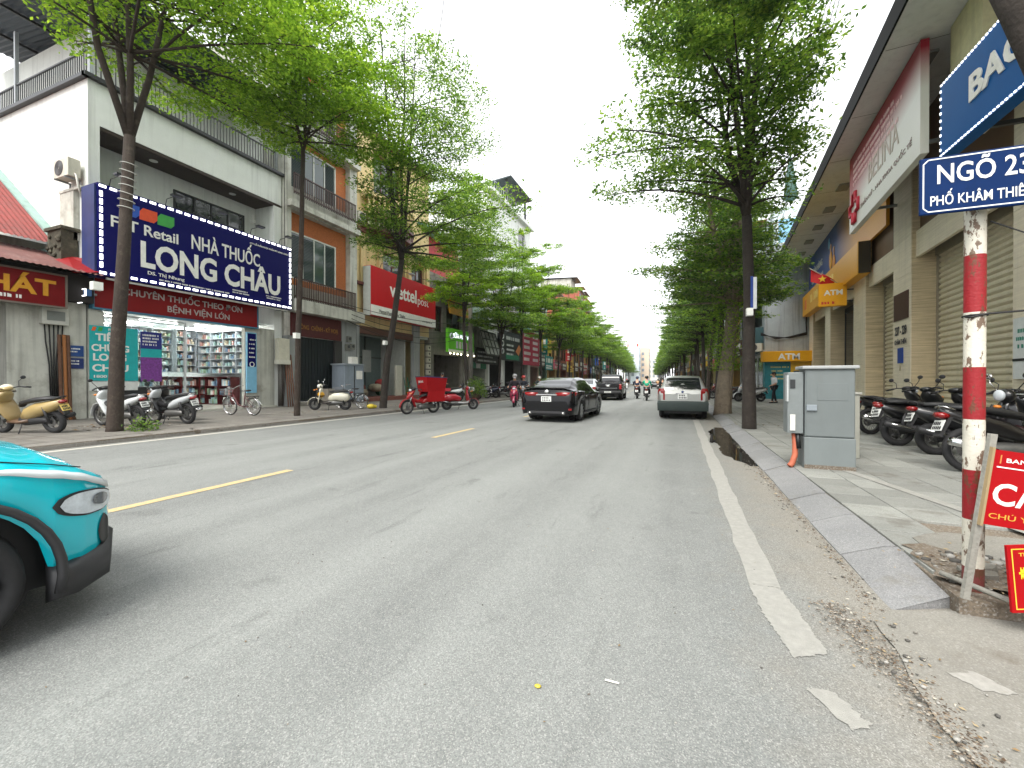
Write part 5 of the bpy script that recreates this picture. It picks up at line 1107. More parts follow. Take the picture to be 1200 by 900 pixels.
t = thing('white_notice', 'white notice board with a green corner on the last pillar at the frame edge', 'notice', rw(-.05, -22.95, 1.35), RZ); MB().bx(-.02, .03, -.6, .5, 0, 1.2).build('board', pm(214, 218, 216, .5), t); MB().bx(-.03, -.02, -.6, .5, .35, .4).build('strip', BLACKM, t); b = glyph_rows(MB(), (-.021, .4, .9), (0, -1, 0), (0, 0, 1), .8, 3, .08, .07, seed=9); b.build('lettering', pm(40, 130, 110, .5), t)
# grey party wall with ATM booth
GW = thing('grey_side_house', 'tall weathered grey house whose blank side wall ends the bank front', 'house', (5.45, 34.0, .1))
b = MB(); holes(b, 0, .3, 0, 7.4, 0, 10.6, [(.6, 6.8, 0, 3.2), (1, 6.4, 5.2, 7.8)]); b.bx(.3, 9, .0, .3, 0, 10.6).bx(.3, 9, 7.1, 7.4, 0, 10.6).bx(.3, 9, .3, 7.1, 10.3, 10.6).bx(3, 3.2, .3, 7.1, 0, 10.3)
b.build('wall', mat('blank_grey_wall', srgb(150, 158, 162), .9, var=.1, scale=1.1, streak=.55, bump=.2, bscale=20, dirt=srgb(110, 114, 112), dirtamt=.4), GW)
MB().bx(-.5, -.02, .35, 7.2, 3.3, 5.0).build('teal_fascia', pm(44, 78, 84, .6), GW); MB().bx(-1.2, -.02, .4, 7.2, 7.9, 8.1).build('canopy', BLACKM, GW)
b = MB()
for z in (8.6, 9.2): b.bx(-1.1, -.03, .5, 7.0, z, z+.06)
b.build('canopy_rail', BLACKM, GW)
f = MB().bx(.1, .2, .6, 6.8, 3.0, 3.2).bx(.1, .2, 3.6, 3.75, 0, 3.).bx(.1, .2, .6, .75, 0, 3.).bx(.1, .2, 6.65, 6.8, 0, 3.); f = f.build('shopfront', ALU, GW); MB().bx(.14, .16, .75, 3.6, 0, 3).build('pane', GLASSD, f); MB().bx(.14, .16, 3.75, 6.65, 0, 3).build('pane', GLASSD, f)
t = thing('glass_penthouse', 'pale blue glass storey rising behind the grey wall above the leaves', 'building', (6.4, 36.5, 10.7)); MB().bx(0, 7, 0, 9, 0, 3.4).build('wall', pm(176, 190, 196, .5), t)
for k in range(4): f = MB().bx(.2+k*1.7, 1.7+k*1.7, -.05, -.002, .7, 2.6).build('window', ALU, t); MB().bx(.3+k*1.7, 1.6+k*1.7, -.06, -.052, .8, 2.5).build('pane', mat('sky_blue_glass', srgb(120, 170, 200), .1), f)
t = thing('folded_parasol', 'closed dark green parasol standing on the roof behind the grey wall', 'parasol', (7.6, 37.2, 14.1)); MB().loft([[(r_*math.cos(a)*(1+.25*(i%2)), r_*math.sin(a)*(1+.25*(i%2)), z) for i, a in enumerate([k*math.pi/6 for k in range(12)])] for z, r_ in ((.6, .16), (.8, .4), (2., .3), (3.4, .14), (4.0, .03))]).build('canopy', pm(60, 92, 84, .7), t); MB().tube([(0, 0, 0), (0, 0, 4.4)], .05, 6).build('pole', BLACKM, t)
t = thing('atm_booth', 'teal ATM booth with a yellow ATM header against the grey wall', 'ATM', (5.3, 33.2, .12))
MB().bx(-.1, 2.8, -.25, .75, 2.5, 3.2).build('header', MATS['bank_yellow'], t, bev=.02); letters('ATM', WHT, (.75, -.252, 2.62), (1, 0, 0), (0, 0, 1), 1.25, .42, .03, t)
MB().bx(.05, 1.55, .1, .75, 0, 2.5).build('teal_panel', pm(36, 120, 130, .5, var=.25, scale=5), t); MB().bx(1.55, 2.75, .0, .75, 0, 2.5).build('yellow_panel', pm(206, 160, 40, .5), t)
b = glyph_rows(MB(), (.4, .098, 2.1), (1, 0, 0), (0, 0, 1), 1.0, 4, .1, .16, seed=14); b.build('lettering', pm(200, 190, 110, .5), t); MB().bx(1.7, 2.6, -.04, 0, .9, 1.9).build('machine_face', pm(90, 96, 100, .4), t)
t = ac_unit('white air conditioner on the dark shopfront beside the ATM header', (5.1, 34.6, 3.4), R(180))
t.rotation_euler = (0, 0, R(-120))
t = thing('wall_cables', 'sagging black cables strung across the grey side wall', 'cables', (5.5, 33.95, 4.0)); b = MB()
for k in range(4): b.tube([(-.3+.0*k, -.05, .5+.06*k), (.6, -.08, .35-.05*k), (1.4, -.07, .25+.03*k), (2.4, -.05, .45+.05*k)], .03, 5)
b.tube([(2.4, -.06, 2.0), (2.35, -.08, 1.2), (2.4, -.06, .5)], .04, 5); b.build('cable', BLACKP, t)
# further houses on the right
q = random.Random(91); y = 41.6; k = 0
while y < 170 and k < 20:
    w = q.uniform(4.2, 6.5) if y < 100 else q.uniform(7, 11); fl = q.choice((1, 2, 2, 3)); cn, cm = q.choice(HC); xo = 5.6+bend(y)+q.uniform(-.2, .3)
    tube_house('%s %s-storey house, %s one beyond the grey side wall on the right' % (cn, NUMW[fl], ORD[k]), (xo, y, .12), -1, w, fl, cm, q, BR)
    if y < 110:
        sn, sc_ = q.choice(SC); far_sign('%s right-row shop sign on the %s house %s past the grey wall' % (sn, cn, ORD[k]), (xo-q.uniform(.4, .9), y+.3, q.uniform(3, 3.6)), -1, w-.5, q.uniform(1.1, 2), sc_, q, BR)
    y += w+.05; k += 1
q = random.Random(15)
for i, (xx, yy, w, d, h, c, nm) in enumerate(((-23, 225, 7, 10, 19, (196, 206, 212), 'pale blue glass tower block over the far tree tops'), (-25, 250, 7, 10, 20, (196, 170, 160), 'pinkish slim tower with a red roof sign far down the street'), (-22, 262, 10, 12, 21, (206, 190, 170), 'cream stepped block at the far end of the street'), (-24, 300, 24, 14, 16, (200, 198, 190), 'broad whitish block closing the far end of the street'))):
    t = thing('tower_block', nm, 'building', (xx, yy, 0)); MB().bx(-w/2, w/2, 0, d, 0, h).build('wall', pm(*c, .8), t)  # tower wall colours are paled to imitate distance haze
    f = int(h/3.2)
    me = MB().bx(-.7, .7, -.06, -.002, .8, 2.4).mesh('window', pm(130, 140, 148, .3)); me2 = MB().bx(-.06+w/2, w/2+.06, -.7, .7, .8, 2.4).mesh('window', pm(130, 140, 148, .3))
    for k in range(1, f):
        for j in range(int(w/2.6)): link('window', me, t, (-w/2+1.4+j*2.6, 0, k*3.2))
        for j in range(int(d/3)): link('window', me2, t, (0, 1.6+j*3, k*3.2))
    MB().bx(-w/4, w/4, 2, d-2, h, h+3).build('roof_house', pm(*[min(255, v+10) for v in c], .8), t)
    if i == 1: MB().bx(-3, 3, 0, .4, h+.02, h+2.6).build('roof_sign', pm(200, 60, 50, .6), t)
# ================================================================ trees standing
GL = 'street trees along the left kerb'; GR = 'street trees along the right kerb'
T1 = std_tree(3, 7.0, 15.5, 4.3, 42000, .115, BARK, LEAF_A, r0=.14, lean=(.35, .15), nst=4, ntier=5, openf=.5, bias=(.45, .3), spread=.2, fl=1.4, tmin=.22)
place_tree(T1, 'thick-trunked bright green tree with wire rings standing right in front of the pharmacy', (-12.48, 5.96, .1), 0, GL)
T2 = std_tree(5, 9.3, 16.2, 3.3, 40000, .12, BARK, LEAF_A, r0=.09, lean=(.1, .2), nst=4, ntier=4, openf=.55, bias=(.3, 0), fl=1.15, spread=.22, tmin=.03)
place_tree(T2, 'slim straight tree with bright leaves in front of the brick shutter house', (-12.27, 10.95, .1), 0, GL)
T3 = std_tree(8, 6.6, 16.4, 3.9, 42000, .125, BARKD, LEAF_B, r0=.15, lean=(.75, .35), nst=4, ntier=5, openf=.35, bias=(.55, .28), droop=.12, spread=.22, tmin=.02, fl=1.2)
place_tree(T3, 'leaning dark-trunked tree in front of the red parcel sign', (-12.27, 15.53, .1), 0, GL)
V1 = std_tree(21, 5.2, 14.6, 3.7, 24000, .18, BARKD, LEAF_A, r0=.12, lean=(.2, .1), nst=4, ntier=4, spread=.24)
V2 = std_tree(22, 4.9, 13.4, 3.7, 24000, .18, BARKD, LEAF_B, r0=.12, lean=(-.1, .2), nst=4, ntier=4, spread=.24)
V3 = std_tree(23, 5.4, 15.0, 3.5, 24000, .18, BARKD, LEAF_A, r0=.12, lean=(.1, -.1), nst=4, ntier=4, spread=.24)
q = random.Random(17)
spots = [(-12.6, 24.2, .95), (-12.7, 29.5, .9), (-12.6, 34.2, .9), (-12.6, 39.8, .95), (-12.7, 46, 1.0)]
LAB = ['street tree on the left kerb in front of the green drinks sign', 'street tree on the left kerb in front of the black menu sign', 'street tree on the left kerb in front of the charcoal sign', 'street tree on the left kerb at the near edge of the pink banner', 'street tree on the left kerb at the far edge of the pink banner']
for i, (x, y_, s_) in enumerate(spots): place_tree((V1, V2, V3)[i % 3], LAB[i], (x, y_, .1), q.uniform(0, 6.28), GL, s_)
y = 52; i = 0
while y < 285:
    place_tree((V1, V2, V3)[(i+1) % 3], 'left-hand street tree, %s past the yellow sign' % ordn(i), (-12.6+bend(y)+q.uniform(-.3, .3), y, .1), q.uniform(0, 6.28), GL, q.uniform(.85, 1.0)*(1 if y < 90 else 1.05)); y += q.uniform(5.6, 7.2); i += 1
# right side
TR1 = std_tree(31, 5.4, 13.8, 2.9, 42000, .115, BARKD, LEAF_B, r0=.145, lean=(-.05, .15), nst=5, ntier=5, openf=.75, bias=(-.28, -.1), spread=.16, tmin=.04, fl=1.15, up=.26, pw=.35)
place_tree(TR1, 'tall spreading tree standing alone in a dirt square behind the grey cabinet', (1.61, 12.11, .1), 0, GR)
TR2 = std_tree(33, 4.0, 9.4, 3.1, 28000, .13, BARKP, LEAF_C, r0=.27, lean=(.35, .2), nst=4, ntier=5, openf=.4, spread=.22, fl=1.3, bias=(-.25, 0), tmin=.02)
place_tree(TR2, 'thick pale-barked tree wrapped in a creeper beside the silver car', (1.48, 17.7, .1), 0, GR)
W1 = std_tree(41, 4.6, 12.0, 3.0, 17000, .17, BARKD, LEAF_C, r0=.15, lean=(-.2, .2), nst=4, ntier=6, spread=.24, tmin=.02, bias=(-.2, 0))
W2 = std_tree(42, 4.8, 13.2, 3.0, 17000, .17, BARK, LEAF_B, r0=.14, lean=(-.4, .1), nst=4, ntier=6, spread=.24, tmin=.02, bias=(-.2, 0))
LABR = ['dark leafy tree on the right kerb, next one beyond the creeper-wrapped trunk', 'brown-trunked tree on the right kerb, second beyond the creeper-wrapped trunk']
y = 24.0; i = 0
while y < 285:
    place_tree((W1, W2, V1 if y > 60 else W1)[i % 3], LABR[i] if i < 2 else 'right-hand street tree, %s beyond the creeper-wrapped trunk' % ordn(i), (1.7+bend(y)+q.uniform(-.15, .15), y, .1), q.uniform(0, 6.28), GR, q.uniform(.92, 1.05)); y += q.uniform(5.8, 7.4); i += 1
# near tree leaning in at the right-hand edge of the frame
q2 = np.random.default_rng(5)
tr = [(4.3, 5.2, 0, .22), (4.12, 5.5, 1.2, .17), (3.8, 5.8, 3.0, .15), (3.5, 6.05, 4.2, .14), (3.25, 6.05, 5.0, .135), (3.08, 6.1, 5.6, .13)]
st = [[(3.08, 6.1, 5.5, .13), (2.7, 6.7, 6.6, .10), (2.0, 7.6, 7.6, .07), (1.0, 8.6, 8.3, .04), (.2, 9.4, 8.7, .015)], [(3.08, 6.1, 5.5, .13), (2.9, 5.8, 7.2, .09), (2.4, 5.6, 9, .05), (1.8, 5.4, 10.5, .02)]]
TN = tree_meshes(51, tr, st, [(0, .62, 1.3), (0, .8, 1.6), (0, .97, 1.5), (1, .6, 1.8), (1, .95, 1.6)], 2.5, 30000, .085, BARKD, LEAF_C, spread=.16, up=.12)
t = place_tree(TN, 'near dark tree leaning in at the upper right corner before the blue insurance sign', (0, 0, .12), 0, GR)
# creeper on the pale trunk
P = []
for i in range(2600):
    z = q2.uniform(1.6, 4.2); a = q2.uniform(0, 6.28); r_ = .28+abs(q2.normal(0, .16)); P.append((r_*math.cos(a)+.09*z*.35, r_*math.sin(a)+.05*z*.35, z))
me = leaf_mesh('leaves', np.array(P), .10, q2, flat=.7, mt=LEAF_A)
t = thing('creeper', 'pale green creeper climbing the thick trunk beside the silver car', 'climbing plant', (1.48, 17.7, .1)); link('leaves', me, t); MB().tube([(.2, -.22, 0), (.26, -.2, 1.5), (.32, -.16, 3), (.4, -.1, 4.2)], .02, 5).build('stem', BARKP, t)
# wire rings and bark tags on the near-left trunk
t = thing('wire_coil', 'pale wire wound in rings round the trunk before the pharmacy sign', 'wire', (-12.48, 5.96, .1)); b = MB()
for k in range(7): b.torus((.27+.012*k, .11+.004*k, 5.3+.17*k), (.1+.06*(k%3), .05, 1), .155, .009, 20, 4)
b.build('ring', pm(190, 190, 184, .5), t)
for (x, y_, z, lab) in ((-12.27+.16, 15.5, 3.0, 'small white number tag on the leaning trunk by the parcel sign'), (-12.12, 10.85, 2.85, 'small white number tag on the slim trunk'), (-12.28, 5.6, 3.45, 'white paper tag on the thick trunk below the pharmacy sign'), (1.55, 11.95, 3.0, 'small white number tag on the tall right-hand trunk')):
    t = thing('tree_tag', lab, 'tag', (x, y_, z)); MB().bx(-.04, .10, -.16, .02, -.09, .09).build('plate', pm(224, 224, 216, .6), t)
# concrete poles
def pole(label, loc, h):
    t = thing('utility_pole', label, 'utility pole', loc, 0, 'concrete utility poles'); MB().tube([(0, 0, -.1), (0, 0, h)], [.2, .12], 10).build('shaft', CONCW, t)
    b = MB(); 
    for z in (h-.5, h-1.2): b.bx(-.9, .9, -.05, .05, z, z+.1)
    b.build('crossarm', STEEL, t)
    b = MB()
    for k in range(6): b.ell((-.85+.34*k, 0, h-.35), .06, 8, 6)
    b.build('insulator', pm(150, 120, 110, .3), t); return t
pole('concrete utility pole with bundled wires between the parcel sign and the green drinks sign', (-14.3, 28, .1), 9.5)
t = thing('overhead_cables', 'loose bundle of black cables running from the concrete pole along the left fronts', 'cables', (-14.3, 28, 8.5)); b = MB(); q = random.Random(6)
for k in range(5):
    x1 = -.3+.15*k; pts = []
    for i in range(11): u = i/10; pts.append((x1*u-.1*k, 30*u, -1.6*4*u*(1-u)*(.6+.15*k)-.25*k))
    b.tube(pts, .018, 4)
    pts = [(-2.6*(i/8), -10*(i/8), -3.0-.2*k-.8*4*(i/8)*(1-i/8)*(.4+.2*k)) for i in range(9)]; b.tube(pts, .016, 4)
b.build('cable', BLACKP, t)
t = thing('hanging_wire', 'single thin black wire crossing the white sky above the left trees', 'wire', (-11.6, 17, 10)); MB().tube([(0, 0, 0), (.3, 2.0, 10), (.5, 4, 22)], .022, 5).build('wire', BLACKP, t)
t = thing('eave_wires', 'faint thin wires rising past the eave edge of the bank', 'wires', (4.6, 20, 6)); b = MB()
for k in range(4): b.tube([(.6-.2*k, 12, 2.5+.5*k), (.3-.1*k, 5, 4+.4*k), (-.2, -4, 6.4+.5*k), (-1, -14, 9+.6*k)], .012, 4)
b.build('wire', BLACKP, t)
# ================================================================ MOTORBIKES AND BICYCLES
TYRE = mat('tyre_rubber', (.016, .016, .017), .8, var=.2, scale=20); CHR = mat('chrome', (.6, .6, .6), .15, metal=1., var=.03); ENG = mat('engine_alloy', srgb(110, 110, 108), .45, metal=.6, var=.2, scale=15)
TAILR = mat('tail_lamp_red', srgb(130, 8, 12), .2, coat=.6, var=.05); HLAMP = mat('lamp_lens', srgb(200, 206, 210), .12, var=.05); PLT = pm(222, 224, 220, .5); PLTY = pm(222, 196, 110, .5); SEATB = mat('black_vinyl', (.02, .02, .021), .5, var=.2); SMOKE = mat('black_plastic', (.024, .024, .026), .55, var=.15)
def plate_marks(b, o, along, up, w, h, m=0):
    a, u = Vector(along).normalized(), Vector(up).normalized(); o = Vector(o); n = a.cross(u)
    for r_ in range(2):
        for k in range(5 - (r_ == 0)):
            p = o+a*(w*(.12+.17*k))+u*(h*(.56-.44*r_)); b.poly([p, p+a*w*.10, p+a*w*.10+u*h*.3, p+u*h*.3], n*.003, m)
    return b
def wheel(name, x, r, th, par, y=0., spokes=5, rimm=None, tw=.045, disc=True):
    w = MB().torus((x, y, r), (0, 1, 0), r-th*.8, th, 26, 8, tw=tw).build(name, TYRE, par)
    b = MB(); b.torus((x, y, r), (0, 1, 0), r-th*1.75, .014, 24, 6, tw=.028)
    for k in range(spokes):
        a = 2*math.pi*k/spokes; b.tube([(x, y, r), (x+(r-th*1.7)*math.cos(a), y, r+(r-th*1.7)*math.sin(a))], .011 if spokes < 9 else .0035, 5)
    b.disc((x, y, r), (0, 1, 0), .045, .09, 12)
    if disc: b.disc((x, y+.055, r), (0, 1, 0), .10, .006, 18, 0, .05)
    b.build('rim', rimm or ENG, w); return w
def motorbike(style='cub', body=(220, 222, 222), trim=(30, 30, 32), plate=PLT, acc=None, mirrors=True):
    """returns an Empty with parts; +x forward, rear wheel at x=-.62, front wheel at x=.62"""
    t = bpy.data.objects.new('motorbike', None); COL.objects.link(t)
    B = mat('bikepaint_%d_%d_%d' % body, srgb(*body), .28, coat=.5, var=.05); T = pm(*trim, .5); A = pm(*acc, .35) if acc else B
    big = style == 'cub'; r = .285 if big else .255 if style == 'scooter' else .235; th = .042 if big else .055
    wheel('rear_wheel', -.62, r, th*1.1, t, spokes=5 if not big else 18, tw=th*1.1); wheel('front_wheel', .62, r, th, t, spokes=5 if not big else 18, tw=th)
    b = MB(); 
    for y in (-.075, .075): b.tube([(.62, y, r), (.50, y, .66), (.44, y*.9, .84)], .022, 7)
    b.build('fork', CHR if big else SMOKE, t)
    pts = [(.62+(r+.045)*math.cos(a), r+(r+.045)*math.sin(a)) for a in [R(v) for v in range(-5, 176, 20)]]
    b = MB(); b.blob([(x, z, .062, .012) for x, z in pts], 10, p=2.2); b.build('front_mudguard', B, t)
    if style == 'retro':
        b = MB(); b.loft([[(.44+dx+.10*math.cos(a)*0, .26*math.sin(a)*s_, z+0*.1) if False else (.44+dx-.12*abs(math.sin(a))*s_, .25*math.sin(a)*s_, z) for a in [math.pi*(i/9-.5) for i in range(10)]] for dx, z, s_ in ((.06, .30, .75), (.05, .42, .95), (.0, .62, .92), (-.04, .80, .6), (-.08, .92, .35))], closed=False, cap=False); 
        b.blob([(.40, .50, .05, .04), (.36, .75, .07, .05), (.33, .95, .06, .04)], 10); o = b.build('leg_shield', B, t)
        o.modifiers.new('thick', 'SOLIDIFY').thickness = .02
        b = MB(); b.blob([(-.80, .46, .06, .10), (-.72, .50, .15, .17), (-.52, .55, .20, .20), (-.25, .56, .19, .17), (-.06, .48, .12, .14), (.0, .42, .10, .1)], 14); b.build('body_shell', B, t)
        b = MB(); b.blob([(-.1, .32, .14, .05), (.1, .30, .16, .04), (.33, .31, .16, .04), (.44, .4, .14, .05)], 10); b.build('floorboard', T, t)
        b = MB(); b.blob([(-.78, .76, .08, .03), (-.6, .80, .15, .055), (-.3, .77, .15, .055), (-.04, .75, .10, .04)], 12); b.build('seat', SEATB, t)
        hz, hx = 1.0, .30
        b = MB(); b.ell((hx+.06, 0, .98), (.09, .12, .10)); b.build('headset', B, t)
    else:
        wf = .20 if style == 'scooter' else .15
        b = MB(); b.blob([(.66, .60, .03, .03), (.60, .66, .09, .07), (.52, .78, wf*.95, .10), (.42, .90, wf*.8, .07), (.34, .97, .06, .03)], 14); b.build('front_cowl', B, t)
        b = MB(); b.blob([(.50, .74, wf, .03), (.42, .58, wf*1.05, .035), (.34, .40, wf*.9, .04), (.28, .28, .12, .04)], 12); b.build('leg_shield', A if acc else B, t)
        if style == 'scooter':
            b = MB(); b.blob([(.36, .28, .13, .05), (.1, .26, .15, .045), (-.15, .30, .14, .06)], 10); b.build('floorboard', T, t)
            b = MB(); b.blob([(-.92, .74, .03, .03), (-.84, .70, .09, .08), (-.62, .62, .15, .13), (-.35, .55, .17, .16), (-.12, .45, .15, .16), (.02, .36, .11, .10)], 14); b.build('body_shell', B, t)
            b = MB(); b.blob([(-.80, .80, .07, .03), (-.55, .80, .14, .05), (-.25, .76, .14, .055), (.02, .70, .10, .05), (.08, .62, .06, .04)], 12); b.build('seat', SEATB, t)
        else:
            b = MB(); b.blob([(.40, .62, .06, .07), (.2, .50, .07, .07), (0, .50, .08, .08), (-.15, .55, .09, .08)], 10); b.build('frame_spine', A if acc else T, t)
            b = MB(); b.blob([(-.92, .80, .03, .03), (-.80, .75, .08, .06), (-.55, .67, .12, .10), (-.30, .58, .13, .11), (-.12, .50, .11, .09), (-.02, .44, .08, .05)], 14); b.build('body_shell', B, t)
            b = MB(); b.blob([(-.82, .84, .07, .025), (-.55, .82, .13, .045), (-.25, .77, .12, .05), (.0, .72, .09, .045), (.08, .66, .05, .03)], 12); b.build('seat', SEATB, t)
        hz, hx = 1.02, .34
        b = MB(); b.blob([(.50, .96, .06, .05), (.44, 1.0, .13, .06), (.34, 1.02, .11, .05), (.28, 1.02, .05, .03)], 12); b.build('handlebar_cover', B if style == 'scooter' else T, t)
    b = MB(); b.tube([(hx-.10, -.36, hz-.02), (hx-.02, -.2, hz+.02), (hx+.03, 0, hz), (hx-.02, .2, hz+.02), (hx-.10, .36, hz-.02)], .013, 6); hb = b.build('handlebar', CHR if style == 'retro' else SMOKE, t)
    b = MB().tube([(hx-.11, -.37, hz-.02), (hx-.04, -.25, hz+.01)], .02, 7); b.build('grip', SEATB, hb); b = MB().tube([(hx-.11, .37, hz-.02), (hx-.04, .25, hz+.01)], .02, 7); b.build('grip', SEATB, hb)
    if mirrors:
        for s in (-1, 1):
            b = MB().tube([(hx-.02, s*.2, hz+.02), (hx+.04, s*.26, hz+.14), (hx, s*.31, hz+.2)], .007, 5).ell((hx, s*.33, hz+.22), (.018, .06, .042), 10, 6); b.build('mirror', SMOKE if style != 'retro' else CHR, t)
    if style == 'retro': MB().ell((hx+.14, 0, .98), (.04, .08, .08), 14, 8).build('headlight', HLAMP, t)
    else: MB().ell((.53, 0, .955 if big else .93), (.045, .09, .05), 14, 8).build('headlight', HLAMP, t)
    b = MB()
    for s in (-1, 1): b.ell((.56, s*.12, .84), (.04, .045, .025), 10, 6)
    b.build('indicator', pm(214, 130, 50, .3), t)
    b = MB(); b.blob([(.12, .30, .09, .08), (.0, .28, .12, .11), (-.25, .30, .13, .10), (-.45, .30, .10, .08), (-.62, r, .06, .06)], 12); b.build('engine', ENG if style != 'scooter' else SMOKE, t)
    b = MB(); b.tube([(.0, -.12, .22), (-.3, -.15, .2), (-.45, -.16, .27), (-.92, -.17, .40)], [.018, .02, .05, .055], 9); ex = b.build('exhaust', CHR if big else SMOKE, t)
    MB().tube([(-.5, -.215, .30), (-.84, -.215, .39)], [.015, .02], 6).build('heat_guard', CHR, ex)
    b = MB()
    for s in (-1, 1): b.tube([(-.62, s*.10, r), (-.55, s*.13, .62)], .028, 8)
    b.build('shock', SMOKE, t)
    MB().blob([(-.96, .74, .05, .03), (-.90, .73, .085, .045), (-.84, .72, .07, .04)], 10).build('tail_lamp', TAILR, t)
    b = MB(); b.poly([(-.84, -.06, .72), (-.97, -.06, .46), (-.94, -.06, .44), (-.80, -.06, .70)], (0, .12, 0)); b.build('rear_mudguard', SMOKE, t)
    b = MB(); b.poly([(-.905, -.095, .665), (-.905, .095, .665), (-.965, .095, .525), (-.965, -.095, .525)], (-.006, 0, .002)); pl = b.build('number_plate', plate, t)
    plate_marks(MB(), (-.973, .095, .53), (0, -1, 0), (.4, 0, 1), .19, .14).build('lettering', pm(40, 40, 44, .6), pl)
    b = MB(); b.tube([(-.80, -.10, .80), (-.90, -.09, .84), (-.92, 0, .85), (-.90, .09, .84), (-.80, .10, .80)], .012, 6); b.build('grab_rail', CHR if style != 'scooter' else SMOKE, t)
    MB().tube([(.0, .12, .24), (-.03, .26, .0)], .012, 6).build('side_stand', SMOKE, t)
    return t
BPROTO = {}
def bike(label, rear, deg, style='cub', body=(220, 222, 222), trim=(30, 30, 32), plate=PLT, acc=None, group='motorbikes parked on the pavements', z=.125, lean=None, name='motorbike', from_front=False):
    """rear = ground point of the rear wheel, deg = heading"""
    a = R(deg); k = (style, body, trim, plate.name, acc)
    if k not in BPROTO: t = BPROTO[k] = motorbike(style, body, trim, plate, acc)
    else: t = dup(BPROTO[k])
    t.name = name
    t.location = (rear[0]+.62*math.cos(a), rear[1]+.62*math.sin(a), z); t.rotation_euler = (R(-6 if lean is None else lean), 0, a)
    for key in ('label', 'category', 'group'):
        if key in t: del t[key]
    return tag(t, label, 'motorbike', group)
WH = (214, 218, 218); BKc = (26, 26, 28); RED = (148, 14, 22)
GP = 'motorbikes parked on the left pavement'; GQ = 'motorbikes parked before the bank'; GA = 'motorbikes parked by the ATM booth'
g = bike('gold scooter with brown trim and a yellow plate left of the thick trunk', (-13.35, 5.28), 200, 'scooter', (168, 146, 96), (92, 70, 52), PLTY, (150, 128, 84), GP, lean=-8)
t = thing('helmet', 'cream half helmet hung on the handlebar of the gold scooter', 'helmet', (-14.55, 4.92, 1.12)); MB().ell((0, 0, 0), (.15, .13, .12), 14, 8).build('shell', pm(214, 206, 186, .3), t); MB().torus((0, 0, -.05), (0, 0, 1), .13, .02, 16, 5).build('rim', pm(60, 50, 44, .5), t)
bike('white underbone motorbike half hidden by the thick trunk at the pharmacy', (-13.1, 6.75), 187, 'cub', WH, (30, 30, 32), PLT, None, GP)
bike('black and white underbone motorbike with its plate sticking out right of the other white one', (-12.75, 7.75), 186, 'cub', (196, 200, 202), (24, 24, 26), PLT, (22, 22, 24), GP)
bike('black scooter standing deepest before the pharmacy glass', (-13.9, 8.5), 182, 'scooter', BKc, (20, 20, 22), PLT, None, GP)
bike('ivory retro scooter before the black folding door', (-12.98, 14.0), 205, 'retro', (222, 218, 200), (50, 44, 40), PLT, None, GP)
t = thing('helmet', 'yellow helmet hanging under the seat front of the ivory retro scooter', 'helmet', (-13.85, 13.55, .75)); MB().ell((0, 0, 0), (.14, .14, .13), 14, 8).build('shell', pm(214, 160, 40, .4), t); MB().torus((0, 0, -.05), (0, 0, 1), .13, .02, 16, 5).build('rim', BLACKP, t)
rb_ = bike('red delivery motorbike with a big parcel box at the kerb', (-9.55, 15.3), 246, 'cub', RED, (30, 30, 32), PLT, RED, 'motorbikes standing at the left kerb', z=0.004)
# parcel box
t = thing('delivery_box', 'large open-topped red delivery box carried on the red motorbike', 'box', (-9.58, 15.22, .90), R(246))
PB = mat('parcel_red_canvas', srgb(150, 14, 20), .7, var=.1, spec=.2)
b = MB(); b.loft([[(-.42, -.34, 0), (.42, -.34, 0), (.42, .34, 0), (-.42, .34, 0)], [(-.50, -.42, .54), (.50, -.42, .58), (.50, .42, .58), (-.50, .42, .54)]], smooth=False, cap=False); b.quad((-.42, -.34, .01), (.42, -.34, .01), (.42, .34, .01), (-.42, .34, .01)); o = b.build('box', PB, t); o.modifiers.new('thick', 'SOLIDIFY').thickness = .025
MB().bx(-.46, .46, -.37, .37, .46, .50).build('lining', pm(34, 36, 84, .8), t)
b = MB().tube([(-.5, -.42, .55), (.5, -.42, .59), (.5, .42, .59), (-.5, .42, .55), (-.5, -.42, .55)], .022, 6); b.build('rim', pm(40, 40, 90, .7), t)
letters('viettel', WHT, (.30, -.487, .40), (-1, 0, 0), (0, -.13, 1), .5, .13, .02, t) if False else letters('viettel', WHT, (-.30, -.40, .32), (1, 0, 0), (0, -.15, 1), .5, .13, .02, t)
letters('post', WHT, (.482, -.2, .32), (0, 1, 0), (.12, 0, 1), .34, .12, .0, t)
for s in (-1, 1): MB().bx(-.42, .36, s*.30-.05, s*.30+.05, -.42, -.01).build('saddle_bag', PB, t)
eb = bike('small red electric moped with a basket beside the waiting woman', (-9.95, 17.1), 40, 'retro', (160, 18, 34), (190, 190, 190), PLT, None, 'motorbikes standing at the left kerb', z=.004)
MB().bx(-.85, -.45, -.16, .16, .84, .98).build('rear_seat_pad', pm(170, 30, 44, .5), eb); b = MB()
for z in (.86, .94, 1.02): b.tube([(.44, -.14, z), (.66, -.13, z), (.66, .13, z), (.44, .14, z)], .006, 4)
for k in range(5): b.tube([(.66, -.13+.065*k, .86), (.66, -.13+.065*k, 1.02)], .005, 4)
b.build('basket', pm(190, 190, 190, .5), eb)
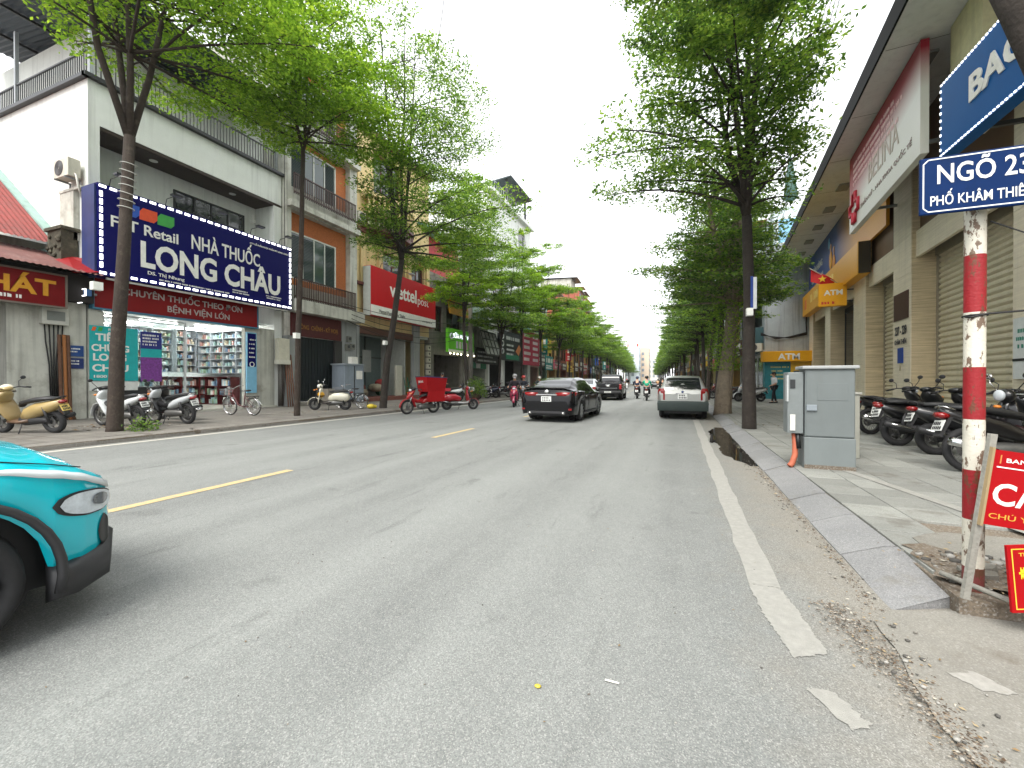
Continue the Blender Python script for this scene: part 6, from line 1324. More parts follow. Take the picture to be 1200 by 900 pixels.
for lab, p, d, st_, c in (('white scooter next to the leafy pot plant past the red moped', (-12.3, 22.6), 190, 'scooter', WH), ('black scooter just behind the leafy pot plant', (-12.6, 25.8), 195, 'scooter', BKc), ('silver underbone motorbike past the leafy pot plant', (-12.5, 27.0), 188, 'cub', (150, 152, 156)), ('dark blue scooter further along the left kerb row', (-12.4, 28.3), 190, 'scooter', (28, 34, 60)), ('black underbone at the end of the left kerb row behind the pink scooter', (-12.0, 29.8), 194, 'cub', BKc), ('maroon scooter parked under the charcoal sign', (-13.0, 33), 185, 'scooter', (90, 26, 30)), ('white underbone parked under the charcoal sign', (-12.8, 36), 188, 'cub', WH)):
    bike(lab, p, d, st_, c, group=GP)
# the bank side
bike('black and olive motorbike with maroon tail, farthest of those before the shutters', (3.95, 11.75), 26, 'cub', (30, 30, 32), (24, 24, 26), PLT, (66, 64, 50), GQ)
bike('big glossy black scooter with a white plate before the beige pillar', (3.72, 9.85), 12, 'scooter', (14, 14, 16), (14, 14, 15), PLT, None, GQ, lean=-7)
bike('black scooter with round chrome mirrors between the big black one and the striped pole', (5.2, 8.55), 196, 'retro', (20, 20, 22), (16, 16, 18), PLT, None, GQ)
bike('black motorbike partly hidden by the striped pole', (3.5, 7.3), 8, 'cub', (24, 22, 23), (20, 20, 22), PLT, (44, 18, 20), GQ)
bike('plain black scooter squeezed between the olive motorbike and the big glossy one', (4.0, 10.85), 32, 'scooter', (20, 21, 23), (16, 16, 17), PLT, None, GQ)
bike('charcoal scooter just left of the striped pole', (3.82, 8.85), 4, 'scooter', (34, 35, 37), (18, 18, 19), PLT, None, GQ)
bike('dusty black motorbike at the right frame edge behind the red notice', (4.15, 5.25), 6, 'cub', (30, 30, 32), (20, 20, 22), PLT, None, GQ)
bike('white scooter parked directly behind the guard', (4.4, 28.6), 195, 'scooter', (196, 198, 198), (40, 40, 42), PLT, None, GA)
bike('grey scooter left of the guard', (3.9, 29.8), 170, 'scooter', (110, 112, 116), (40, 40, 42), PLT, None, GA)
bike('black underbone seen between the two right-hand trunks', (3.6, 30.8), 190, 'cub', BKc, (30, 30, 32), PLT, None, GA)
bike('dark red scooter deepest in the row between the two right-hand trunks', (3.3, 32.2), 170, 'scooter', (100, 26, 30), (40, 40, 42), PLT, None, GA)
bike('blue underbone beside the creeper-wrapped trunk', (3.0, 33.4), 185, 'cub', (34, 50, 90), (30, 30, 32), PLT, None, GA)
# clutter by the pole
t = thing('basket_cart', 'black pushcart heaped with a basket, wires and a green melon behind the striped pole', 'cart', (4.35, 6.1, .13), R(10))
b = MB()
for z in (.55, .82): b.tube([(-.6, -.35, z), (.7, -.35, z), (.7, .35, z), (-.6, .35, z), (-.6, -.35, z)], .018, 6)
for (x, y) in ((-.6, -.35), (.7, -.35), (.7, .35), (-.6, .35), (0, -.35), (0, .35)): b.tube([(x, y, .2), (x, y, .82)], .016, 6)
for k in range(9): b.tube([(-.55+.15*k, -.35, .56), (-.55+.15*k, .35, .56)], .008, 4)
b.build('frame', SMOKE, t)
wheel('wheel', -.45, .22, .03, t, .38, 10, disc=False); wheel('wheel', .5, .22, .03, t, .38, 10, disc=False); wheel('wheel', -.45, .22, .03, t, -.38, 10, disc=False); wheel('wheel', .5, .22, .03, t, -.38, 10, disc=False)
b = MB(); b.torus((-.45, 0, 1.02), (0, 1, 0), .24, .05, 20, 8); b.build('saddle_hoop', pm(70, 26, 30, .6), t)
b = MB(); q = random.Random(3)
for k in range(16):
    p = [(q.uniform(-.6, .7), q.uniform(-.4, .4), q.uniform(.7, .95)) for _ in range(4)]; b.tube(p, .01, 4)
b.build('wire', SMOKE, t)
b = MB(); 
for k in range(26): b.tube([(q.uniform(-.1, .6), q.uniform(-.3, .3), q.uniform(.84, .95)), (q.uniform(-.1, .6), q.uniform(-.3, .3), q.uniform(.84, .98))], .012, 4, q.randrange(4))
b.build('twig_bundle', [pm(180, 150, 60, .7), pm(150, 60, 60, .7), pm(170, 160, 150, .7), pm(120, 90, 60, .7)], t)
t = thing('melon', 'green striped melon on top of the black pushcart', 'melon', (4.55, 6.25, 1.12)); MB().ell((0, 0, 0), (.16, .15, .14), 16, 10).build('rind', mat('melon_rind', srgb(104, 150, 66), .4, var=.3, scale=24), t)
t = thing('black_sack', 'black bagged stack rising at the right frame edge beside the pushcart', 'sack', (4.75, 5.85, .7)); MB().blob([(0, 0, .1, .1), (.02, .2, .2, .16), (.05, .5, .17, .14), (.08, .75, .1, .08)], 12).build('bag', SMOKE, t, bev=0)
# bicycles
def bicycle(label, rear, deg, col, group='bicycles on the left pavement'):
    a = R(deg); t = thing('bicycle', label, 'bicycle', (rear[0]+.5*math.cos(a), rear[1]+.5*math.sin(a), .125), a, group); t.rotation_euler = (R(-5), 0, a)
    P_ = pm(*col, .4); r = .31
    for nm, x in (('rear_wheel', -.5), ('front_wheel', .52)): wheel(nm, x, r, .018, t, 0, 20, CHR, .018, False)
    b = MB(); b.tube([(-.5, .06, r), (-.08, .03, .29)], .011, 6).tube([(-.5, -.06, r), (-.08, -.03, .29)], .011, 6).tube([(-.08, 0, .29), (-.2, 0, .82)], .016, 7).tube([(-.08, 0, .29), (.15, 0, .36), (.36, 0, .74)], .019, 7).tube([(-.5, .06, r), (-.17, .03, .68)], .01, 6).tube([(-.5, -.06, r), (-.17, -.03, .68)], .01, 6).tube([(.34, 0, .88), (.38, 0, .68)], .02, 7).tube([(.52, .05, r), (.40, .05, .66)], .012, 6).tube([(.52, -.05, r), (.40, -.05, .66)], .012, 6); b.build('frame', P_, t)
    MB().blob([(-.36, .86, .10, .03), (-.22, .86, .08, .03), (-.06, .85, .025, .02)], 10).build('saddle', SEATB, t)
    MB().tube([(.16, -.28, 1.0), (.3, -.24, 1.02), (.33, 0, .92), (.3, .24, 1.02), (.16, .28, 1.0)], .011, 6).build('handlebar', CHR, t)
    b = MB()
    for s in (0, 1, 2): z = .70+.11*s; e = .10+.02*s; b.tube([(.50-.03, -e, z), (.50+.22+.02*s, -e, z), (.72+.02*s, e, z), (.47, e, z), (.47, -e, z)], .006, 4)
    for k in range(8): a_ = k/7; b.tube([(.47+.25*a_, -.10, .70), (.47+.27*a_, -.14, .92)], .004, 4).tube([(.47+.25*a_, .10, .70), (.47+.27*a_, .14, .92)], .004, 4)
    for k in range(5): b.tube([(.72, -.1+.05*k, .70), (.76, -.14+.07*k, .92)], .004, 4)
    b.build('basket', pm(120, 122, 124, .4), t)
    b = MB(); b.bx(-.72, -.3, -.07, .07, .66, .68).tube([(-.7, .06, .66), (-.5, .07, r)], .007, 5).tube([(-.7, -.06, .66), (-.5, -.07, r)], .007, 5); b.build('rear_rack', SEATB, t)
    for x in (-.5, .52): MB().blob([(x+(r+.03)*math.cos(R(v)), r+(r+.03)*math.sin(R(v)), .028, .006) for v in ((40, 70, 100, 130, 160, 190) if x < 0 else (10, 40, 70, 100, 130))], 8).build('mudguard', CHR, t)
    b = MB(); b.disc((-.08, -.05, .29), (0, 1, 0), .09, .006, 18).tube([(-.08, -.06, .29), (.06, -.09, .22)], .009, 5).tube([(-.08, .06, .29), (-.22, .09, .36)], .009, 5); b.build('crank', CHR, t); MB().tube([(-.45, .08, r), (-.5, .26, 0)], .009, 5).build('stand', CHR, t)
    return t
bicycle('maroon city bicycle with a wire basket before the pharmacy door', (-13.7, 10.45), 186, (88, 34, 40))
bicycle('black bicycle half behind the ivory retro scooter', (-12.9, 14.9), 190, (34, 36, 38))
# ================================================================ CARS
CARGL = mat('car_window_glass', (.012, .014, .016), .04, spec=.9, var=.1)
def interp(tab, x):
    for (a, *va), (c, *vc) in zip(tab, tab[1:]):
        if a <= x <= c:
            f = (x-a)/(c-a) if c > a else 0; f = f*f*(3-2*f)*.5+f*.5; return [p+(q_-p)*f for p, q_ in zip(va, vc)]
    return list(tab[0][1:]) if x < tab[0][0] else list(tab[-1][1:])
def car(t, paint, L, W_, body, green, wheels, r, wt=.21, windows=(), front=None, rear=None, rimm=None, cladding=None, tops=(0., 1.), spoke=10, wellr=1.13, roofm=None):
    """body: table x -> (half width, sill z, shoulder z, deck z); green: table x -> (roof z, half width at roof); wheels: two axle x"""
    xs = sorted(set([body[0][0]+(body[-1][0]-body[0][0])*i/84 for i in range(85)]+[k[0] for k in body]))
    rings = []; R_ = r*wellr
    for x in xs:
        w, zb, zs, zt = interp(body, x); zz = zb
        for xc in wheels:
            d = abs(x-xc)
            if d < R_: zz = max(zz, r*.98+math.sqrt(R_*R_-d*d))
        zz = min(zz, zs-.12); h = zs-zz
        half = [(w*.955, zz), (w*.99, zz+h*.22), (w, zz+h*.5), (w*.995, zz+h*.76), (w*.972, zz+h*.93), (w*.90, zs+.012), (w*.62, zs+(zt-zs)*.75), (w*.3, zt-.004), (0, zt)]
        rings.append([(x, -y, z) for y, z in half]+[(x, y, z) for y, z in reversed(half[:-1])])
    b = MB(); b.loft(rings, closed=False, cap=False)
    b.add(rings[0], [tuple(range(len(rings[0])))], 0); b.add(rings[-1], [tuple(reversed(range(len(rings[-1]))))], 0)
    o = b.build('body', paint, t); me = o.data; me.set_sharp_from_angle(angle=R(38))
    b = MB(); 
    x0, x1 = body[0][0], body[-1][0]
    b.bx(x0+.25, x1-.25, -W_/2+wt+.03, W_/2-wt-.03, .2, .62); b.build('underbody', BLACKP, t)
    if green:
        def G(x):
            w, zb, zs, zt = interp(body, x); zr, wr = interp(green, x); return w*.93, zs+(zt-zs)*.15-.02, wr, zr, zt
        gx0, gx1 = green[0][0], green[-1][0]; xs = sorted(set([gx0+(gx1-gx0)*i/40 for i in range(41)]+[g_[0] for g_ in green])); rings = []
        for x in xs:
            wb, zb, wr, zr, zt = G(x); half = [(wb, zb), (wb+(wr-wb)*.5+.012, zb+(zr-zb)*.5), (wr, max(zr-.05, zb)), (wr*.90, zr-.012), (wr*.5, zr), (0, zr+.006)]
            rings.append([(x, -y, z) for y, z in half]+[(x, y, z) for y, z in reversed(half[:-1])])
        b = MB(); b.loft(rings, closed=False, cap=False); b.add(rings[0], [tuple(range(len(rings[0])))]); b.add(rings[-1], [tuple(range(len(rings[-1])))]); o = b.build('cabin', roofm or paint, t); o.data.set_sharp_from_angle(angle=R(35))
        for (xa, xb, v0, v1, sl_) in windows:            # side windows, both sides
            for s in (-1, 1):
                b = MB(); n = 8; V = []
                for i in range(n+1):
                    for j in range(5):
                        x = xa+(xb-xa)*i/n; v = v0+(v1-v0)*j/4; x += sl_*v*(1 if i == n else (-1 if i == 0 and sl_ < 0 else 0))*0
                        wb, zb, wr, zr, zt = G(x); zr = max(zr-.05, zb+.01); y = wb+(wr-wb)*v+.024*v*(1-v)*4*.5+.008; V.append((x, s*y, zb+(zr-zb)*v))
                b.add(V, [(i*5+j, (i+1)*5+j, (i+1)*5+j+1, i*5+j+1) for i in range(n) for j in range(4)], 0, True); b.build('side_window', CARGL, t)
        def screen(name, xa, xb, k=.86):
            b = MB(); n = 10; V = []
            for i in range(n+1):
                x = xa+(xb-xa)*i/n; wb, zb, wr, zr, zt = G(x)
                for j in range(9):
                    u = (j/4-1); y = u*min(wr*.88, wb)*k/.86; V.append((x, y, zr+.008+(.006 if abs(u) < .9 else -.008*abs(u))))
            b.add(V, [(i*9+j, (i+1)*9+j, (i+1)*9+j+1, i*9+j+1) for i in range(n) for j in range(8)], 0, True); return b.build(name, CARGL, t)
        if rear: screen('rear_window', *rear)
        if front: screen('windscreen', *front)
    for xc in wheels:
        for s in (-1, 1):
            yc = s*(W_/2-wt/2-.012)
            w = MB().torus((xc, yc, r), (0, 1, 0), r-.055, .055, 32, 8, tw=wt/2).build('wheel', TYRE, t)
            b = MB(); b.torus((xc, yc, r), (0, 1, 0), r-.115, .018, 28, 6, tw=wt*.4)
            for k in range(spoke):
                a = 2*math.pi*k/spoke; yo = yc+s*wt*.36; b.tube([(xc, yo, r), (xc+(r-.11)*math.cos(a), yo, r+(r-.11)*math.sin(a))], .022, 5)
            b.disc((xc, yc+s*wt*.36, r), (0, 1, 0), .07, .03, 14); b.build('rim', rimm or ENG, w)
            MB().disc((xc, yc-s*.02, r), (0, 1, 0), r-.11, .05, 20).build('brake_disc', BLACKP, w)
            MB().disc((xc, s*(W_/2-wt-.09), r+.02), (0, 1, 0), r*wellr+.01, .16, 20).build('wheel_well', BLACKP, t)
def seam(t, pts, m=None, r=.006): return MB().tube(pts, r, 4).build('door_seam', m or BLACKP, t)
def cplate(t, x, z, w=.33, h=.165, y=0., m=PLT):
    o = MB().bx(x-.012, x, y-w/2, y+w/2, z, z+h).build('number_plate', m, t); plate_marks(MB(), (x-.0125, y+w/2, z), (0, -1, 0), (0, 0, 1), w, h).build('lettering', pm(40, 40, 44, .6), o)
BLKPAINT = mat('black_car_paint', (.004, .004, .005), .16, coat=.2, var=.02, spec=.25)
# --- black sedan
t = thing('sedan', 'black saloon car with red tail lamps driving away left of the lane centre', 'car', (-3.88, 15.35, .004), R(90-1.2))
SBODY = [(-2.44, .70, .30, .66, .68), (-2.40, .80, .26, .82, .86), (-2.34, .86, .25, .96, 1.03), (-2.26, .885, .25, 1.01, 1.095), (-2.0, .91, .24, 1.01, 1.10), (-1.4, .92, .22, .99, 1.06), (-.4, .92, .2, .955, 1.0), (.9, .92, .2, .93, .98), (1.5, .91, .22, .90, .965), (2.1, .88, .24, .80, .84), (2.38, .74, .28, .66, .68), (2.44, .62, .34, .58, .6)]
SGREEN = [(-1.98, 1.07, .70), (-1.75, 1.17, .68), (-1.35, 1.33, .62), (-.95, 1.415, .60), (-.4, 1.445, .60), (.1, 1.43, .60), (.5, 1.35, .61), (1.15, 1.03, .68), (1.25, .96, .70)]
car(t, BLKPAINT, 4.88, 1.84, SBODY, SGREEN, (-1.38, 1.44), .335, windows=((-1.2, -.5, .2, .9, 0), (-.42, .35, .14, .9, 0), (.42, .85, .14, .8, 0)), front=(.55, 1.12), rear=(-1.9, -1.02), rimm=mat('alloy_rim', srgb(176, 178, 180), .3, metal=.8, var=.05))
for s in (-1, 1):
    b = MB(); b.loft([[(-2.30+.0*k, s*.22, .90), (-2.36, s*.22, .84), (-2.335, s*.22, .80), (-2.29, s*.22, .82)], [(-2.34, s*.5, .92), (-2.40, s*.5, .86), (-2.40, s*.5, .80), (-2.36, s*.5, .80)], [(-2.26, s*.78, .93), (-2.35, s*.80, .87), (-2.36, s*.80, .79), (-2.28, s*.80, .80)], [(-2.02, s*.905, .95), (-2.10, s*.925, .90), (-2.12, s*.925, .82), (-2.04, s*.91, .84)]] if False else [[(-2.33, s*.30, .955), (-2.405, s*.30, .93), (-2.405, s*.30, .85), (-2.33, s*.30, .83)], [(-2.31, s*.58, .965), (-2.40, s*.58, .945), (-2.405, s*.58, .84), (-2.33, s*.58, .82)], [(-2.24, s*.80, .975), (-2.33, s*.825, .95), (-2.36, s*.83, .83), (-2.26, s*.80, .82)], [(-1.98, s*.88, .97), (-2.05, s*.925, .95), (-2.10, s*.925, .86), (-2.02, s*.9, .85)]], smooth=True); b.build('tail_lamp', TAILR, t)
    b = MB(); b.bx(-2.465, -2.40, s*.30-.28*(s < 0), s*.30+.28*(s > 0), .40, .46) if False else b.bx(-2.43, -2.36, min(s*.58, s*.82), max(s*.58, s*.82), .40, .45); b.build('reflector', TAILR, t)
    b = MB(); b.tube([(-2.46, s*.55, .30), (-2.2, s*.55, .30)], .04, 10); b.build('tailpipe', CHR, t)
    MB().blob([(.66, .98, .05, .05), (.76, 1.0, .1, .07), (.84, 1.0, .07, .05)], 10).build('wing_mirror', BLKPAINT, t, loc=(0, s*1.0, 0))
    seam(t, [(-.46, s*.932, .32), (-.46, s*.927, .94)]); seam(t, [(.80, s*.932, .34), (.86, s*.925, .92)]); seam(t, [(-1.22, s*.928, .62), (-1.12, s*.92, .96)])
    for x in (-.95, .1): MB().tube([(x, s*.935, .80), (x+.2, s*.935, .81)], .014, 6).build('door_handle', CHR, t)
    MB().tube([(-1.0, s*.935, .27), (1.05, s*.935, .27)], .03, 6).build('sill_strip', SMOKE, t)
MB().bx(-2.425, -2.36, -.34, .34, .86, .895).build('chrome_bar', CHR, t); MB().ell((-2.40, 0, .975), (.02, .08, .055), 14, 8).build('badge', CHR, t)
cplate(t, -2.43, .66); b = MB(); b.bx(-2.455, -2.40, -.62, .62, .29, .36); b.build('bumper_valance', SMOKE, t); MB().bx(-2.45, -2.42, -.5, .5, .505, .53).build('bumper_crease', BLKPAINT, t)
b = MB(); b.blob([(-2.36, 1.085, .72, .012), (-2.28, 1.105, .78, .014), (-2.2, 1.10, .78, .006)], 8); b.build('spoiler', BLKPAINT, t)
# --- black pickup
t = thing('pickup_truck', 'black double-cab pickup truck with its tailgate towards the camera', 'pickup', (-4.70, 32.0, .004), R(90+3))
PB_ = [(-2.66, .86, .62, 1.12, 1.13), (-2.60, .91, .48, 1.18, 1.19), (-2.3, .93, .46, 1.20, 1.21), (-.9, .93, .44, 1.20, 1.21), (-.8, .93, .42, 1.14, 1.18), (1.0, .93, .42, 1.12, 1.18), (2.2, .9, .44, 1.06, 1.12), (2.6, .8, .5, .9, .95)]
PG = [(-.92, 1.2, .72), (-.80, 1.62, .68), (-.62, 1.79, .66), (.2, 1.82, .66), (.6, 1.76, .66), (1.35, 1.2, .74)]
car(t, BLKPAINT, 5.3, 1.86, PB_, PG, (-1.52, 1.68), .39, .26, ((-.6, .0, .2, .88, 0), (.08, .7, .2, .82, 0)), (.66, 1.3), (-.9, -.66), spoke=6)
for s in (-1, 1):
    MB().bx(-2.68, -2.56, min(s*.74, s*.9), max(s*.74, s*.9), .76, 1.12).build('tail_lamp', TAILR, t, bev=.02); MB().blob([(.86, 1.3, .06, .1), (.95, 1.32, .12, .13), (1.02, 1.3, .08, .1)], 10).build('wing_mirror', BLKPAINT, t, loc=(0, s*1.08, 0)); MB().bx(-2.64, -2.1, s*.7-.13, s*.7+.13, .16, .5).build('mud_flap', BLACKP, t) if False else None
    MB().tube([(-2.55, s*.84, 1.24), (-1.0, s*.84, 1.24)], .03, 7).build('bed_rail', SMOKE, t)
MB().bx(-2.74, -2.58, -.86, .86, .50, .66).build('rear_bumper', CHR, t, bev=.02) if False else MB().bx(-2.76, -2.6, -.86, .86, .50, .66).build('rear_bumper', SMOKE, t, bev=.02)
MB().ell((-2.67, 0, .98), (.02, .13, .05), 14, 8).build('badge', CHR, t); MB().bx(-2.685, -2.66, -.6, .6, .80, .87).build('tailgate_lettering_band', pm(70, 72, 74, .3), t); MB().bx(-2.69, -2.66, -.16, .16, 1.04, 1.08).build('tailgate_handle', CHR, t)
cplate(t, -2.77, .52, .44, .11); MB().tube([(-2.5, -.4, .34), (-2.5, .4, .34)], .09, 10).build('axle_beam', BLACKP, t)
# --- silver car between them
t = thing('silver_car', 'pale silver car mostly hidden between the black saloon and the pickup', 'car', (-6.15, 30.5, .004), R(90+4))
SILP = mat('silver_car_paint', srgb(176, 182, 186), .25, metal=.4, coat=.6, var=.03)
car(t, SILP, 4.4, 1.74, [(x*.92, w*.945, zb, zs, zt) for x, w, zb, zs, zt in SBODY], [(x*.92, z*1.03, w*.95) for x, z, w in SGREEN], (-1.27, 1.32), .31, windows=((-1.1, -.45, .2, .9, 0), (-.38, .35, .14, .9, 0)), front=(.5, 1.02), rear=(-1.75, -.94))
for s in (-1, 1): MB().bx(-2.25, -2.1, min(s*.56, s*.8), max(s*.56, s*.8), .78, .95).build('tail_lamp', TAILR, t, bev=.02)
cplate(t, -2.245, .62)
# --- silver hatch on the right
HT = mat('champagne_silver_paint', srgb(158, 160, 156), .3, metal=.35, coat=.5, var=.04); GREYB = mat('dark_green_grey_bumper', srgb(52, 62, 60), .6, var=.1)
t = thing('hatchback', 'silver estate car with dark lower bumper parked at the right kerb', 'car', (.10, 17.6, .004), R(90-.6))
HB = [(-2.12, .70, .62, .86, .87), (-2.08, .755, .60, .98, 1.0), (-2.0, .79, .30, 1.0, 1.02), (-1.4, .80, .24, .98, 1.0), (0, .80, .22, .93, .98), (1.2, .79, .24, .88, .95), (1.9, .74, .28, .74, .80), (2.1, .6, .34, .6, .62)]
HG = [(-2.06, .99, .66), (-1.98, 1.16, .64), (-1.86, 1.33, .60), (-1.7, 1.45, .575), (-1.2, 1.50, .57), (-.2, 1.50, .57), (.3, 1.44, .57), (1.1, .96, .64)]
car(t, HT, 4.2, 1.6, HB, HG, (-1.22, 1.25), .29, .18, ((-1.65, -1.1, .22, .85, 0), (-1.0, -.3, .15, .9, 0), (-.2, .45, .15, .82, 0)), (.4, 1.0), (-2.045, -1.76), spoke=8)
b = MB(); b.loft([[(-2.20, y*.97, z), (-2.20+dx, y, z)] for y, z, dx in ()] or [[(-2.14+abs(y)**6*.12, y, .30), (-2.20+abs(y)**6*.14, y, .40), (-2.21+abs(y)**6*.14, y, .58), (-2.12+abs(y)**6*.12, y, .635), (-2.0, y, .635), (-2.0, y, .30)] for y in (-.80, -.72, -.5, -.2, 0, .2, .5, .72, .80)], smooth=True); o = b.build('rear_bumper', GREYB, t); o.data.set_sharp_from_angle(angle=R(40))
for s in (-1, 1):
    b = MB(); b.loft([[(-2.135, s*.56, z0), (-2.10, s*.70, z0), (-1.98, s*.803, z0), (-1.95, s*.77, z0), (-2.0, s*.56, z0)] for z0 in (.66, .8, .97)]+[[(-2.06, s*.6, 1.06), (-2.03, s*.70, 1.06), (-1.97, s*.765, 1.06), (-1.94, s*.74, 1.06), (-1.98, s*.6, 1.06)]], smooth=False); b.build('tail_lamp', TAILR, t, bev=.012)
    MB().tube([(-1.7, s*.815, .52), (1.5, s*.815, .50)], .022, 6).build('rub_strip', GREYB, t); MB().blob([(.5, .98, .04, .04), (.58, 1.0, .08, .06), (.66, 1.0, .06, .05)], 10).build('wing_mirror', GREYB, t, loc=(0, s*.86, 0))
    seam(t, [(-.25, s*.806, .3), (-.25, s*.80, .92)]); seam(t, [(-1.05, s*.806, .4), (-.95, s*.80, .94)])
cplate(t, -2.135, .70, .30, .18); MB().bx(-2.15, -2.12, -.22, .22, .885, .905).build('plate_lamp', CHR, t); MB().tube([(-2.09, -.3, 1.02), (-2.0, .1, 1.12)], .008, 5).build('rear_wiper', BLACKP, t); MB().ell((-2.115, 0, .945), (.012, .04, .04), 12, 6).build('badge', pm(40, 60, 110, .3), t)
# --- teal taxi at the left edge
TEALP = mat('teal_car_paint', srgb(6, 184, 200), .22, coat=.8, var=.02)
t = thing('taxi', 'turquoise electric taxi whose front corner enters the frame at lower left', 'car', (-3.94, -.55, .004), R(90-4))
TB = [(-2.1, .78, .4, .95, 1.0), (-1.9, .86, .3, 1.0, 1.06), (-.5, .89, .26, 1.0, 1.04), (.9, .895, .26, .98, 1.10), (1.3, .895, .27, .95, 1.08), (1.6, .885, .28, .895, 1.02), (1.78, .86, .29, .85, .955), (1.90, .815, .29, .81, .88), (1.98, .76, .30, .77, .795), (2.05, .68, .32, .73, .75), (2.10, .57, .35, .68, .70), (2.13, .44, .40, .63, .64)]
TG = [(-2.0, 1.02, .70), (-1.7, 1.5, .64), (-1.0, 1.6, .62), (0, 1.61, .62), (.3, 1.55, .62), (1.15, 1.06, .70)]
car(t, TEALP, 4.3, 1.79, TB, TG, (-1.3, 1.36), .335, .22, ((-1.0, -.2, .2, .9, 0), (-.1, .55, .2, .82, 0)), (.36, 1.1), (-1.95, -1.75), spoke=5, rimm=SMOKE, wellr=1.2)
for s in (-1, 1):
    # wheel-arch cladding, lower skirt, running light, headlamp, air curtain
    b = MB(); rr_ = .335*1.2; pts = [(1.36+(rr_+.03)*math.cos(R(a)), s*.905, .335+(rr_+.03)*math.sin(R(a))) for a in range(-14, 195, 11)]; b.tube(pts, .022, 6); b.build('arch_trim', SMOKE, t)
    b = MB(); b.loft([[(1.76, s*.80, .16), (1.76, s*.90, .20), (1.76, s*.90, .33), (1.76, s*.8, .36)], [(1.86, s*.78, .16), (1.86, s*.875, .19), (1.86, s*.885, .33), (1.86, s*.78, .36)], [(2.0, s*.62, .17), (2.04, s*.74, .20), (2.04, s*.76, .36), (2.0, s*.62, .38)], [(2.12, s*.36, .18), (2.15, s*.48, .21), (2.15, s*.50, .38), (2.1, s*.36, .42)], [(2.15, 0, .18), (2.19, 0, .21), (2.19, 0, .42), (2.1, 0, .44)]]); b.build('bumper_skirt', SMOKE, t)
    b = MB(); rg = []
    for i in range(13):
        x = 1.46+.60*i/12; w, zb_, zs_, zt_ = interp(TB, x); hh = .006+.012*min(1, i/5); z_ = zs_-.03
        rg.append([(x, s*(w*.955), z_-hh), (x+.006, s*(w*.985+.010), z_-hh), (x+.006, s*(w*.965+.010), z_+hh), (x, s*(w*.93), z_+hh+.004)])
    b.loft(rg); b.build('running_light', mat('white_lens', srgb(214, 220, 222), .15, var=.03), t)
    def surf(x, z, off): w = interp(TB, x)[0]; return (x+off*.6, s*(w*.992+off), z)
    def patch(b, x0, x1, z0, z1, off, n=14, k=7, pw=2.0):
        V = []
        for i in range(n+1):
            u = -1+2*i/n; e = max(0., 1-abs(u)**pw)**.5
            for j in range(k+1): v = -1+2*j/k; x = (x0+x1)/2+(x1-x0)/2*u; V.append(surf(x, (z0+z1)/2+(z1-z0)/2*v*e-.10*(x-(x0+x1)/2), off))
        return b.add(V, [(i*(k+1)+j, (i+1)*(k+1)+j, (i+1)*(k+1)+j+1, i*(k+1)+j+1) for i in range(n) for j in range(k)], 0, True)
    patch(MB(), 1.76, 2.085, .571, .709, .010).build('headlamp_surround', SMOKE, t)
    h_ = patch(MB(), 1.785, 2.07, .58, .70, .016).build('headlamp', mat('headlamp_lens', srgb(196, 204, 210), .08, var=.25, scale=18, coat=1.), t)
    patch(MB(), 1.93, 2.03, .61, .675, .021).build('projector_lens', mat('lamp_projector', srgb(70, 76, 82), .05, coat=1., var=.3, scale=30), h_)
    patch(MB(), 1.98, 2.07, .36, .54, .006, pw=1.2).build('air_slot', BLACKP, t)
    MB().blob([(.95, 1.05, .05, .06), (1.04, 1.08, .1, .08), (1.12, 1.06, .07, .06)], 10).build('wing_mirror', TEALP, t, loc=(0, s*1.0, 0))
    seam(t, [(.70, s*.90, .34), (.78, s*.892, .98)])
    b = MB(); b.tube([(1.14, s*.80, .985), (1.5, s*.81, .935), (1.78, s*.78, .868), (1.93, s*.70, .82)], .003, 4); b.build('bonnet_seam', BLACKP, t)
MB().blob([(2.10, .56, .40, .10), (2.13, .56, .38, .08), (2.14, .55, .3, .05)], 12).build('grille', BLACKP, t)
# --- small distant cars
for lab, x, y, c in (('tiny dark car at the far end of the right-hand lane', -3.6, 82, (40, 42, 46)), ('tiny pale car at the far end of the street', -5.2, 100, (190, 192, 190))):
    t = thing('distant_car', lab, 'car', (x+bend(y)*.2, y, 0), R(93)); P_ = mat('farpaint_%d' % c[0], srgb(*c), .3, coat=.4)
    MB().blob([(-2.2, .6, .7, .3), (-2.0, .62, .86, .38), (0, .62, .88, .38), (1.9, .6, .86, .34), (2.15, .55, .7, .25)], 12, p=5).build('body', P_, t); MB().blob([(-1.7, 1.1, .7, .12), (-1.2, 1.25, .68, .26), (.2, 1.25, .68, .26), (1.0, 1.05, .7, .1)], 12, p=4).build('cabin', CARGL, t)
    for x_ in (-1.3, 1.3):
        for s in (-1, 1): MB().disc((x_, s*.8, .31), (0, 1, 0), .31, .2, 14).build('wheel', TYRE, t)
